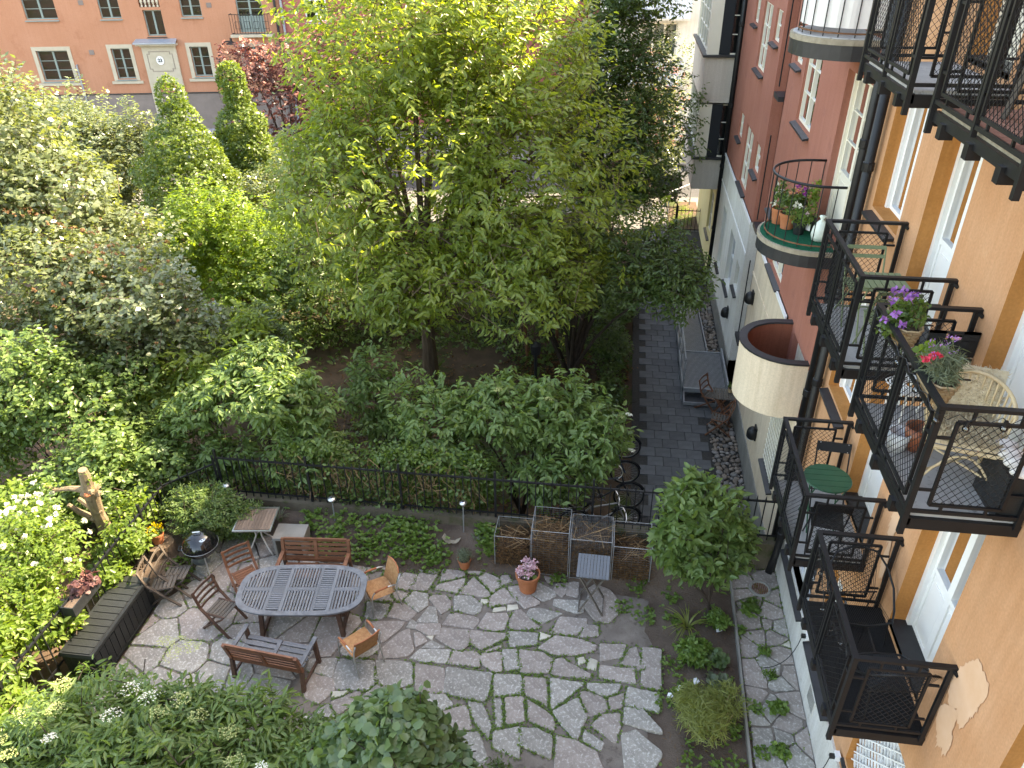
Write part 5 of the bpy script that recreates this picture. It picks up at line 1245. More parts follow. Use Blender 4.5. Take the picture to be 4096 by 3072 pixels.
# small grey folding table
t = thing('folding_table', 'small blue-grey slatted folding table with crossed wooden legs near the compost', 'table', (-.02, 9.12, .02), math.radians(-1))
for k in range(10): slat(t, (-.236+k*.0525, 0, .845), (.047, .53, .018), m_greyslat)
for y in (-.2, .2): slat(t, (0, y, .825), (.5, .03, .02), m_old_wood, name='batten')
for s in (-1, 1):
    y = s*.2; rodslat(t, (-.21, y-.02, .82), (.21, y-.08, 0), .02, .04, m_old_wood, 'leg', (0, 1, 0)); rodslat(t, (.21, y+.02, .82), (-.21, y-.04, 0), .02, .04, m_old_wood, 'leg', (0, 1, 0))
rodslat(t, (.2, -.28, .03), (.2, .12, .03), .02, .03, m_old_wood, 'stretcher'); rodslat(t, (-.2, -.24, .03), (-.2, .16, .03), .02, .03, m_old_wood, 'stretcher')
# garden lamps
def garden_lamp(label, x, y, z0, z1, r):
    t = thing('garden_lamp', label, 'garden lamp', (x, y, z0), 0, 'steel solar lamps along the fence'); h = z1-z0
    P(t, 'stake', m_steel, lambda b: b.tube([(0, 0, -.1), (.02, 0, h)], .012, 8)); P(t, 'lamp_head', m_chrome, lambda b: b.lathe([(0, .035), (.03, .033), (r*.7, .02), (r, .0), (r*.9, -.012), (.03, -.02), (.03, -.07), (0, -.07)], 22, (.02, 0, h)), True)
    P(t, 'solar_cell', m_text, lambda b: b.lathe([(0, .042), (.022, .04), (.024, .035)], 12, (.02, 0, h)))
garden_lamp('steel solar lamp with wide disc head above the leafy ground cover behind the far bench', -4.83, 10.12, .3, .94, .085)
garden_lamp('steel solar lamp on a tall stake next to the leaf-shaped dish', -2.4, 10.14, .35, 1.09, .072)
garden_lamp('steel solar lamp half hidden in the dark corner of the fence', -6.85, 10.12, .3, 1.05, .085)
t = thing('leaf_dish', 'pale leaf-shaped stone dish lying on the soil below the garden lamp', 'dish', (-2.6, 10.0, .33)); b = MB(); n = 22; vs = [(0, 0, 0)]
for j, rr_ in ((1, .5), (2, 1)):
    for i in range(n): a = 2*math.pi*i/n; k = .165*rr_*(1+.05*math.sin(6*a)-.18*max(0, math.cos(a-1.57))**8); vs.append((k*math.cos(a), k*math.sin(a), .05*rr_**2+.008*math.cos(9*a)*rr_))
b.add(vs, [(0, 1+i, 1+(i+1) % n) for i in range(n)]+[(1+i, 1+n+i, 1+n+(i+1) % n, 1+(i+1) % n) for i in range(n)]); o = b.build('dish_bowl', m_rough, t, world=False, smooth=True); o.rotation_euler = (-.35, 0, 0); t.rotation_euler = (.35, .1, 0)
m_wire = M('dull_wire', (.10, .105, .11), (.16, .165, .17), 10, .5, .4, metal=.5)
# compost cages
def cage(label, x0, x1, y0, y1, h, fill, lidded, seed, step=.05, mesh_m=None):
    t = thing('compost_cage', label, 'compost cage', ((x0+x1)/2, (y0+y1)/2, .05), 0, 'wire compost cages by the fence'); w, d = (x1-x0)/2, (y1-y0)/2; r = random.Random(seed); rg = np.random.default_rng(seed)
    fr = MB()
    for (a, b_) in ((-w, -d), (w, -d), (w, d), (-w, d)): fr.bar((a, b_, -.05), (a, b_, h), .012)
    for z in (0.02, h):
        for p, q in (((-w, -d), (w, -d)), ((w, -d), (w, d)), ((w, d), (-w, d)), ((-w, d), (-w, -d))): fr.bar((*p, z), (*q, z), .008)
    fr.build('frame', m_steel, t, world=False)
    def wires(pa, pb, nu, nv, nm):
        b = MB()
        # pa, pb: functions of (u,v)
        for i in range(nu+1): b.bar(pa(i/nu, 0), pa(i/nu, 1), .003)
        for j in range(nv+1): b.bar(pa(0, j/nv), pa(1, j/nv), .003)
        b.build(nm, mesh_m or m_wire, t, world=False, kind='stuff')
    k = lambda L: max(2, int(L/step))
    wires(lambda u, v: (-w+2*w*u, -d, h*v), None, k(2*w)//2, k(h), 'wire_panel'); wires(lambda u, v: (-w+2*w*u, d, h*v), None, k(2*w)//2, k(h), 'wire_panel')
    wires(lambda u, v: (-w, -d+2*d*u, h*v), None, k(2*d)//2, k(h), 'wire_panel'); wires(lambda u, v: (w, -d+2*d*u, h*v), None, k(2*d)//2, k(h), 'wire_panel')
    if lidded: wires(lambda u, v: (-w+2*w*u, -d+2*d*v, h), None, k(2*w), k(2*d), 'wire_lid')
    n = 12; V = []; F = []
    for i in range(n+1):
        for j in range(n+1):
            u, v = i/n, j/n; e = min(u, 1-u, v, 1-v); V.append((-w*.96+1.92*w*u, -d*.94+1.88*d*v, fill*(1-.45*math.exp(-e*9))+r.uniform(-.02, .02)))
    o = len(V); F = [(i*(n+1)+j, (i+1)*(n+1)+j, (i+1)*(n+1)+j+1, i*(n+1)+j+1) for i in range(n) for j in range(n)]
    ring = [i*(n+1) for i in range(n+1)]+[n*(n+1)+j for j in range(1, n+1)]+[(n-i)*(n+1)+n for i in range(1, n+1)]+[n-j for j in range(1, n)]
    for q in ring: V.append((V[q][0], V[q][1], -.05))
    m_ = len(ring); F += [(ring[i], ring[(i+1) % m_], o+(i+1) % m_, o+i) for i in range(m_)]
    MB().add(V, F).build('compost', m_compost, t, world=False)
    def straw(N, mat, nm, L, W):
        p = np.stack([rg.uniform(-w*.95, w*.95, N), rg.uniform(-d*.95, d*.95, N), rg.uniform(.0, 1, N)], -1); side = rg.random(N) < .55
        p[side, 1] = -d*.97; p[:, 2] = np.where(side, p[:, 2]*fill*.95, fill*(.9+.15*rg.random(N)))
        dd = norm(rg.normal(size=(N, 3))*np.array([1, .25, .5])); p[~side] += 0
        Vv, Ff = leaf_verts(p, dd, rg.normal(size=(N, 3)), rg.uniform(.4, 1.3, N)*L, rg.uniform(.6, 1.2, N)*W, THIN_T); link(nm, npmesh(nm, Vv, Ff, mat, np.repeat(rg.random(N), 4)), t, kind='stuff')
    straw(900, l_brown, 'dry_stalks', .16, .008); straw(260, l_brown, 'dead_leaves', .05, .035)
    tw = MB()
    for i in range(16):
        a = Vector((r.uniform(-w, w)*.8, r.uniform(-d, d)*.8, fill)); tw.tube([a, a+Vector((r.uniform(-.2, .2), r.uniform(-.25, .1), r.uniform(.05, .22))), a+Vector((r.uniform(-.35, .35), r.uniform(-.35, .1), r.uniform(.0, .3)))], .004, 3, False)
    tw.build('sticks', m_twig, t, world=False, kind='stuff')
    return t
cage('low dark wire compost cage filled with leaves, next to the garden lamp', -1.76, -1.13, 9.72, 10.24, .72, .52, False, 21, .07, m_black)
cage('tall wire compost cage with a green sprig on its heap', -1.10, -.46, 9.62, 10.24, 1.02, .84, False, 22)
cage('wire compost cage with fine mesh lid behind the small folding table', -.43, .27, 9.60, 10.24, .92, .82, True, 23, .032)
cage('half-empty wire compost cage nearest the leafy shrub', .30, .94, 9.60, 10.24, .84, .52, False, 24)

# ---------------------------------------------------------------- things on the balconies
def string_chair(label, loc, rz):
    t = thing('string_lounge_chair', label, 'chair', loc, rz, 'black string chairs on the balcony with the mat')
    rim = [(-.24, -.24, .36), (-.30, -.12, .40), (-.35, .08, .52), (-.32, .24, .66), (-.22, .34, .80), (0, .38, .86), (.22, .34, .80), (.32, .24, .66), (.35, .08, .52), (.30, -.12, .40), (.24, -.24, .36)]
    P(t, 'hoop', m_black, lambda b: b.tube(rim+[(0, -.27, .35), rim[0]], .012, 7, False), True)
    s = MB()
    for i in range(24):
        f = i/23; x = -.23+.46*f; k = 1-(abs(x)/.36)**2
        s.tube([(x, -.25, .36), (x*.95, .12, .35), (x*.95, .18, .37)], .003, 3, False); s.tube([(x*.95, .18, .37), (x*.97, .27, .60), (x, .30+.08*k, .70+.16*max(0, k))], .003, 3, False)
    s.build('strings', m_black, t, world=False, kind='stuff')
    P(t, 'cross_bar', m_black, lambda b: b.tube([(-.25, .18, .365), (.25, .18, .365)], .009, 6))
    for sx in (-1, 1):
        P(t, 'leg', m_black, lambda b: b.tube([(sx*.22, -.2, .36), (sx*.24, -.24, 0)], .008, 6)); P(t, 'leg', m_black, lambda b: b.tube([(sx*.22, .18, .36), (sx*.24, .26, 0)], .008, 6))
    return t
fB, fC, fD = FL['B'], FL['C'], FL['D']
string_chair('black string lounge chair at the far end of the balcony with the black mat', (2.82, 6.10, fB), math.radians(8))
string_chair('black string lounge chair at the near end of the balcony with the black mat', (2.86, 5.22, fB), math.radians(186))
t = thing('mesh_side_table', 'low black table with mesh top between the string chairs', 'table', (2.68, 5.72, fB))
P(t, 'rim', m_black, lambda b: b.tube([(-.15, -.2, .3), (.15, -.2, .3), (.17, -.18, .3), (.17, .18, .3), (.15, .2, .3), (-.15, .2, .3), (-.17, .18, .3), (-.17, -.18, .3), (-.15, -.2, .3)], .009, 6))
g = MB()
for i in range(22): g.bar((-.17+i*.0162, -.2, .3), (-.17+i*.0162, .2, .3), .004)
for i in range(25): g.bar((-.17, -.2+i*.0167, .3), (.17, -.2+i*.0167, .3), .004)
g.build('mesh_top', m_black, t, world=False, kind='stuff')
for a, b_ in ((-1, -1), (1, -1), (1, 1), (-1, 1)): P(t, 'leg', m_black, lambda q: q.tube([(a*.15, b_*.18, .3), (a*.16, b_*.19, 0)], .008, 6))
# string of bulbs
def bulbs(name, label, pts, n, z_off=-.1):
    t = thing(name, label, 'light string', pts[0]); o = Vector(pts[0]); c = MB(); path_ = [Vector(p)-o for p in pts]
    fine = []
    for a, b_ in zip(path_[:-1], path_[1:]):
        for k in range(12): f = k/12; fine.append(a*(1-f)+b_*f+Vector((0, 0, -.05*math.sin(f*math.pi*3)**2)))
    c.tube(fine, .0035, 4, False); c.build('cable', m_black, t, world=False)
    for k in range(n):
        q = fine[int((k+.5)*len(fine)/n)]; P(t, 'socket', m_black, lambda b: b.lathe([(0, 0), (.014, 0), (.016, -.04), (0, -.04)], 8, q)); P(t, 'bulb', m_bulb, lambda b: b.ball(q+Vector((0, 0, -.065)), .026, 10, 7), True)
bulbs('light_string', 'dark string of clear bulbs along the rail of the balcony with the cane chair', [(2.32, 6.45, 6.96), (2.33, 5.6, 6.96), (2.33, 4.83, 6.96), (2.75, 4.82, 6.96), (3.15, 4.83, 6.96)], 7)
bulbs('light_string', 'thin string of small bulbs inside the front of the balcony with the black mat', [(2.40, 6.4, 4.1), (2.41, 5.9, 3.75), (2.41, 5.4, 4.0), (2.42, 4.9, 4.05)], 5)
# green bistro set
t = thing('bistro_table', 'round dark green folding table on the balcony with black folding chairs', 'table', (2.76, 7.80, fB))
for k in range(5):
    y0, y1 = -.27+k*.108, -.27+(k+1)*.108-.006; n = 8
    pts = [(math.sqrt(max(.0, .0729-y*y)), y) for y in np.linspace(y0, y1, n)]
    poly = [(p[0], p[1]) for p in pts]+[(-p[0], p[1]) for p in pts[::-1]]
    P(t, 'top_board', m_greenpaint, lambda b: b.prism(poly, .70, .722))
P(t, 'rim', m_greenpaint, lambda b: b.ring((0, 0, .71), .272, .012, 32, 6))
for s in (-1, 1):
    P(t, 'leg', m_greenpaint, lambda b: b.tube([(s*.18, -.2, .70), (s*.18, .22, 0)], .009, 6)); P(t, 'leg', m_greenpaint, lambda b: b.tube([(s*.16, .2, .70), (s*.16, -.22, 0)], .009, 6))
P(t, 'cross_bar', m_greenpaint, lambda b: b.tube([(-.18, .2, .04), (.18, .2, .04)], .008, 6))
def metal_chair(label, loc, rz, mat, slats, group, w=.40):
    t = thing('folding_chair', label, 'chair', loc, rz, group)
    for sx in (-1, 1):
        x = sx*w/2
        P(t, 'front_leg', mat, lambda b: b.tube([(x, -.22, 0), (x, .05, .42), (x, .20, .80)], .010, 6)); P(t, 'rear_leg', mat, lambda b: b.tube([(x*.9, .24, 0), (x*.9, -.16, .43)], .010, 6))
    if slats:
        for k in range(6): slat(t, (0, -.16+k*.062, .43), (w-.02, .045, .010), mat, name='seat_slat')
        for k in range(2): slat(t, (0, .165+k*.035, .70+k*.09), (w, .010, .042), mat, (-.35, 0, 0), 'back_slat')
    else:
        P(t, 'seat', mat, lambda b: b.box((0, -.01, .43), (w-.03, .34, .012))); o = P(t, 'backrest', mat, lambda b: b.box((0, 0, 0), (w+.02, .012, .13)))
        o.location = (0, .19, .77); o.rotation_euler = (-.3, 0, 0)
        for sx in (-1, 1):
            for zz in (.72, .82): P(t, 'rivet', m_chrome, lambda b: b.ball((sx*.17, .17+.03*(zz-.72)*10, zz), .008, 6, 4))
    P(t, 'stretcher', mat, lambda b: b.tube([(-w/2*.9, .18, .07), (w/2*.9, .18, .07)], .008, 6))
    return t
metal_chair('black folding chair facing us behind the round green table', (2.93, 8.20, fB), math.radians(-5), m_black, False, 'black folding chairs at the green table')
metal_chair('black folding chair with square seat in front of the round green table', (2.72, 7.36, fB), math.radians(170), m_black, False, 'black folding chairs at the green table')
metal_chair('olive green slatted folding chair facing us on the upper balcony', (2.76, 8.25, fC), math.radians(0), m_sagechair, True, 'olive folding chairs')
metal_chair('olive green slatted folding chair with its back to us on the upper balcony', (2.78, 7.40, fC), math.radians(178), m_sagechair, True, 'olive folding chairs')
t = thing('bistro_table', 'small olive green folding table between the olive chairs', 'table', (2.80, 7.83, fC))
for k in range(7): slat(t, (-.2+k*.066, 0, .66), (.055, .42, .012), m_sagechair)
for s in (-1, 1): P(t, 'leg', m_sagechair, lambda b: b.tube([(s*.18, -.18, .655), (s*.18, .18, 0)], .009, 6)); P(t, 'leg', m_sagechair, lambda b: b.tube([(s*.17, .18, .655), (s*.17, -.18, 0)], .009, 6))
# flower baskets on the rail
def basket(label, loc, rz, flowers):
    t = thing('rail_basket', label, 'flower basket', loc, rz, 'willow baskets on the balcony rail')
    b = MB(); n = 26
    for j in range(9):
        f = j/8; w, d = .19+.06*f, .075+.035*f; pts = []
        for i in range(n+1):
            a = 2*math.pi*i/n; r = 1+.02*(1 if (i+j) % 2 else -1); pts.append((w*r*math.copysign(abs(math.cos(a))**.6, math.cos(a)), d*r*math.copysign(abs(math.sin(a))**.6, math.sin(a)), .17*f))
        b.tube(pts, .0105, 5, False)
    b.build('basket_weave', m_basket, t, world=False); P(t, 'potting_soil', m_soil, lambda q: q.box((0, 0, .13), (.40, .16, .02)))
    P(t, 'hook', m_black, lambda q: (q.bar((-.1, .09, .17), (-.1, .2, .17), .02, .006), q.bar((.1, .09, .17), (.1, .2, .17), .02, .006)))
    return t
t = basket('willow basket of purple petunias on the balcony rail', (2.49, 6.24, 6.83), math.radians(-92), 0)
tuft(t, 'foliage', [(0, 0, .24, .24, .15, .13), (.1, -.12, .14, .15, .12, .12)], 150, .055, .03, l_ivy, 31, per=4); petals(t, 'flower_head', [(-.1, -.1, .38), (.0, -.14, .33), (.1, -.05, .40), (.15, -.14, .28), (.05, .0, .42), (.2, -.08, .2), (-.15, -.02, .36), (.12, -.2, .2)], l_purple, 14, .042, .038, 32, spread=.02)
t = basket('willow basket of lavender and red geranium on the balcony rail', (2.48, 5.36, 6.83), math.radians(-92), 1)
tuft(t, 'foliage', [(.05, 0, .27, .22, .13, .14)], 330, .11, .008, l_lav, 33, T=THIN_T, per=4, tl=.12); tuft(t, 'geranium_leaf', [(-.18, 0, .24, .1, .12, .09)], 34, .06, .06, l_bright, 34, T=ROUND_T, per=3)
petals(t, 'flower_head', [(.12, -.12, .36), (.16, -.15, .33), (.10, -.16, .32), (.15, -.1, .38)], l_redf, 14, .03, .03, 35, spread=.02); petals(t, 'lavender_bud', [(rnd.uniform(-.12, .2), rnd.uniform(-.15, .1), rnd.uniform(.38, .46)) for _ in range(16)], l_purple, 6, .016, .01, 36, spread=.02)
# cane chair with sheepskin
t = thing('cane_armchair', 'pale cane armchair covered with a cream sheepskin', 'armchair', (2.86, 5.42, fC), math.radians(-14))
for (x, y) in ((-.24, -.22), (.24, -.22), (-.22, .24), (.22, .24)): P(t, 'leg', m_cane, lambda b: b.tube([(x*1.1, y*1.1, 0), (x, y, .40)], .019, 8))
for s in (-1, 1): P(t, 'leg_brace', m_cane, lambda b: b.tube(bez((s*.26, -.23, .06), (s*.22, 0, .62), (s*.24, .25, .06), 8), .010, 6)); 
P(t, 'leg_brace', m_cane, lambda b: b.tube(bez((-.26, -.24, .06), (0, -.22, .62), (.26, -.24, .06), 8), .010, 6)); P(t, 'stretcher', m_cane, lambda b: (b.tube([(-.26, -.23, .14), (.26, .23, .14)], .01, 6), b.tube([(.26, -.23, .14), (-.26, .23, .14)], .01, 6)))
P(t, 'seat_ring', m_cane, lambda b: b.tube([(-.27, -.25, .40), (.27, -.25, .40), (.27, .26, .40), (-.27, .26, .40), (-.27, -.25, .40)], .018, 8))
for i in range(22):
    a = math.pi*(i/21)*1.16-.25; x, y = .28*math.cos(a), .10+.24*math.sin(a)*1.0; h = .60+.20*max(0, math.sin(a)); P(t, 'cane_rib', m_cane, lambda b: b.tube([(x, y-.06, .40), (x*1.12, y, h)], .009, 5))
arc = [(.28*1.12*math.cos(math.pi*(i/21)*1.16-.25), .10+.24*math.sin(math.pi*(i/21)*1.16-.25), .60+.20*max(0, math.sin(math.pi*(i/21)*1.16-.25))) for i in range(22)]
P(t, 'top_hoop', m_cane, lambda b: b.tube(arc, .017, 8), True)
t = thing('sheepskin', 'cream sheepskin rug draped over the cane armchair', 'sheepskin', (2.86, 5.42, fC+.44), math.radians(-14)); rg = np.random.default_rng(41); V = []; N = 5200
u = rg.uniform(-1, 1, N); v = rg.uniform(0, 1, N); px = u*.24*(1-.15*np.sin(v*9)**2); s_ = v*.95
py = np.where(s_ < .5, -.24+s_, .26+(s_-.5)*.25); pz = np.where(s_ < .5, .02, (s_-.5)*.85)
base_ = MB()
for (a, b_, c_, d_) in ((-.23, -.24, .23, .0),): pass
base_.yprism([(-.24, -.015), (.24, -.015), (.24, .015), (-.24, .015)], -.24, .25); base_.build('hide', m_fleece, t, world=False)
hb = MB(); hb.box((0, 0, 0), (.46, .025, .40)); o = hb.build('hide', m_fleece, t, world=False); o.location = (0, .31, .2); o.rotation_euler = (-.28, 0, 0)
pp = np.stack([px, py, pz], -1); V, F = leaf_verts(pp, norm(rg.normal(size=(N, 3))+np.array([0, -.5, .6])), rg.normal(size=(N, 3)), rg.uniform(.03, .06, N), np.full(N, .008), THIN_T); link('wool', npmesh('wool', V, F, m_fleece), t, kind='stuff')
# stool with bowl, cushion box, folded chair
t = thing('wire_side_table', 'white wire side table with scrolled top on the balcony', 'side table', (2.60, 5.98, fC))
for k in range(6): P(t, 'scroll', m_wpaint, lambda b: b.tube([(.19*(1-k*.14)*math.cos(a)*(1+.1*math.sin(5*a)), .19*(1-k*.14)*math.sin(a)*(1+.1*math.sin(5*a)), .5) for a in np.linspace(0, 6.283, 24)], .007, 5, False))
for k in range(3): a = k*2.1; P(t, 'leg', m_wpaint, lambda b: b.tube([(.18*math.cos(a), .18*math.sin(a), .5), (.10*math.cos(a), .10*math.sin(a), .25), (.2*math.cos(a), .2*math.sin(a), 0)], .009, 6))
t = thing('flower_pot', 'white pot standing on the balcony floor beside the cane armchair', 'pot', (2.52, 5.74, fC)); P(t, 'pot', m_plasticw, lambda b: b.lathe([(0, 0), (.07, 0), (.10, .18), (.085, .18), (.06, .04), (0, .04)], 18), True)
t = thing('ceramic_bowl', 'rust red curved ceramic pot beside the white pot', 'pot', (2.66, 5.74, fC)); P(t, 'bowl', m_redclay, lambda b: b.lathe([(0, 0), (.05, 0), (.09, .1), (.11, .24), (.098, .24), (.08, .11), (0, .03)], 18), True)
t = thing('cushion_box', 'black storage box with white quilted cushion by the balcony door', 'box', (3.09, 5.08, fC)); P(t, 'box', m_plastic, lambda b: b.box((0, 0, .2), (.2, .42, .4)))
P(t, 'cushion', m_cloth, lambda b: [b.ball((0, -.17+k*.115, .44), .09, 10, 6, 1.15, .7, .5) for k in range(4)], True)
t = thing('folded_board_chair', 'black folded chair leaning on the balcony railing behind the flower baskets', 'chair', (2.98, 6.36, fC), 0); o = P(t, 'back_panel', m_plastic, lambda b: (b.box((0, 0, .68), (.42, .02, .16)), b.box((-.14, 0, .80), (.14, .02, .09)), b.box((.14, 0, .80), (.14, .02, .09)), b.box((0, 0, .835), (.42, .02, .02)))); 
P(t, 'seat_panel', m_plastic, lambda b: b.box((0, -.015, .42), (.40, .022, .34))); 
for s in (-1, 1): P(t, 'tube_leg', m_chrome, lambda b: b.tube([(s*.20, -.10, 0), (s*.20, .0, .6), (s*.2, .005, .84)], .010, 6))
# rough trestle on the top balcony
t = thing('wooden_trestle', 'rough old wooden trestle standing on the upper tiled balcony', 'trestle', (2.86, 5.75, fD+.025))
for (x, y, dx, dy) in ((-.18, -.3, .08, .06), (.16, -.28, -.08, .06), (-.18, .3, .08, -.06), (.16, .3, -.08, -.06)): rodslat(t, (x, y, 0), (x+dx, y+dy, .72), .06, .035, m_old_wood, 'leg')
rodslat(t, (-.05, -.36, .74), (-.05, .36, .74), .16, .04, m_old_wood, 'beam'); rodslat(t, (-.14, -.22, .3), (-.12, .22, .3), .05, .03, m_old_wood, 'stretcher'); rodslat(t, (.1, -.22, .5), (.1, .22, .5), .05, .03, m_old_wood, 'stretcher')
# green felt round balcony: pots and bag
zb = 5.675
def bpot(label, x, y, r, h, mt=None): return pot('potted_plant', label, (x, y, zb), r, h, 'pots on the green felt balcony', mat=mt)
t = bpot('terracotta pot with tall white-flowered plant at the edge of the felt balcony', 2.55, 12.30, .12, .25); tuft(t, 'foliage', [(0, 0, .45, .13, .13, .28)], 90, .07, .035, l_elder, 51, per=3); petals(t, 'flower_head', [(-.1, -.08, .42), (.02, -.12, .30), (.05, .0, .55)], l_white, 6, .05, .04, 52, spread=.01)
t = bpot('terracotta pot with white stains and orange blooms on the felt balcony', 2.66, 12.08, .14, .25); tuft(t, 'foliage', [(0, 0, .42, .17, .17, .22)], 110, .07, .04, l_ivy, 53, per=3); petals(t, 'flower_head', [(0, 0, .56), (.08, .05, .60), (-.06, .08, .58)], l_orangef, 22, .035, .025, 54, spread=.03)
t = bpot('dark pot of magenta dahlias against the wall of the felt balcony', 2.86, 12.32, .13, .22, m_plastic); tuft(t, 'foliage', [(0, 0, .36, .18, .18, .16)], 110, .07, .045, l_dark, 55, per=3); petals(t, 'flower_head', [(-.08, -.05, .52), (.06, 0, .55), (.14, .05, .52), (-.02, .1, .56), (.0, -.1, .5)], l_magenta, 26, .045, .025, 56, spread=.035)
t = bpot('black nursery pot with white label and pink blossoms in front on the felt balcony', 2.80, 11.84, .11, .19, m_plastic); tuft(t, 'foliage', [(0, 0, .30, .2, .2, .15)], 150, .08, .014, l_weed, 57, T=THIN_T, per=4); petals(t, 'flower_head', [(-.12, .02, .36), (.05, -.08, .38), (.16, .0, .35)], l_pk, 22, .025, .02, 58, spread=.03); petals(t, 'white_flower', [(-.05, .1, .46), (.03, .14, .44), (.08, .06, .45)], l_white, 12, .05, .03, 59, spread=.02)
P(t, 'label_tag', m_paper, lambda b: b.box((-.09, -.09, .12), (.09, .004, .10)))
t = bpot('dark pot with tall green plant beside the door of the felt balcony', 2.98, 12.05, .11, .2, m_plastic); tuft(t, 'foliage', [(0, 0, .48, .11, .11, .30)], 110, .06, .03, l_bright, 60, per=3)
t = thing('plastic_bag', 'pale knotted plastic bag standing by the door of the felt balcony', 'bag', (3.05, 11.58, zb)); P(t, 'bag_body', m_bag, lambda b: b.lathe([(0, 0), (.10, .01), (.125, .09), (.11, .2), (.05, .3), (.02, .33), (.05, .38), (.02, .40)], 14), True)
# ---------------------------------------------------------------- path: ramp, café set, bicycles
t = thing('access_ramp', 'grey steel access ramp and platform with grating along the house wall', 'ramp', (2.4, 18, GZ))
for k in range(34): x = 1.98+k*.031; MB().b2(x, x+.012, 17.02, 18.9, GZ+.33, GZ+.36).build('grating_bar', m_steel, t)
MB().b2(1.96, 3.04, 17.0, 18.92, GZ+.27, GZ+.329).build('platform', m_sill, t)
fr = MB(); fr.b2(1.92, 1.96, 16.98, 18.94, GZ+.26, GZ+.40); fr.b2(1.96, 3.06, 16.96, 17.0, GZ+.26, GZ+.38); fr.b2(3.04, 3.08, 17.0, 18.94, GZ+.26, GZ+.52); fr.b2(1.96, 3.04, 18.92, 18.96, GZ+.26, GZ+.38); fr.build('platform_frame', m_steel, t)
MB().b2(1.98, 2.75, 16.62, 16.94, GZ+.13, GZ+.17).build('step', m_sill, t); fr = MB(); fr.b2(1.96, 2.77, 16.6, 16.62, GZ+.10, GZ+.19); fr.bar((1.97, 16.62, GZ+.15), (1.97, 16.96, GZ+.3), .02, .05); fr.bar((2.76, 16.62, GZ+.15), (2.76, 16.96, GZ+.3), .02, .05); fr.build('step_frame', m_steel, t)
rp_ = MB(); rp_.add([(1.98, 18.97, GZ+.34), (2.66, 18.97, GZ+.34), (2.66, 22.3, GZ+.05), (1.98, 22.3, GZ+.05), (1.98, 18.97, GZ+.28), (2.66, 18.97, GZ+.28), (2.66, 22.3, GZ), (1.98, 22.3, GZ)], [(0, 1, 2, 3), (4, 5, 6, 7), (0, 1, 5, 4), (1, 2, 6, 5), (2, 3, 7, 6), (3, 0, 4, 7)]); rp_.build('ramp_deck', m_sill, t)
for k in range(22): x = 1.99+k*.031; MB().bar((x, 18.97, GZ+.352), (x, 22.3, GZ+.062), .012, .02).build('grating_bar', m_steel, t)
for x in (1.95, 2.69): MB().bar((x, 18.97, GZ+.36), (x, 22.35, GZ+.07), .03, .14).build('kerb_plate', m_steel, t)
for x, ys in ((1.93, (17.0, 18.0, 18.95, 20.1, 21.2, 22.3)),):
    for y in ys: MB().bar((x, y, GZ), (x, y, GZ+1.2 if y < 19 else GZ+1.2-.085*(y-18.95)), .04).build('post', m_steel, t)
MB().tube([(1.93, 17.0, GZ+1.2), (1.93, 18.95, GZ+1.2), (1.93, 22.3, GZ+.92)], .022, 6).build('handrail', m_steel, t); MB().tube([(1.93, 17.0, GZ+.8), (1.93, 18.95, GZ+.8), (1.93, 22.3, GZ+.52)], .015, 6).build('handrail', m_steel, t)
t = thing('cafe_table', 'small slatted wooden folding table against the house wall beside the ramp', 'table', (2.86, 16.2, GZ+.02), math.radians(-4))
for k in range(9): slat(t, (-.24+k*.06, 0, .72), (.05, .5, .02), m_old_wood)
for s in (-1, 1): rodslat(t, (-.22, s*.18, .7), (.22, s*.18, 0), .03, .04, m_brown_wood, 'leg', (0, 1, 0)); rodslat(t, (.22, s*.18, .7), (-.22, s*.18, 0), .03, .04, m_brown_wood, 'leg', (0, 1, 0))
folding_chair('wooden folding chair with grey seat in front of the small table by the house wall', (2.76, 15.62, GZ+.02), math.radians(-100), m_brown_wood, m_old_wood, 'folding chairs by the ramp', 3)
folding_chair('wooden folding chair tucked behind the small table by the ramp', (2.60, 16.62, GZ+.02), math.radians(60), m_brown_wood, m_old_wood, 'folding chairs by the ramp', 3)
t = pot('potted_plant', 'small wicker pot with a dry plant on the table by the ramp', (3.0, 16.3, GZ+.752), .07, .12, mat=m_basket); tuft(t, 'foliage', [(0, 0, .18, .07, .07, .08)], 30, .05, .02, l_ivy, 61, per=3)
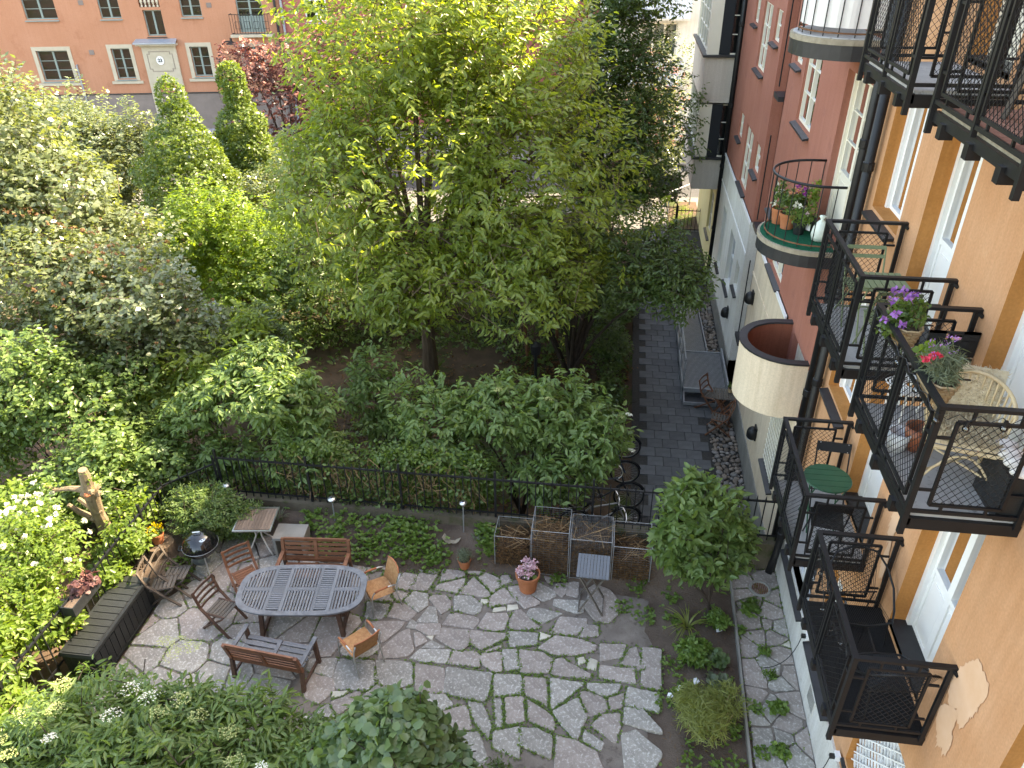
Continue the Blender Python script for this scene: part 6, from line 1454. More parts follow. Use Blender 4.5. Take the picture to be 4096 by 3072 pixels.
def bicycle(label, x, y, rz, frame_m, lean=.06, seed=0):
    t = thing('bicycle', label, 'bicycle', (x, y, GZ+.03), rz, 'bicycles parked beside the path'); t.rotation_euler = (lean, 0, rz); R = .33
    for cx in (-.52, .52):
        wh_ = P(t, 'wheel', m_tyre, lambda b: b.ring((cx, 0, R+.01), R-.018, .019, 36, 6, 'y'), True)
        P(wh_, 'rim', m_chrome, lambda b: b.ring((cx, 0, R+.01), R-.045, .011, 36, 5, 'y'))
        s = MB()
        for i in range(18): a = i*2*math.pi/18; s.bar((cx, 0, R+.01), (cx+(R-.045)*math.cos(a), 0, R+.01+(R-.045)*math.sin(a)), .003)
        s.build('spokes', m_chrome, wh_, world=False, kind='stuff'); P(t, 'mudguard', m_black, lambda b: b.ring((cx, 0, R+.01), R+.015, .014, 18, 4, 'y', .3, 2.5))
    f = MB(); bbk = (-.06, 0, .30); st_ = (-.20, 0, .72); hd = (.36, 0, .80); hd2 = (.40, 0, .62)
    for a, b_ in ((bbk, st_), (bbk, hd2), (st_, hd), (hd, hd2), (st_, (-.52, 0, R)), (bbk, (-.52, 0, R)), (hd2, (.52, 0, R))): f.tube([a, b_], .017, 7)
    f.tube([hd, (.34, 0, .93)], .013, 6); f.tube([st_, (-.225, 0, .84)], .013, 6); f.build('frame', frame_m, t, world=False)
    P(t, 'saddle', m_plastic, lambda b: b.ball((-.24, 0, .87), .12, 10, 6, 1.15, .6, .35), True)
    P(t, 'handlebar', m_chrome, lambda b: b.tube([(.20, -.28, .93), (.30, -.22, .97), (.35, -.08, .95), (.35, .08, .95), (.30, .22, .97), (.20, .28, .93)], .011, 6)); P(t, 'grip', m_plastic, lambda b: (b.tube([(.14, -.285, .92), (.24, -.26, .94)], .016, 6), b.tube([(.14, .285, .92), (.24, .26, .94)], .016, 6)))
    P(t, 'crank', m_steel, lambda b: (b.ring(bbk, .085, .008, 18, 4, 'y'), b.bar((bbk[0], -.05, bbk[2]), (bbk[0]+.12, -.05, bbk[2]-.1), .015), b.bar((bbk[0], .05, bbk[2]), (bbk[0]-.12, .05, bbk[2]+.1), .015)))
    P(t, 'rack', m_steel, lambda b: (b.tube([(-.3, -.05, .68), (-.75, -.05, .69), (-.75, .05, .69), (-.3, .05, .68)], .007, 5), b.tube([(-.7, .05, .69), (-.52, .05, R)], .006, 5)))
    return t
m_white_frame = M('pale_bike_paint', (.45, .44, .44), rough=.3, spec=.5); m_dark_frame = M('dark_bike_paint', (.02, .022, .03), rough=.3, spec=.5); m_blue_frame = M('blue_bike_paint', (.03, .06, .12), rough=.3, spec=.5)
bicycle('pale silver bicycle under the elder bush at the end of the fence', .02, 11.75, math.radians(12), m_white_frame, .1)
bicycle('black bicycle parked right behind the fence and the compost cages', .18, 11.22, math.radians(4), m_dark_frame, .07)
bicycle('dark bicycle leaning among the elder leaves behind the silver one', .1, 12.45, math.radians(8), m_dark_frame, -.08)
bicycle('blue-black bicycle mostly hidden by the elder bush', .0, 13.3, math.radians(5), m_blue_frame, .08)
bicycle('farthest bicycle, only its front wheel reaching the paved path', .02, 14.2, math.radians(6), m_dark_frame, .06)
MB().b2(.35, .7, 14.9, 15.25, GZ-.1, GZ+.12).build('stone_block', m_conc, label='grey stone block at the edge of the path beyond the bicycles', cat='stone block')
# car at the kerb
def car(label, loc, rz, mat):
    t = thing('parked_car', label, 'car', loc, rz); prof = [(-2.1, .32), (-2.12, .62), (-1.95, .82), (-1.1, .92), (-.55, 1.38), (.75, 1.42), (1.55, .98), (2.08, .86), (2.14, .55), (2.1, .30)]
    b = MB(); n = len(prof); vs = []
    for (y, k) in ((-.86, .0), (-.84, .0), (.84, .0), (.86, .0)):
        for (x, z) in prof: vs.append((x, y*(1 if z < .95 else .80), z))
    fs = [(j*n+i, j*n+i+1, (j+1)*n+i+1, (j+1)*n+i) for j in range(3) for i in range(n-1)]+[(j*n+n-1, j*n, (j+1)*n, (j+1)*n+n-1) for j in range(3)]+[tuple(range(n-1, -1, -1)), tuple(3*n+i for i in range(n))]
    b.add(vs, fs); b.build('body', mat, t, world=False)
    for s in (-1, 1):
        P(t, 'side_window', m_enamel, lambda q: q.add([(-.95, s*.80, .95), (1.35, s*.80, .98), (.72, s*.705, 1.36), (-.5, s*.705, 1.33)], [(0, 1, 2, 3)]))
        for x in (-1.3, 1.32): wq = P(t, 'wheel', m_tyre, lambda q: q.ring((x, s*.80, .31), .22, .10, 22, 8, 'y')); o = P(wq, 'rim', m_steel, lambda q: q.lathe([(0, .0), (.2, .0)], 14)); o.rotation_euler = (math.pi/2, 0, 0); o.location = (x, s*.86, .31)
    P(t, 'windscreen', m_enamel, lambda q: q.add([(1.50, -.66, 1.015), (1.50, .66, 1.015), (.80, .62, 1.405), (.80, -.62, 1.405)], [(0, 1, 2, 3)])); P(t, 'rear_window', m_enamel, lambda q: q.add([(-1.08, -.66, .955), (-1.08, .66, .955), (-.58, .62, 1.37), (-.58, -.62, 1.37)], [(0, 1, 2, 3)]))
    for s in (-1, 1): P(t, 'headlight', m_chrome, lambda q: q.box((2.10, s*.6, .72), (.06, .3, .12))); P(t, 'tail_light', m_redclay, lambda q: q.box((-2.09, s*.65, .72), (.06, .24, .12)))
m_car = M('black_car_paint', (.01, .011, .014), rough=.15, spec=.6); m_car2 = M('blue_grey_car_paint', (.16, .20, .26), rough=.25, spec=.6)
car('black car parked at the kerb, seen through the tree beside the beige house', (.6, 34.6, GZ-.10), 0, m_car)
car('blue-grey car parked in front of the salmon house behind the shrubs', (-21.5, 37.4, GZ-.10), math.radians(8), m_car2)
# litter and small fittings at the patio wall
for (x, y, lab) in ((2.04, 8.75, 'crumpled white paper scrap in the bed by the edging strip'), (1.35, 7.55, 'white paper scrap at the edge of the paving'), (1.22, 7.42, 'larger torn white paper at the paving edge'), (1.62, 7.72, 'tiny white paper bit in the middle of the bed')):
    b = MB(); vs = [(0, 0, .03)]+[(rnd.uniform(.03, .075)*math.cos(a*1.05), rnd.uniform(.03, .075)*math.sin(a*1.05), rnd.uniform(0.01, .05)) for a in range(6)]
    b.add(vs, [(0, 1+i, 1+(i+1) % 6) for i in range(6)]); b.build('paper_scrap', m_paper, loc=(x, y, .06), label=lab, cat='paper', group='paper litter in the bed')
t = thing('drain_cover', 'round rusty drain grate below the downpipe', 'drain', (2.84, 9.78, .04)); P(t, 'rim', m_conc, lambda b: b.ring((0, 0, 0), .16, .03, 24, 6)); 
for k in range(9): x = -.12+k*.03; h = math.sqrt(.0196-x*x); P(t, 'grate_bar', m_twig2, lambda b: b.bar((x, -h, .005), (x, h, .005), .014))
for (y, z, lab) in ((8.02, .98, 'white outdoor socket with black plug on the patio wall below the near balcony'), (6.12, 1.02, 'white outdoor socket with grey adapter at the low corner of the wall')):
    t = thing('wall_socket', lab, 'socket', (XF-.03, y, z), 0, 'outdoor sockets'); P(t, 'socket_box', m_plasticw, lambda b: b.box((-.03, 0, 0), (.06, .09, .09))); P(t, 'plug', m_plastic, lambda b: b.box((-.09, 0, -.01), (.06, .05, .05))); P(t, 'cable', m_plastic, lambda b: b.tube(bez((-.11, 0, -.02), (-.2, -.1, -.6), (-.5, .1, -.92), 8), .006, 5, False))
for (y, z) in ((7.35, .45),):
    t = thing('wall_vent', 'pale slotted ventilation grille in the grey wall base', 'vent', (XF-.03, y, z)); P(t, 'plate', m_greyplinth, lambda b: b.box((-.006, 0, 0), (.012, .34, .3)))
    for k in range(9): P(t, 'slot', m_conc, lambda b: b.box((-.014, 0, -.12+k*.03), (.006, .3, .012)))

# ---------------------------------------------------------------- trees beyond the fence
# large cherry
t = make_tree('cherry_tree', 'broad cherry tree with bright yellow-green sunlit top in the middle of the garden', 'tree', (-4.74, 17.3, GZ),
    [(-4.4, 16.9, 5.4, 3.7, 3.2, 3.2), (-2.4, 16.4, 5.0, 2.6, 2.8, 2.6), (-6.2, 16.4, 4.9, 1.8, 2.2, 2.2), (-4.4, 17.2, 8.0, 3.0, 2.8, 1.9, 1.3), (-2.6, 17.4, 7.4, 2.4, 2.6, 1.9), (-1.6, 15.2, 3.5, 1.9, 1.9, 1.2), (-4.6, 14.6, 3.3, 2.0, 1.5, 1.4)],
    7000, 7, .165, .07, l_cherry, m_bark, .19, 1.7, 1, 101, tl=.5, droop=.6, shell=.45, nbr=150, twig_every=3, lump=.4, flat=.55)
make_tree('dark_leaved_tree', 'dark green tree leaning over the paved path beside the ramp', 'tree', (-1.0, 17.6, GZ),
    [(.4, 16.6, 3.2, 1.9, 1.9, 1.15), (-1.2, 18.2, 2.6, 2.2, 1.9, 1.5), (1.3, 15.9, 2.9, 1.1, 1.2, .8), (-2.4, 19.3, 2.2, 1.8, 1.5, 1.3)],
    3600, 6, .13, .055, l_dark, m_bark_dark, .09, .6, 3, 102, tl=.34, droop=.5, shell=.35, nbr=80, lump=.4)
make_tree('maple_tree', 'airy dark tree with slanting trunk in front of the cream white house', 'tree', (-1.7, 24.2, GZ),
    [(-.6, 24.2, 6.3, 2.1, 1.9, 1.9), (.6, 23.8, 4.6, 1.5, 1.6, 1.7), (-1.3, 24.4, 4.0, 1.9, 1.8, 1.7), (-.2, 24.2, 8.2, 1.7, 1.7, 1.3), (.3, 24, 2.6, 1.6, 1.6, 1.1)],
    5200, 6, .14, .065, l_dark, m_bark_dark, .14, 2.2, 1, 103, tl=.35, droop=.4, shell=.3, nbr=90, lump=.45, lean=(.5, 0))
make_tree('crab_apple', 'small tree with pinkish new leaves in front of the cream white house', 'tree', (1.2, 33.0, GZ), [(1.2, 33, 3.6, 1.5, 1.3, 2.0), (.2, 33, 2.4, 1.4, 1.2, 1.5), (1.9, 33, 1.5, 1.0, 1.0, 1.1)],
    1700, 5, .13, .07, l_grey, m_bark, .08, 1.2, 1, 104, tl=.3, T=KITE_T, shell=.3, nbr=40)
foliage('blossom', bpy.data.objects['crab_apple'], [(1.2, 32.9, 3.6, 1.5, 1.3, 2.0), (.2, 32.9, 2.4, 1.4, 1.2, 1.5)], 330, 5, .09, .06, l_pink, 107, T=KITE_T, shell=.85, tl=.15)
make_tree('copper_tree', 'purple-leaved tree with pink blossom in front of the brick red house', 'tree', (-13.6, 30.2, GZ), [(-13.8, 30, 3.6, 1.9, 1.7, 1.9), (-12.5, 30.3, 4.6, 1.8, 1.6, 1.4), (-14.6, 30, 4.9, 1.3, 1.2, 1.0), (-10.5, 31.5, 5.0, 2.6, 1.6, 1.6), (-8, 32, 5.2, 2.2, 1.6, 1.6)],
    2600, 6, .14, .085, l_red, m_bark_dark, .13, 1.4, 1, 105, tl=.3, T=KITE_T, shell=.5, nbr=50)
foliage('blossom', bpy.data.objects['copper_tree'], [(-13.8, 29.8, 4.0, 1.9, 1.7, 1.9), (-12.5, 30.1, 4.8, 1.9, 1.6, 1.4), (-14.6, 29.8, 5.1, 1.3, 1.2, 1.0), (-10.5, 31.4, 5.2, 2.6, 1.6, 1.6)], 650, 5, .09, .07, l_pink, 106, T=KITE_T, shell=.9, up=.5, tl=.15)
def cone(name, label, x, y, h, r, seed, lm=None):
    bl = []
    for k in range(9):
        f = k/8; bl.append((x+.06*math.sin(k*2.1), y+.06*math.cos(k*1.7), GZ+.5+(h-.7)*f, max(.5, r*(1-f**3.2)), max(.5, r*(1-f**3.2)), h*.11+.08))
    return make_tree(name, label, 'tree', (x, y, GZ), bl, 10500, 4, .10, .075, lm or l_hedge, m_bark_dark, .1, 1.0, 1, seed, T=KITE_T, tl=.14, shell=.86, lump=.16, nbr=10, twig_every=40, droop=.1, flat=.25, group='clipped cone trees')
cone('clipped_hornbeam', 'tall dense cone-shaped clipped tree with a shaded flank', -13.5, 22.4, 6.25, 1.85, 111); cone('clipped_hornbeam', 'second, slimmer cone-shaped tree behind the big one', -12.9, 25.2, 6.2, 1.45, 112)
# mixed trees and shrubs on the left, far to near
def shrub(name, label, base, blobs, ntw, per, L, W, lm, seed, group=None, stems=3, tr=.025, **kw):
    d = dict(T=LEAF_T, tl=.28, shell=.35, nbr=36, twig_every=6, lump=.42); d.update(kw)
    return make_tree(name, label, 'shrub', base, blobs, ntw, per, L, W, lm, m_bark_dark, tr, .3, stems, seed, group=group, **d)
shrub('lilac_shrub', 'light green shrub between the cone trees and the grey-leaved tree', (-17.2, 24.2, GZ), [(-17.4, 24, 2.9, 1.5, 1.4, 2.1), (-18.4, 24.2, 3.6, 1.2, 1.2, 1.4), (-16.2, 24.4, 3.2, .9, .9, 1.7), (-17.4, 23.4, 1.4, 1.2, 1.2, 1.3)], 3000, 5, .13, .085, l_grey, 121)
shrub('lilac_shrub', 'pale shrub low in front of the cone trees', (-11.4, 23.2, GZ), [(-11.4, 22.8, 1.6, 1.3, 1.3, 1.6), (-10.4, 23.6, 1.8, 1.5, 1.4, 1.9), (-11.9, 21.6, .6, 1.4, 1.0, 1.1), (-9.0, 24.2, 1.6, 1.6, 1.4, 1.8)], 2300, 5, .12, .08, l_grey, 122)
shrub('lilac_shrub', 'pale leafy thicket at the far edge below the salmon house', (-20.5, 26, GZ), [(-21, 26, 2.2, 2.6, 1.8, 2.2), (-24, 28, 2.6, 2.6, 1.8, 2.4), (-19, 26, 2.4, 2.0, 1.5, 2.2)], 3200, 5, .16, .11, l_grey, 123, T=KITE_T)
make_tree('whitebeam_tree', 'tall grey-green tree with glinting leaves at the edge of the garden', 'tree', (-12.6, 15.4, GZ), [(-13.6, 15.2, 5.9, 1.5, 1.7, 1.6), (-12.6, 15.2, 4.5, 1.6, 1.7, 1.5), (-14.4, 14.6, 4.2, 1.7, 1.8, 1.6), (-11.6, 15.4, 3.4, 1.3, 1.4, 1.1), (-13.9, 15.2, 7.2, .9, 1.0, .8), (-15.0, 14.8, 6.6, 1.1, 1.2, 1.1)],
    4600, 6, .135, .085, l_grey, m_bark, .14, 1.8, 1, 124, T=KITE_T, tl=.32, shell=.4, nbr=100, lump=.4, flat=.45)
make_tree('whitebeam_tree', 'low spreading grey-green tree with tiered branches and brownish flower heads', 'tree', (-10.6, 13.6, GZ), [(-9.9, 13.2, 3.3, 1.6, 1.4, .8), (-11.4, 13.4, 3.8, 1.6, 1.4, .9), (-9.0, 13.1, 2.6, 1.2, 1.1, .6), (-11.6, 12.6, 2.4, 1.7, 1.3, .9), (-10.2, 12.6, 2.0, 1.2, 1.0, .6)],
    3300, 6, .13, .085, l_grey, m_bark, .11, 1.4, 1, 125, T=KITE_T, tl=.3, shell=.4, nbr=80, lump=.42, flat=.75, droop=.2)
foliage('flower_cluster', bpy.data.objects['whitebeam_tree.001'], [(-9.9, 13.1, 3.6, 1.6, 1.4, .8), (-11.4, 13.3, 4.1, 1.6, 1.4, .9), (-9.0, 13.0, 2.9, 1.2, 1.1, .6)], 130, 10, .045, .04, l_brown, 126, T=KITE_T, shell=.92, up=1.2, tl=.08, mode='whorl')
shrub('hazel_shrub', 'vivid green shrub catching the sun below the cone trees', (-11.6, 20.0, GZ), [(-12.0, 19.8, 2.1, 1.7, 1.5, 1.5), (-10.2, 19.8, 1.6, 1.7, 1.4, 1.5), (-11.0, 19.2, .5, 2.2, 1.5, 1.1), (-13.6, 19.6, 1.2, 1.6, 1.3, 1.5)], 3000, 6, .13, .075, l_bright, 127)
shrub('hazel_shrub', 'deep green shrub under the left half of the cherry tree', (-8.3, 19.3, GZ), [(-8.6, 19.2, 1.4, 1.7, 1.5, 1.6), (-7.0, 20.4, 1.6, 1.8, 1.4, 1.6), (-9.2, 18.2, .4, 1.6, 1.3, 1.0), (-5.6, 21.2, 1.2, 2.0, 1.2, 1.6), (-3.2, 22.0, 1.2, 1.9, 1.2, 1.7)], 3600, 6, .12, .07, l_ivy, 128)
shrub('box_shrub', 'rounded yellowish green bush standing in front of the dark gap', (-8.2, 15.2, GZ), [(-8.2, 15.2, 1.2, .8, .8, 1.1), (-8.2, 15.1, .2, 1.0, .9, .8)], 1500, 5, .10, .06, l_hedge, 129, shell=.6, T=KITE_T)
shrub('dogwood_shrub', 'tall green shrub with bare orange stems at the left edge', (-10.8, 10.9, -.3), [(-11.0, 11.2, 2.3, 1.1, 1.0, 1.3), (-10.0, 11.6, 1.6, 1.1, 1.0, 1.1), (-11.8, 10.6, 1.6, .9, 1.0, 1.2), (-9.4, 11.4, .7, 1.0, .9, .9)], 2900, 5, .115, .075, l_elder, 130, stems=5, tr=.025, nbr=16)
shrub('dogwood_shrub', 'leafy green shrub at the left edge beyond the pruned trunk', (-10.9, 9.3, -.2), [(-10.9, 9.3, .7, 1.0, .8, .9), (-11.6, 8.4, .6, .9, .9, .9), (-10.4, 8.2, .3, .7, .7, .6)], 1700, 5, .11, .075, l_bright, 134)
shrub('dogwood_shrub', 'sunny green shrub behind the pruned trunk', (-9.1, 10.0, -.2), [(-9.2, 10.2, 1.1, .8, .7, .8), (-8.6, 10.6, .8, .8, .6, .7), (-9.9, 9.8, .7, .8, .7, .7)], 1500, 5, .11, .075, l_elder, 131)
shrub('cherry_sapling', 'young cherry branch with long leaves rising above the ivy mound', (-9.0, 13.6, GZ), [(-8.4, 12.9, 1.9, 1.1, .9, .7), (-7.6, 13.4, 2.5, .7, .6, .6), (-9.3, 12.5, 1.3, .9, .8, .6)], 620, 6, .17, .07, l_cherry, 132, tl=.4)
shrub('ivy_mound', 'dense small-leaved climber covering the fence corner', (-8.4, 11.2, GZ), [(-8.6, 11.3, .6, 1.2, .8, 1.1), (-7.4, 11.0, .3, 1.0, .6, .9), (-9.6, 11.6, .3, 1.1, .8, .9)], 2900, 5, .06, .05, l_ivy, 133, T=KITE_T, shell=.75, tl=.15)
# elders along the fence
def umbels(parent, pts, mat, seed, r=.085):
    rg = np.random.default_rng(seed)
    for p in pts:
        n = 90; d = norm(rg.normal(size=(n, 3))*np.array([1, 1, .15])); q = d*r*np.sqrt(rg.random((n, 1))); q[:, 2] = .03-2.2*(q[:, 0]**2+q[:, 1]**2)+rg.uniform(-.006, .006, n)
        V, F = leaf_verts(q, rg.normal(size=(n, 3))*np.array([1, 1, .3]), np.tile([0, 0, 1.], (n, 1))+rg.normal(size=(n, 3))*.3, rg.uniform(.014, .024, n), rg.uniform(.014, .022, n), KITE_T)
        o = link('flower_head', npmesh('flower_head', V, F, mat, np.repeat(rg.random(n), 4)), parent, Vector(p)-parent_loc(parent), (rg.uniform(-.35, .1), rg.uniform(-.25, .25), 0))
EL = dict(mode='pinnate', tl=.26, droop=.6, flat=.6, shell=.55, jit=.2)
e1 = shrub('elder_bush', 'tall elder bush with drooping leaves over the fence behind the bistro table', (-6.75, 11.4, GZ), [(-6.0, 11.3, 2.3, 1.05, .8, .85), (-5.6, 11.2, 1.35, .95, .75, .7), (-7.1, 11.5, 2.3, .8, .7, .6), (-6.6, 11.9, 2.7, .9, .7, .5), (-7.9, 11.5, 1.9, .7, .6, .5), (-7.3, 11.1, .95, .6, .5, .5)], 1150, 7, .145, .065, l_elder, 141, stems=2, tr=.06, **EL)
umbels(e1, [(-6.2, 11.0, 3.05), (-7.2, 11.0, 2.75), (-5.6, 10.9, 2.6), (-6.6, 11.2, 3.0)], l_bud, 142)
e2 = shrub('elder_bush', 'wide elder bush over the fence behind the compost cages', (-1.6, 12.0, GZ), [(-3.1, 11.6, 1.7, 1.0, .8, 1.0), (-1.9, 11.8, 2.05, 1.1, .8, .85), (-.8, 11.7, 1.95, .9, .8, .8), (-.05, 11.45, 1.75, .65, .6, .8), (-2.4, 11.0, .95, .8, .5, .6), (-.9, 11.05, 1.05, .8, .5, .65)], 1500, 7, .145, .065, l_elder, 143, stems=4, tr=.05, **EL)
umbels(e2, [(-1.0, 11.2, 2.7), (.3, 11.25, 2.4), (-1.9, 11.3, 2.75)], l_bud, 144); umbels(e2, [(.52, 11.15, 1.75), (.42, 11.4, 2.35)], l_white, 145, .07)
shrub('elder_bush', 'smaller elder between the two big ones under the cherry trunk', (-5.0, 13.2, GZ), [(-4.9, 13.0, 1.5, .7, .6, .8), (-4.4, 12.6, .8, .8, .6, .7)], 300, 7, .145, .065, l_elder, 146, **EL)
# vines and dead twigs on the fence
vn = thing('fence_vine', 'tangled vine with dry brown twigs hanging over the middle of the fence', 'vine', (-4.1, 10.55, .62)); mb = MB(); r_ = random.Random(5)
for k in range(230):
    x = r_.uniform(-5.9, -2.1); a = Vector((x, 10.5+r_.uniform(-.08, .15), r_.uniform(.9, 1.65))); mb.tube([a, a+Vector((r_.uniform(-.2, .2), r_.uniform(-.1, .05), -r_.uniform(.05, .35))), a+Vector((r_.uniform(-.35, .35), r_.uniform(-.12, .08), -r_.uniform(.2, .75)))], .005, 3, False)
mb.build('dry_twigs', m_twig, vn, kind='stuff')
foliage('leaves', vn, [(-5.2, 10.7, 1.5, .9, .35, .35), (-3.6, 10.7, 1.55, 1.0, .35, .3), (-2.3, 10.65, 1.2, .7, .3, .6), (-5.6, 10.7, .9, .9, .3, .5), (-3.9, 10.6, .85, 1.7, .3, .45, 1.3)], 1700, 5, .08, .055, l_ivy, 151)
foliage('yellow_leaves', vn, [(-3.2, 10.7, 1.6, 1.3, .3, .3), (-2.6, 10.6, 1.1, .5, .2, .4)], 150, 4, .07, .05, l_bright, 152)
# ground cover in the garden
foliage('undergrowth', None, [(-6.2, 14.0, -.7, 3.2, 2.4, .28), (-1.6, 14.2, -.65, 2.0, 2.6, .4), (-6.5, 20.5, -.6, 4.5, 3.5, .5), (-1.8, 21.5, -.5, 2.4, 4.5, .7), (-12, 22, -.6, 5, 4, .6), (-11.5, 16.5, -.7, 2.6, 3, .3)], 5200, 5, .11, .075, l_ivy, 161, T=KITE_T, shell=.1, zmin=-.85, kind='stuff')
shrub('path_hedge', 'low dark hedge lining one side of the paved path', (.1, 17.8, GZ), [(.1, 16.2, -.3, .5, 1.3, .55), (.1, 18.6, -.1, .6, 1.6, .7), (.0, 21.0, .0, .8, 1.6, .8), (-.4, 15.4, -.2, .7, .9, .6)], 2000, 5, .10, .06, l_dark, 162)
foliage('lawn_grass', None, [(2.65, 31, GZ+.03, .6, 1.7, .06)], 900, 5, .12, .012, l_weed, 163, T=THIN_T, tl=.05, mode='whorl', shell=.05, zmin=GZ+.02, kind='stuff')
foliage('leaf_litter', None, [(-4.5, 14.8, -.76, 3.4, 3.2, .05), (-1.2, 17.5, -.76, 2, 3, .05)], 2600, 2, .09, .055, l_brown, 164, T=KITE_T, tl=.05, shell=.05, flat=1.0, zmin=-.84, kind='stuff')
for (x, y, k) in ((-2.2, 18.3, 0), (-1.5, 19.2, 1), (-2.9, 20.1, 2), (-.8, 18.9, 3)):
    b = thing('young_tree', ['slim reddish stem right of the cherry trunk', 'slim dark stem in the shade beside the path', 'slim bare stem behind the cherry trunk', 'thin leaning stem nearest the path'][k], 'tree', (x, y, GZ), 0, 'slim stems in the shade'); MB().tube([(x, y, GZ), (x+.15*(k-1), y, 1.0), (x+.4*(k-1.2), y, 3.2)], [.05, .04, .025], 7).build('stem_wood', m_twig2, b)
# black lamp post near the elder
lp = thing('lamp_post', 'thin black lamp post standing in the shade behind the elder bush', 'lamp post', (-1.55, 14.2, GZ)); MB().tube([(-1.55, 14.2, GZ), (-1.55, 14.2, 1.9)], .035, 8).build('pole', m_black, lp); MB().lathe([(0, .3), (.12, .22), (.1, 0), (.05, -.02), (0, -.02)], 12, (-1.55, 14.2, 1.9)).build('lantern', m_black, lp)
# ---------------------------------------------------------------- left edge of the patio
pt_ = thing('pruned_tree', 'pale pruned trunk with sawn top and one leafy side shoot', 'tree', (-8.75, 9.1, -.2)); mb = MB()
mb.tube([(-8.62, 9.1, -.3), (-8.57, 9.0, .45), (-8.55, 8.95, .9), (-8.53, 8.9, 1.25), (-8.46, 8.84, 1.65), (-8.41, 8.80, 1.92), (-8.40, 8.78, 2.02)], [.135, .11, .115, .105, .12, .13, .10], 12)
mb.tube([(-8.40, 8.79, 1.95), (-8.38, 8.77, 2.15), (-8.36, 8.75, 2.33)], [.10, .09, .07], 10); [mb.ball((-8.41+.13*math.cos(k*1.1), 8.80+.13*math.sin(k*1.1), 1.80+.05*(k % 3)), .055, 7, 5, noise=.4) for k in range(6)]; [mb.ball((-8.52+.1*math.cos(k*1.9), 8.9+.1*math.sin(k*1.9), .8+.18*k), .045, 7, 5, noise=.4) for k in range(4)]; mb.tube([(-8.45, 8.8, 1.85), (-8.72, 8.75, 1.9), (-8.98, 8.72, 1.86), (-9.15, 8.68, 2.0)], [.07, .045, .035, .02], 7); mb.tube([(-8.66, 8.98, 1.0), (-8.9, 8.9, 1.25), (-9.0, 8.86, 1.42)], [.07, .05, .035], 7); mb.tube([(-8.6, 8.95, 1.25), (-8.85, 8.95, 1.5)], [.06, .04], 6)
mb.build('trunk', m_bark_pale, pt_); foliage('shoot_leaves', pt_, [(-9.05, 8.7, 2.0, .24, .14, .10), (-8.15, 8.7, 2.25, .12, .1, .1)], 26, 5, .06, .04, l_bright, 171); MB().lathe([(0, .0), (.05, .0), (.06, -.03)], 10, (-8.36, 8.66, 1.9)).build('cut_face', m_terra, pt_)
rs = shrub('rose_bush', 'sunlit rose bush with white flowers left of the storage box', (-8.9, 7.4, 0), [(-8.95, 7.6, 1.35, .85, .85, .65), (-9.4, 8.4, 1.2, .7, .6, .6), (-8.5, 6.9, 1.0, .6, .6, .6), (-9.3, 6.6, .9, .8, .8, .7)], 2400, 5, .075, .045, l_bright, 172, T=KITE_T, shell=.6, mode='pinnate', tl=.16, stems=4, tr=.02, nbr=14)
rg = np.random.default_rng(9); tp, _, _ = crown_points([(-8.95, 7.6, 1.5, .9, .9, .7), (-9.4, 8.4, 1.35, .7, .6, .6)], 46, rg, .95, 1.2, .2)
for k in range(40):
    petals(rs, 'rose_flower', [(0, 0, 0)], l_white, 14, .05, .045, 200+k, T=ROUND_T, spread=.02).location = Vector(tp[k])-Vector(rs.location)
shrub('ash_sapling', 'bright sunlit leafy branches low at the left edge in front of the roses', (-8.8, 5.9, 0), [(-8.5, 6.1, 1.3, .6, .6, .6), (-8.3, 5.3, .9, .65, .6, .6), (-9.2, 5.6, .8, .7, .7, .7), (-8.1, 6.8, .85, .4, .5, .5), (-7.7, 5.2, .7, .4, .5, .5), (-9.6, 6.8, .9, .6, .7, .7)], 1500, 7, .12, .055, l_bright, 173, mode='pinnate', tl=.26, droop=.4, shell=.5)
shrub('raspberry_shrub', 'green raspberry leaves crowding the fence behind the weathered chairs', (-7.9, 8.7, .2), [(-7.95, 8.7, .95, .4, .45, .4), (-7.9, 8.1, .6, .28, .4, .4), (-8.2, 9.4, .9, .4, .4, .4)], 620, 5, .095, .06, l_bright, 174)
foliage('ground_ivy', None, [(-7.65, 6.2, .05, .4, .6, .2), (-8.0, 5.2, .3, .9, 1.0, .45), (-7.4, 8.9, .1, .4, .5, .15), (-9, 9.2, -.05, 1.2, 1.0, .2)], 1500, 5, .09, .06, l_weed, 175, kind='stuff', zmin=.0)
shrub('feathery_shrub', 'round feathery green shrub behind the kettle grill', (-7.0, 9.9, .1), [(-7.05, 9.75, .70, .75, .5, .62), (-6.55, 9.85, .5, .6, .4, .45), (-7.4, 9.9, .6, .4, .4, .5)], 1500, 9, .07, .022, l_elder, 176, mode='pinnate', tl=.2, T=KITE_T, shell=.7, droop=.2, lump=.25)
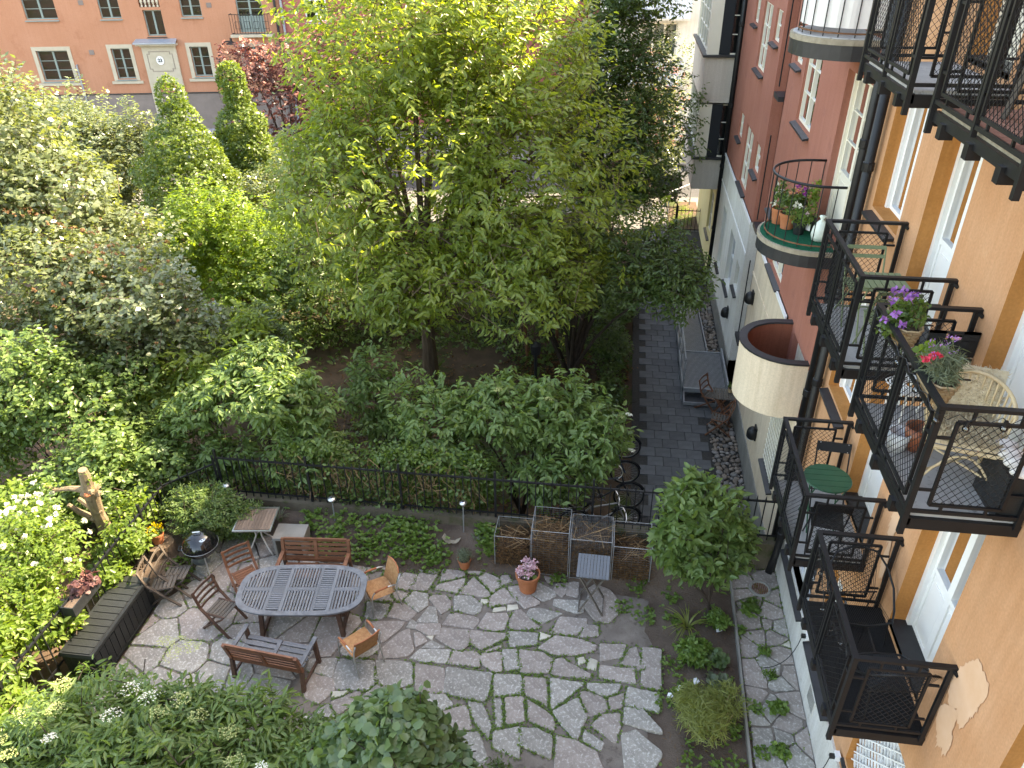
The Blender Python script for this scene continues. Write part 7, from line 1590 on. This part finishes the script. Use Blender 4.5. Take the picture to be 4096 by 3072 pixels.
# bottom edge
e3 = shrub('elder_bush', 'big flowering elder bush along the near edge below the benches', (-5.6, 5.0, 0), [(-6.0, 5.3, 1.2, .85, .7, .7), (-5.0, 5.35, 1.35, .8, .6, .65), (-4.2, 5.4, 1.3, .65, .55, .62), (-6.9, 5.0, .85, .8, .8, .7), (-5.4, 4.7, 1.2, 1.4, .7, .8), (-4.1, 4.9, 1.1, .9, .6, .7), (-7.4, 4.6, .5, .8, .8, .7)], 2300, 7, .14, .042, l_elder, 177, stems=4, **EL)
umbels(e3, [(-5.45, 5.2, 2.05), (-5.22, 5.15, 2.0), (-5.55, 4.9, 1.95)], l_white, 178, .135); umbels(e3, [(-5.0, 5.85, 2.1), (-5.35, 5.85, 2.12), (-4.75, 5.1, 2.1), (-4.95, 4.95, 2.05), (-5.3, 6.0, 1.95), (-4.1, 4.9, 1.9), (-3.9, 4.6, 1.85), (-6.3, 4.9, 1.9), (-6.4, 5.2, 1.95), (-4.5, 5.0, 2.0), (-5.15, 5.65, 2.15), (-6.9, 5.0, 1.6), (-7.1, 4.7, 1.4), (-6.8, 4.5, 1.5)], l_bud, 179, .12)
umbels(e3, [(-3.6, 4.6, 1.75), (-3.5, 4.4, 1.7), (-6.2, 4.6, 1.8)], l_white, 180, .085)
shrub('lilac_shrub', 'dense rounded lilac with heart-shaped leaves at the near edge of the paving', (-2.15, 4.9, 0), [(-2.1, 5.05, 1.75, .72, .6, .72), (-2.0, 4.9, 2.25, .42, .4, .38), (-2.75, 4.9, 1.45, .55, .5, .6), (-1.6, 4.8, 1.4, .5, .5, .6)], 1500, 5, .125, .105, l_lilac, 181, T=ROUND_T, shell=.75, tl=.22, droop=.5, lump=.22, flat=.4, jit=.3)
shrub('weigela_sapling', 'loose leafy young shrub between elder and lilac', (-3.1, 4.9, 0), [(-3.2, 5.1, 1.25, .45, .4, .45), (-3.4, 5.6, .9, .4, .3, .4)], 240, 7, .09, .04, l_elder, 182, **EL)
shrub('mint_clump', 'upright dark green clump at the near edge right of the lilac', (-.85, 5.2, 0), [(-.9, 5.3, .75, .45, .4, .45), (-.4, 5.2, .55, .35, .3, .4)], 420, 7, .075, .03, l_dark, 183, tl=.25, T=KITE_T)
# right bed
sh = shrub('walnut_shrub', 'leafy shrub on a thin slanting stem beside the house wall', (1.88, 9.05, .05), [(1.55, 9.45, 1.85, .68, .55, .7), (1.45, 9.5, 2.35, .38, .35, .38), (1.25, 9.4, 1.25, .45, .4, .5), (2.15, 9.5, 1.35, .5, .45, .55), (1.75, 9.2, 1.1, .6, .4, .4)], 520, 7, .15, .075, l_elder, 191, stems=1, tr=.032, mode='pinnate', tl=.28, droop=.4, shell=.7, lump=.25)
def clump(name, label, x, y, z, n, L, W, mat, seed, T=THIN_T, arch=.5):
    rg = np.random.default_rng(seed); t = thing(name, label, 'plant', (x, y, z)); Vs, Fs, A = [], [], []; o = 0
    for i in range(n):
        a = rg.uniform(0, 6.28); d = np.array([math.cos(a), math.sin(a), 0]); l = L*rg.uniform(.6, 1.1); k = 7; s = np.array([-d[1], d[0], 0]); p0 = d*.03
        for j in range(k+1):
            f = j/k; c = p0+d*l*(.25*f+arch*f*f)+np.array([0, 0, l*(.95*f-.65*f*f*(.6+arch))]); w = W*(1-f**2)*.5+.001; Vs += [c-s*w, c+s*w]; A += [rg.random()*.3+i/n*.7]*2
        Fs += [(o+2*j, o+2*j+1, o+2*j+3, o+2*j+2) for j in range(k)]; o += 2*(k+1)
    link('blades', npmesh('blades', np.array(Vs), np.array(Fs), mat, A), t); return t
clump('daylily', 'arching strap-leaved daylily in the bed below the leafy shrub', 1.55, 8.75, .05, 26, .62, .022, l_bamboo, 192)
clump('iris_clump', 'upright blue-green iris blades in front of the fence lamp', -4.6, 10.0, .25, 24, .5, .02, l_lav, 193, arch=.2); clump('iris_clump', 'narrow upright blades behind the bistro table', -5.9, 10.1, .3, 18, .55, .02, l_lav, 194, arch=.2)
clump('iris_clump', 'two fallen strap leaves beside the leaf-shaped dish', -2.15, 10.0, .33, 3, .45, .04, l_lav, 195, arch=.7)
bm = thing('bamboo_clump', 'low yellowish green bamboo clump at the near end of the bed', 'plant', (1.75, 6.95, .03)); foliage('leaves', bm, [(1.62, 6.95, .42, .40, .42, .36), (1.95, 7.25, .32, .3, .3, .28), (1.5, 7.3, .25, .28, .25, .22)], 900, 5, .13, .013, l_bamboo, 196, T=THIN_T, shell=.3, tl=.14, zmin=.05)
mb = MB()
for k in range(30): a = Vector((1.7+rnd.uniform(-.3, .3), 7+rnd.uniform(-.3, .3), .02)); mb.tube([a, a+Vector((rnd.uniform(-.15, .15), rnd.uniform(-.15, .15), .5))], .004, 3, False)
mb.build('stems', m_twig, bm)
def weed(name, label, x, y, r, h, n, L, W, mat, seed, T=LEAF_T, **kw):
    t = thing(name, label, 'plant', (x, y, .04)); foliage('leaves', t, [(x, y, .05+h*.5, r, r, h*.55)], n, 5, L, W, mat, seed, T=T, shell=.3, tl=.1, zmin=.04, **kw); return t
weed('bushy_weed', 'bushy green weed in the bed between daylily and bamboo', 1.62, 8.15, .26, .34, 150, .08, .045, l_weed, 201); weed('mallow_plant', 'round-leaved mallow near the edging strip', 1.98, 8.15, .16, .2, 60, .07, .07, l_lilac, 202, T=ROUND_T)
weed('brunnera_plant', 'silvery heart-leaved plant in the bed', 1.93, 7.72, .15, .18, 26, .12, .1, l_lav, 203, T=ROUND_T); weed('avens_plant', 'yellow-green leafy weed beside the edging strip', 2.06, 8.85, .18, .3, 70, .08, .045, l_weed, 204)
weed('strawberry_patch', 'trailing leafy patch on the wall-side stones below the drain', 2.62, 9.32, .18, .09, 50, .06, .045, l_weed, 205, T=ROUND_T); weed('strawberry_patch', 'diagonal leafy patch on the wall-side stones opposite the bamboo', 2.80, 7.45, .17, .08, 46, .06, .045, l_weed, 206, T=ROUND_T); weed('strawberry_patch', 'small leafy patch near the far end of the wall-side stones, under the balcony', 2.72, 6.75, .14, .08, 36, .055, .045, l_weed, 207, T=ROUND_T)
weed('weed_tuft', 'small weed tuft growing between stones at the wall', 2.72, 8.42, .1, .12, 34, .06, .03, l_weed, 208); weed('weed_tuft', 'rosette weed on the wall-side stones', 2.78, 8.0, .08, .07, 18, .08, .025, l_weed, 209)
# bed ground cover and moss in the joints
def scatter(name, spots, n, L, W, mat, seed, T=ROUND_T, zf=None, per=3, up=.05):
    rg = np.random.default_rng(seed); S = np.array(spots); id_ = rg.integers(0, len(S), n); p = S[id_, :2]+rg.normal(size=(n, 2))*S[id_, 2:3]
    z = zf(p[:, 0], p[:, 1])+rg.random(n)*up+.01; P3 = np.concatenate([p, z[:, None]], 1); P3 = np.repeat(P3, per, 0); m = len(P3); a = rg.uniform(0, 6.28, m)
    d = np.stack([np.cos(a), np.sin(a), rg.uniform(.1, .6, m)], -1); V, F = leaf_verts(P3, d, np.tile([0, 0, 1.], (m, 1))+rg.normal(size=(m, 3))*.25, rg.uniform(.6, 1.2, m)*L, rg.uniform(.6, 1.2, m)*W, T)
    lv = np.repeat(np.repeat(rg.random(n), per)*.6+rg.random(m)*.4, len(T)); return link(name, npmesh(name, V, F, mat, lv), None, kind='stuff')
scatter('bed_groundcover', [(-5.2, 10.1, .2), (-4.5, 10.05, .22), (-4.0, 9.95, .2), (-3.6, 10.0, .22), (-4.8, 9.75, .16), (-4.1, 9.65, .16), (-3.5, 9.75, .16), (-3.1, 9.8, .16), (-2.8, 9.65, .14), (-3.2, 10.1, .15), (-1.9, 9.95, .1), (-2.0, 10.2, .1)], 1150, .062, .05, l_weed, 221, zf=patio_z, up=.14)
scatter('bed_weeds', [(1.35, 8.9, .1), (1.9, 9.0, .14), (1.3, 8.0, .08), (1.25, 7.4, .1), (1.45, 7.6, .1), (1.9, 7.5, .14), (2.1, 7.0, .1), (2.1, 7.8, .07), (2.42, 8.8, .05), (2.45, 7.4, .06), (2.45, 6.7, .06), (1.5, 6.4, .15), (1.3, 9.35, .1), (.75, 9.5, .08), (-.6, 9.55, .08), (1.6, 8.5, .14), (2.0, 6.4, .14), (.5, 9.1, .1), (.9, 8.9, .1)], 560, .055, .04, l_weed, 222, zf=patio_z, up=.08)
jt = []; rj = random.Random(3)
for s, pl in cellsA+cellsB:
    dens = .25 if s[0] < -4.2 else (1.0 if s[0] < 1.2 else .5)
    for k in range(len(pl)):
        p, q = pl[k], pl[(k+1) % len(pl)]; l = math.hypot(q[0]-p[0], q[1]-p[1]); m_ = vnoise(np.array(p[0]*1.9), np.array(p[1]*1.9), 12)
        if m_ < -.15: continue
        for i in range(int(l*70*dens*(.5+max(0, float(m_))))):
            f = rj.random(); x, y = p[0]+(q[0]-p[0])*f, p[1]+(q[1]-p[1])*f; dx, dy = x-s[0], y-s[1]; dl = math.hypot(dx, dy) or 1; jt.append((x+dx/dl*.012, y+dy/dl*.012, .012))
rj.shuffle(jt); print('joint tufts', len(jt))
def jz(x, y): return np.full_like(x, .008)
rgj = np.random.default_rng(4)
scatter('joint_moss', jt, min(len(jt)*2, 15000), .022, .017, l_weed, 223, T=KITE_T, zf=jz, up=.03)
# twigs, chips and pebbles on the soil
rg = np.random.default_rng(77); N = 5200; px = rg.uniform(-7.4, 3.1, N); py = rg.uniform(5.5, 10.2, N); keep = (px > 1.14) | (py > 9.3); px, py = px[keep], py[keep]; n_ = len(px); a = rg.uniform(0, 6.28, n_)
V, F = leaf_verts(np.stack([px, py, patio_z(px, py)+.014], -1), np.stack([np.cos(a), np.sin(a), rg.normal(size=n_)*.15], -1), np.tile([0, 0, 1.], (n_, 1)), rg.uniform(.02, .13, n_), rg.uniform(.004, .010, n_), THIN_T)
link('soil_debris', npmesh('soil_debris', V, F, l_brown, np.repeat(rg.random(n_), 4)), None, kind='stuff')
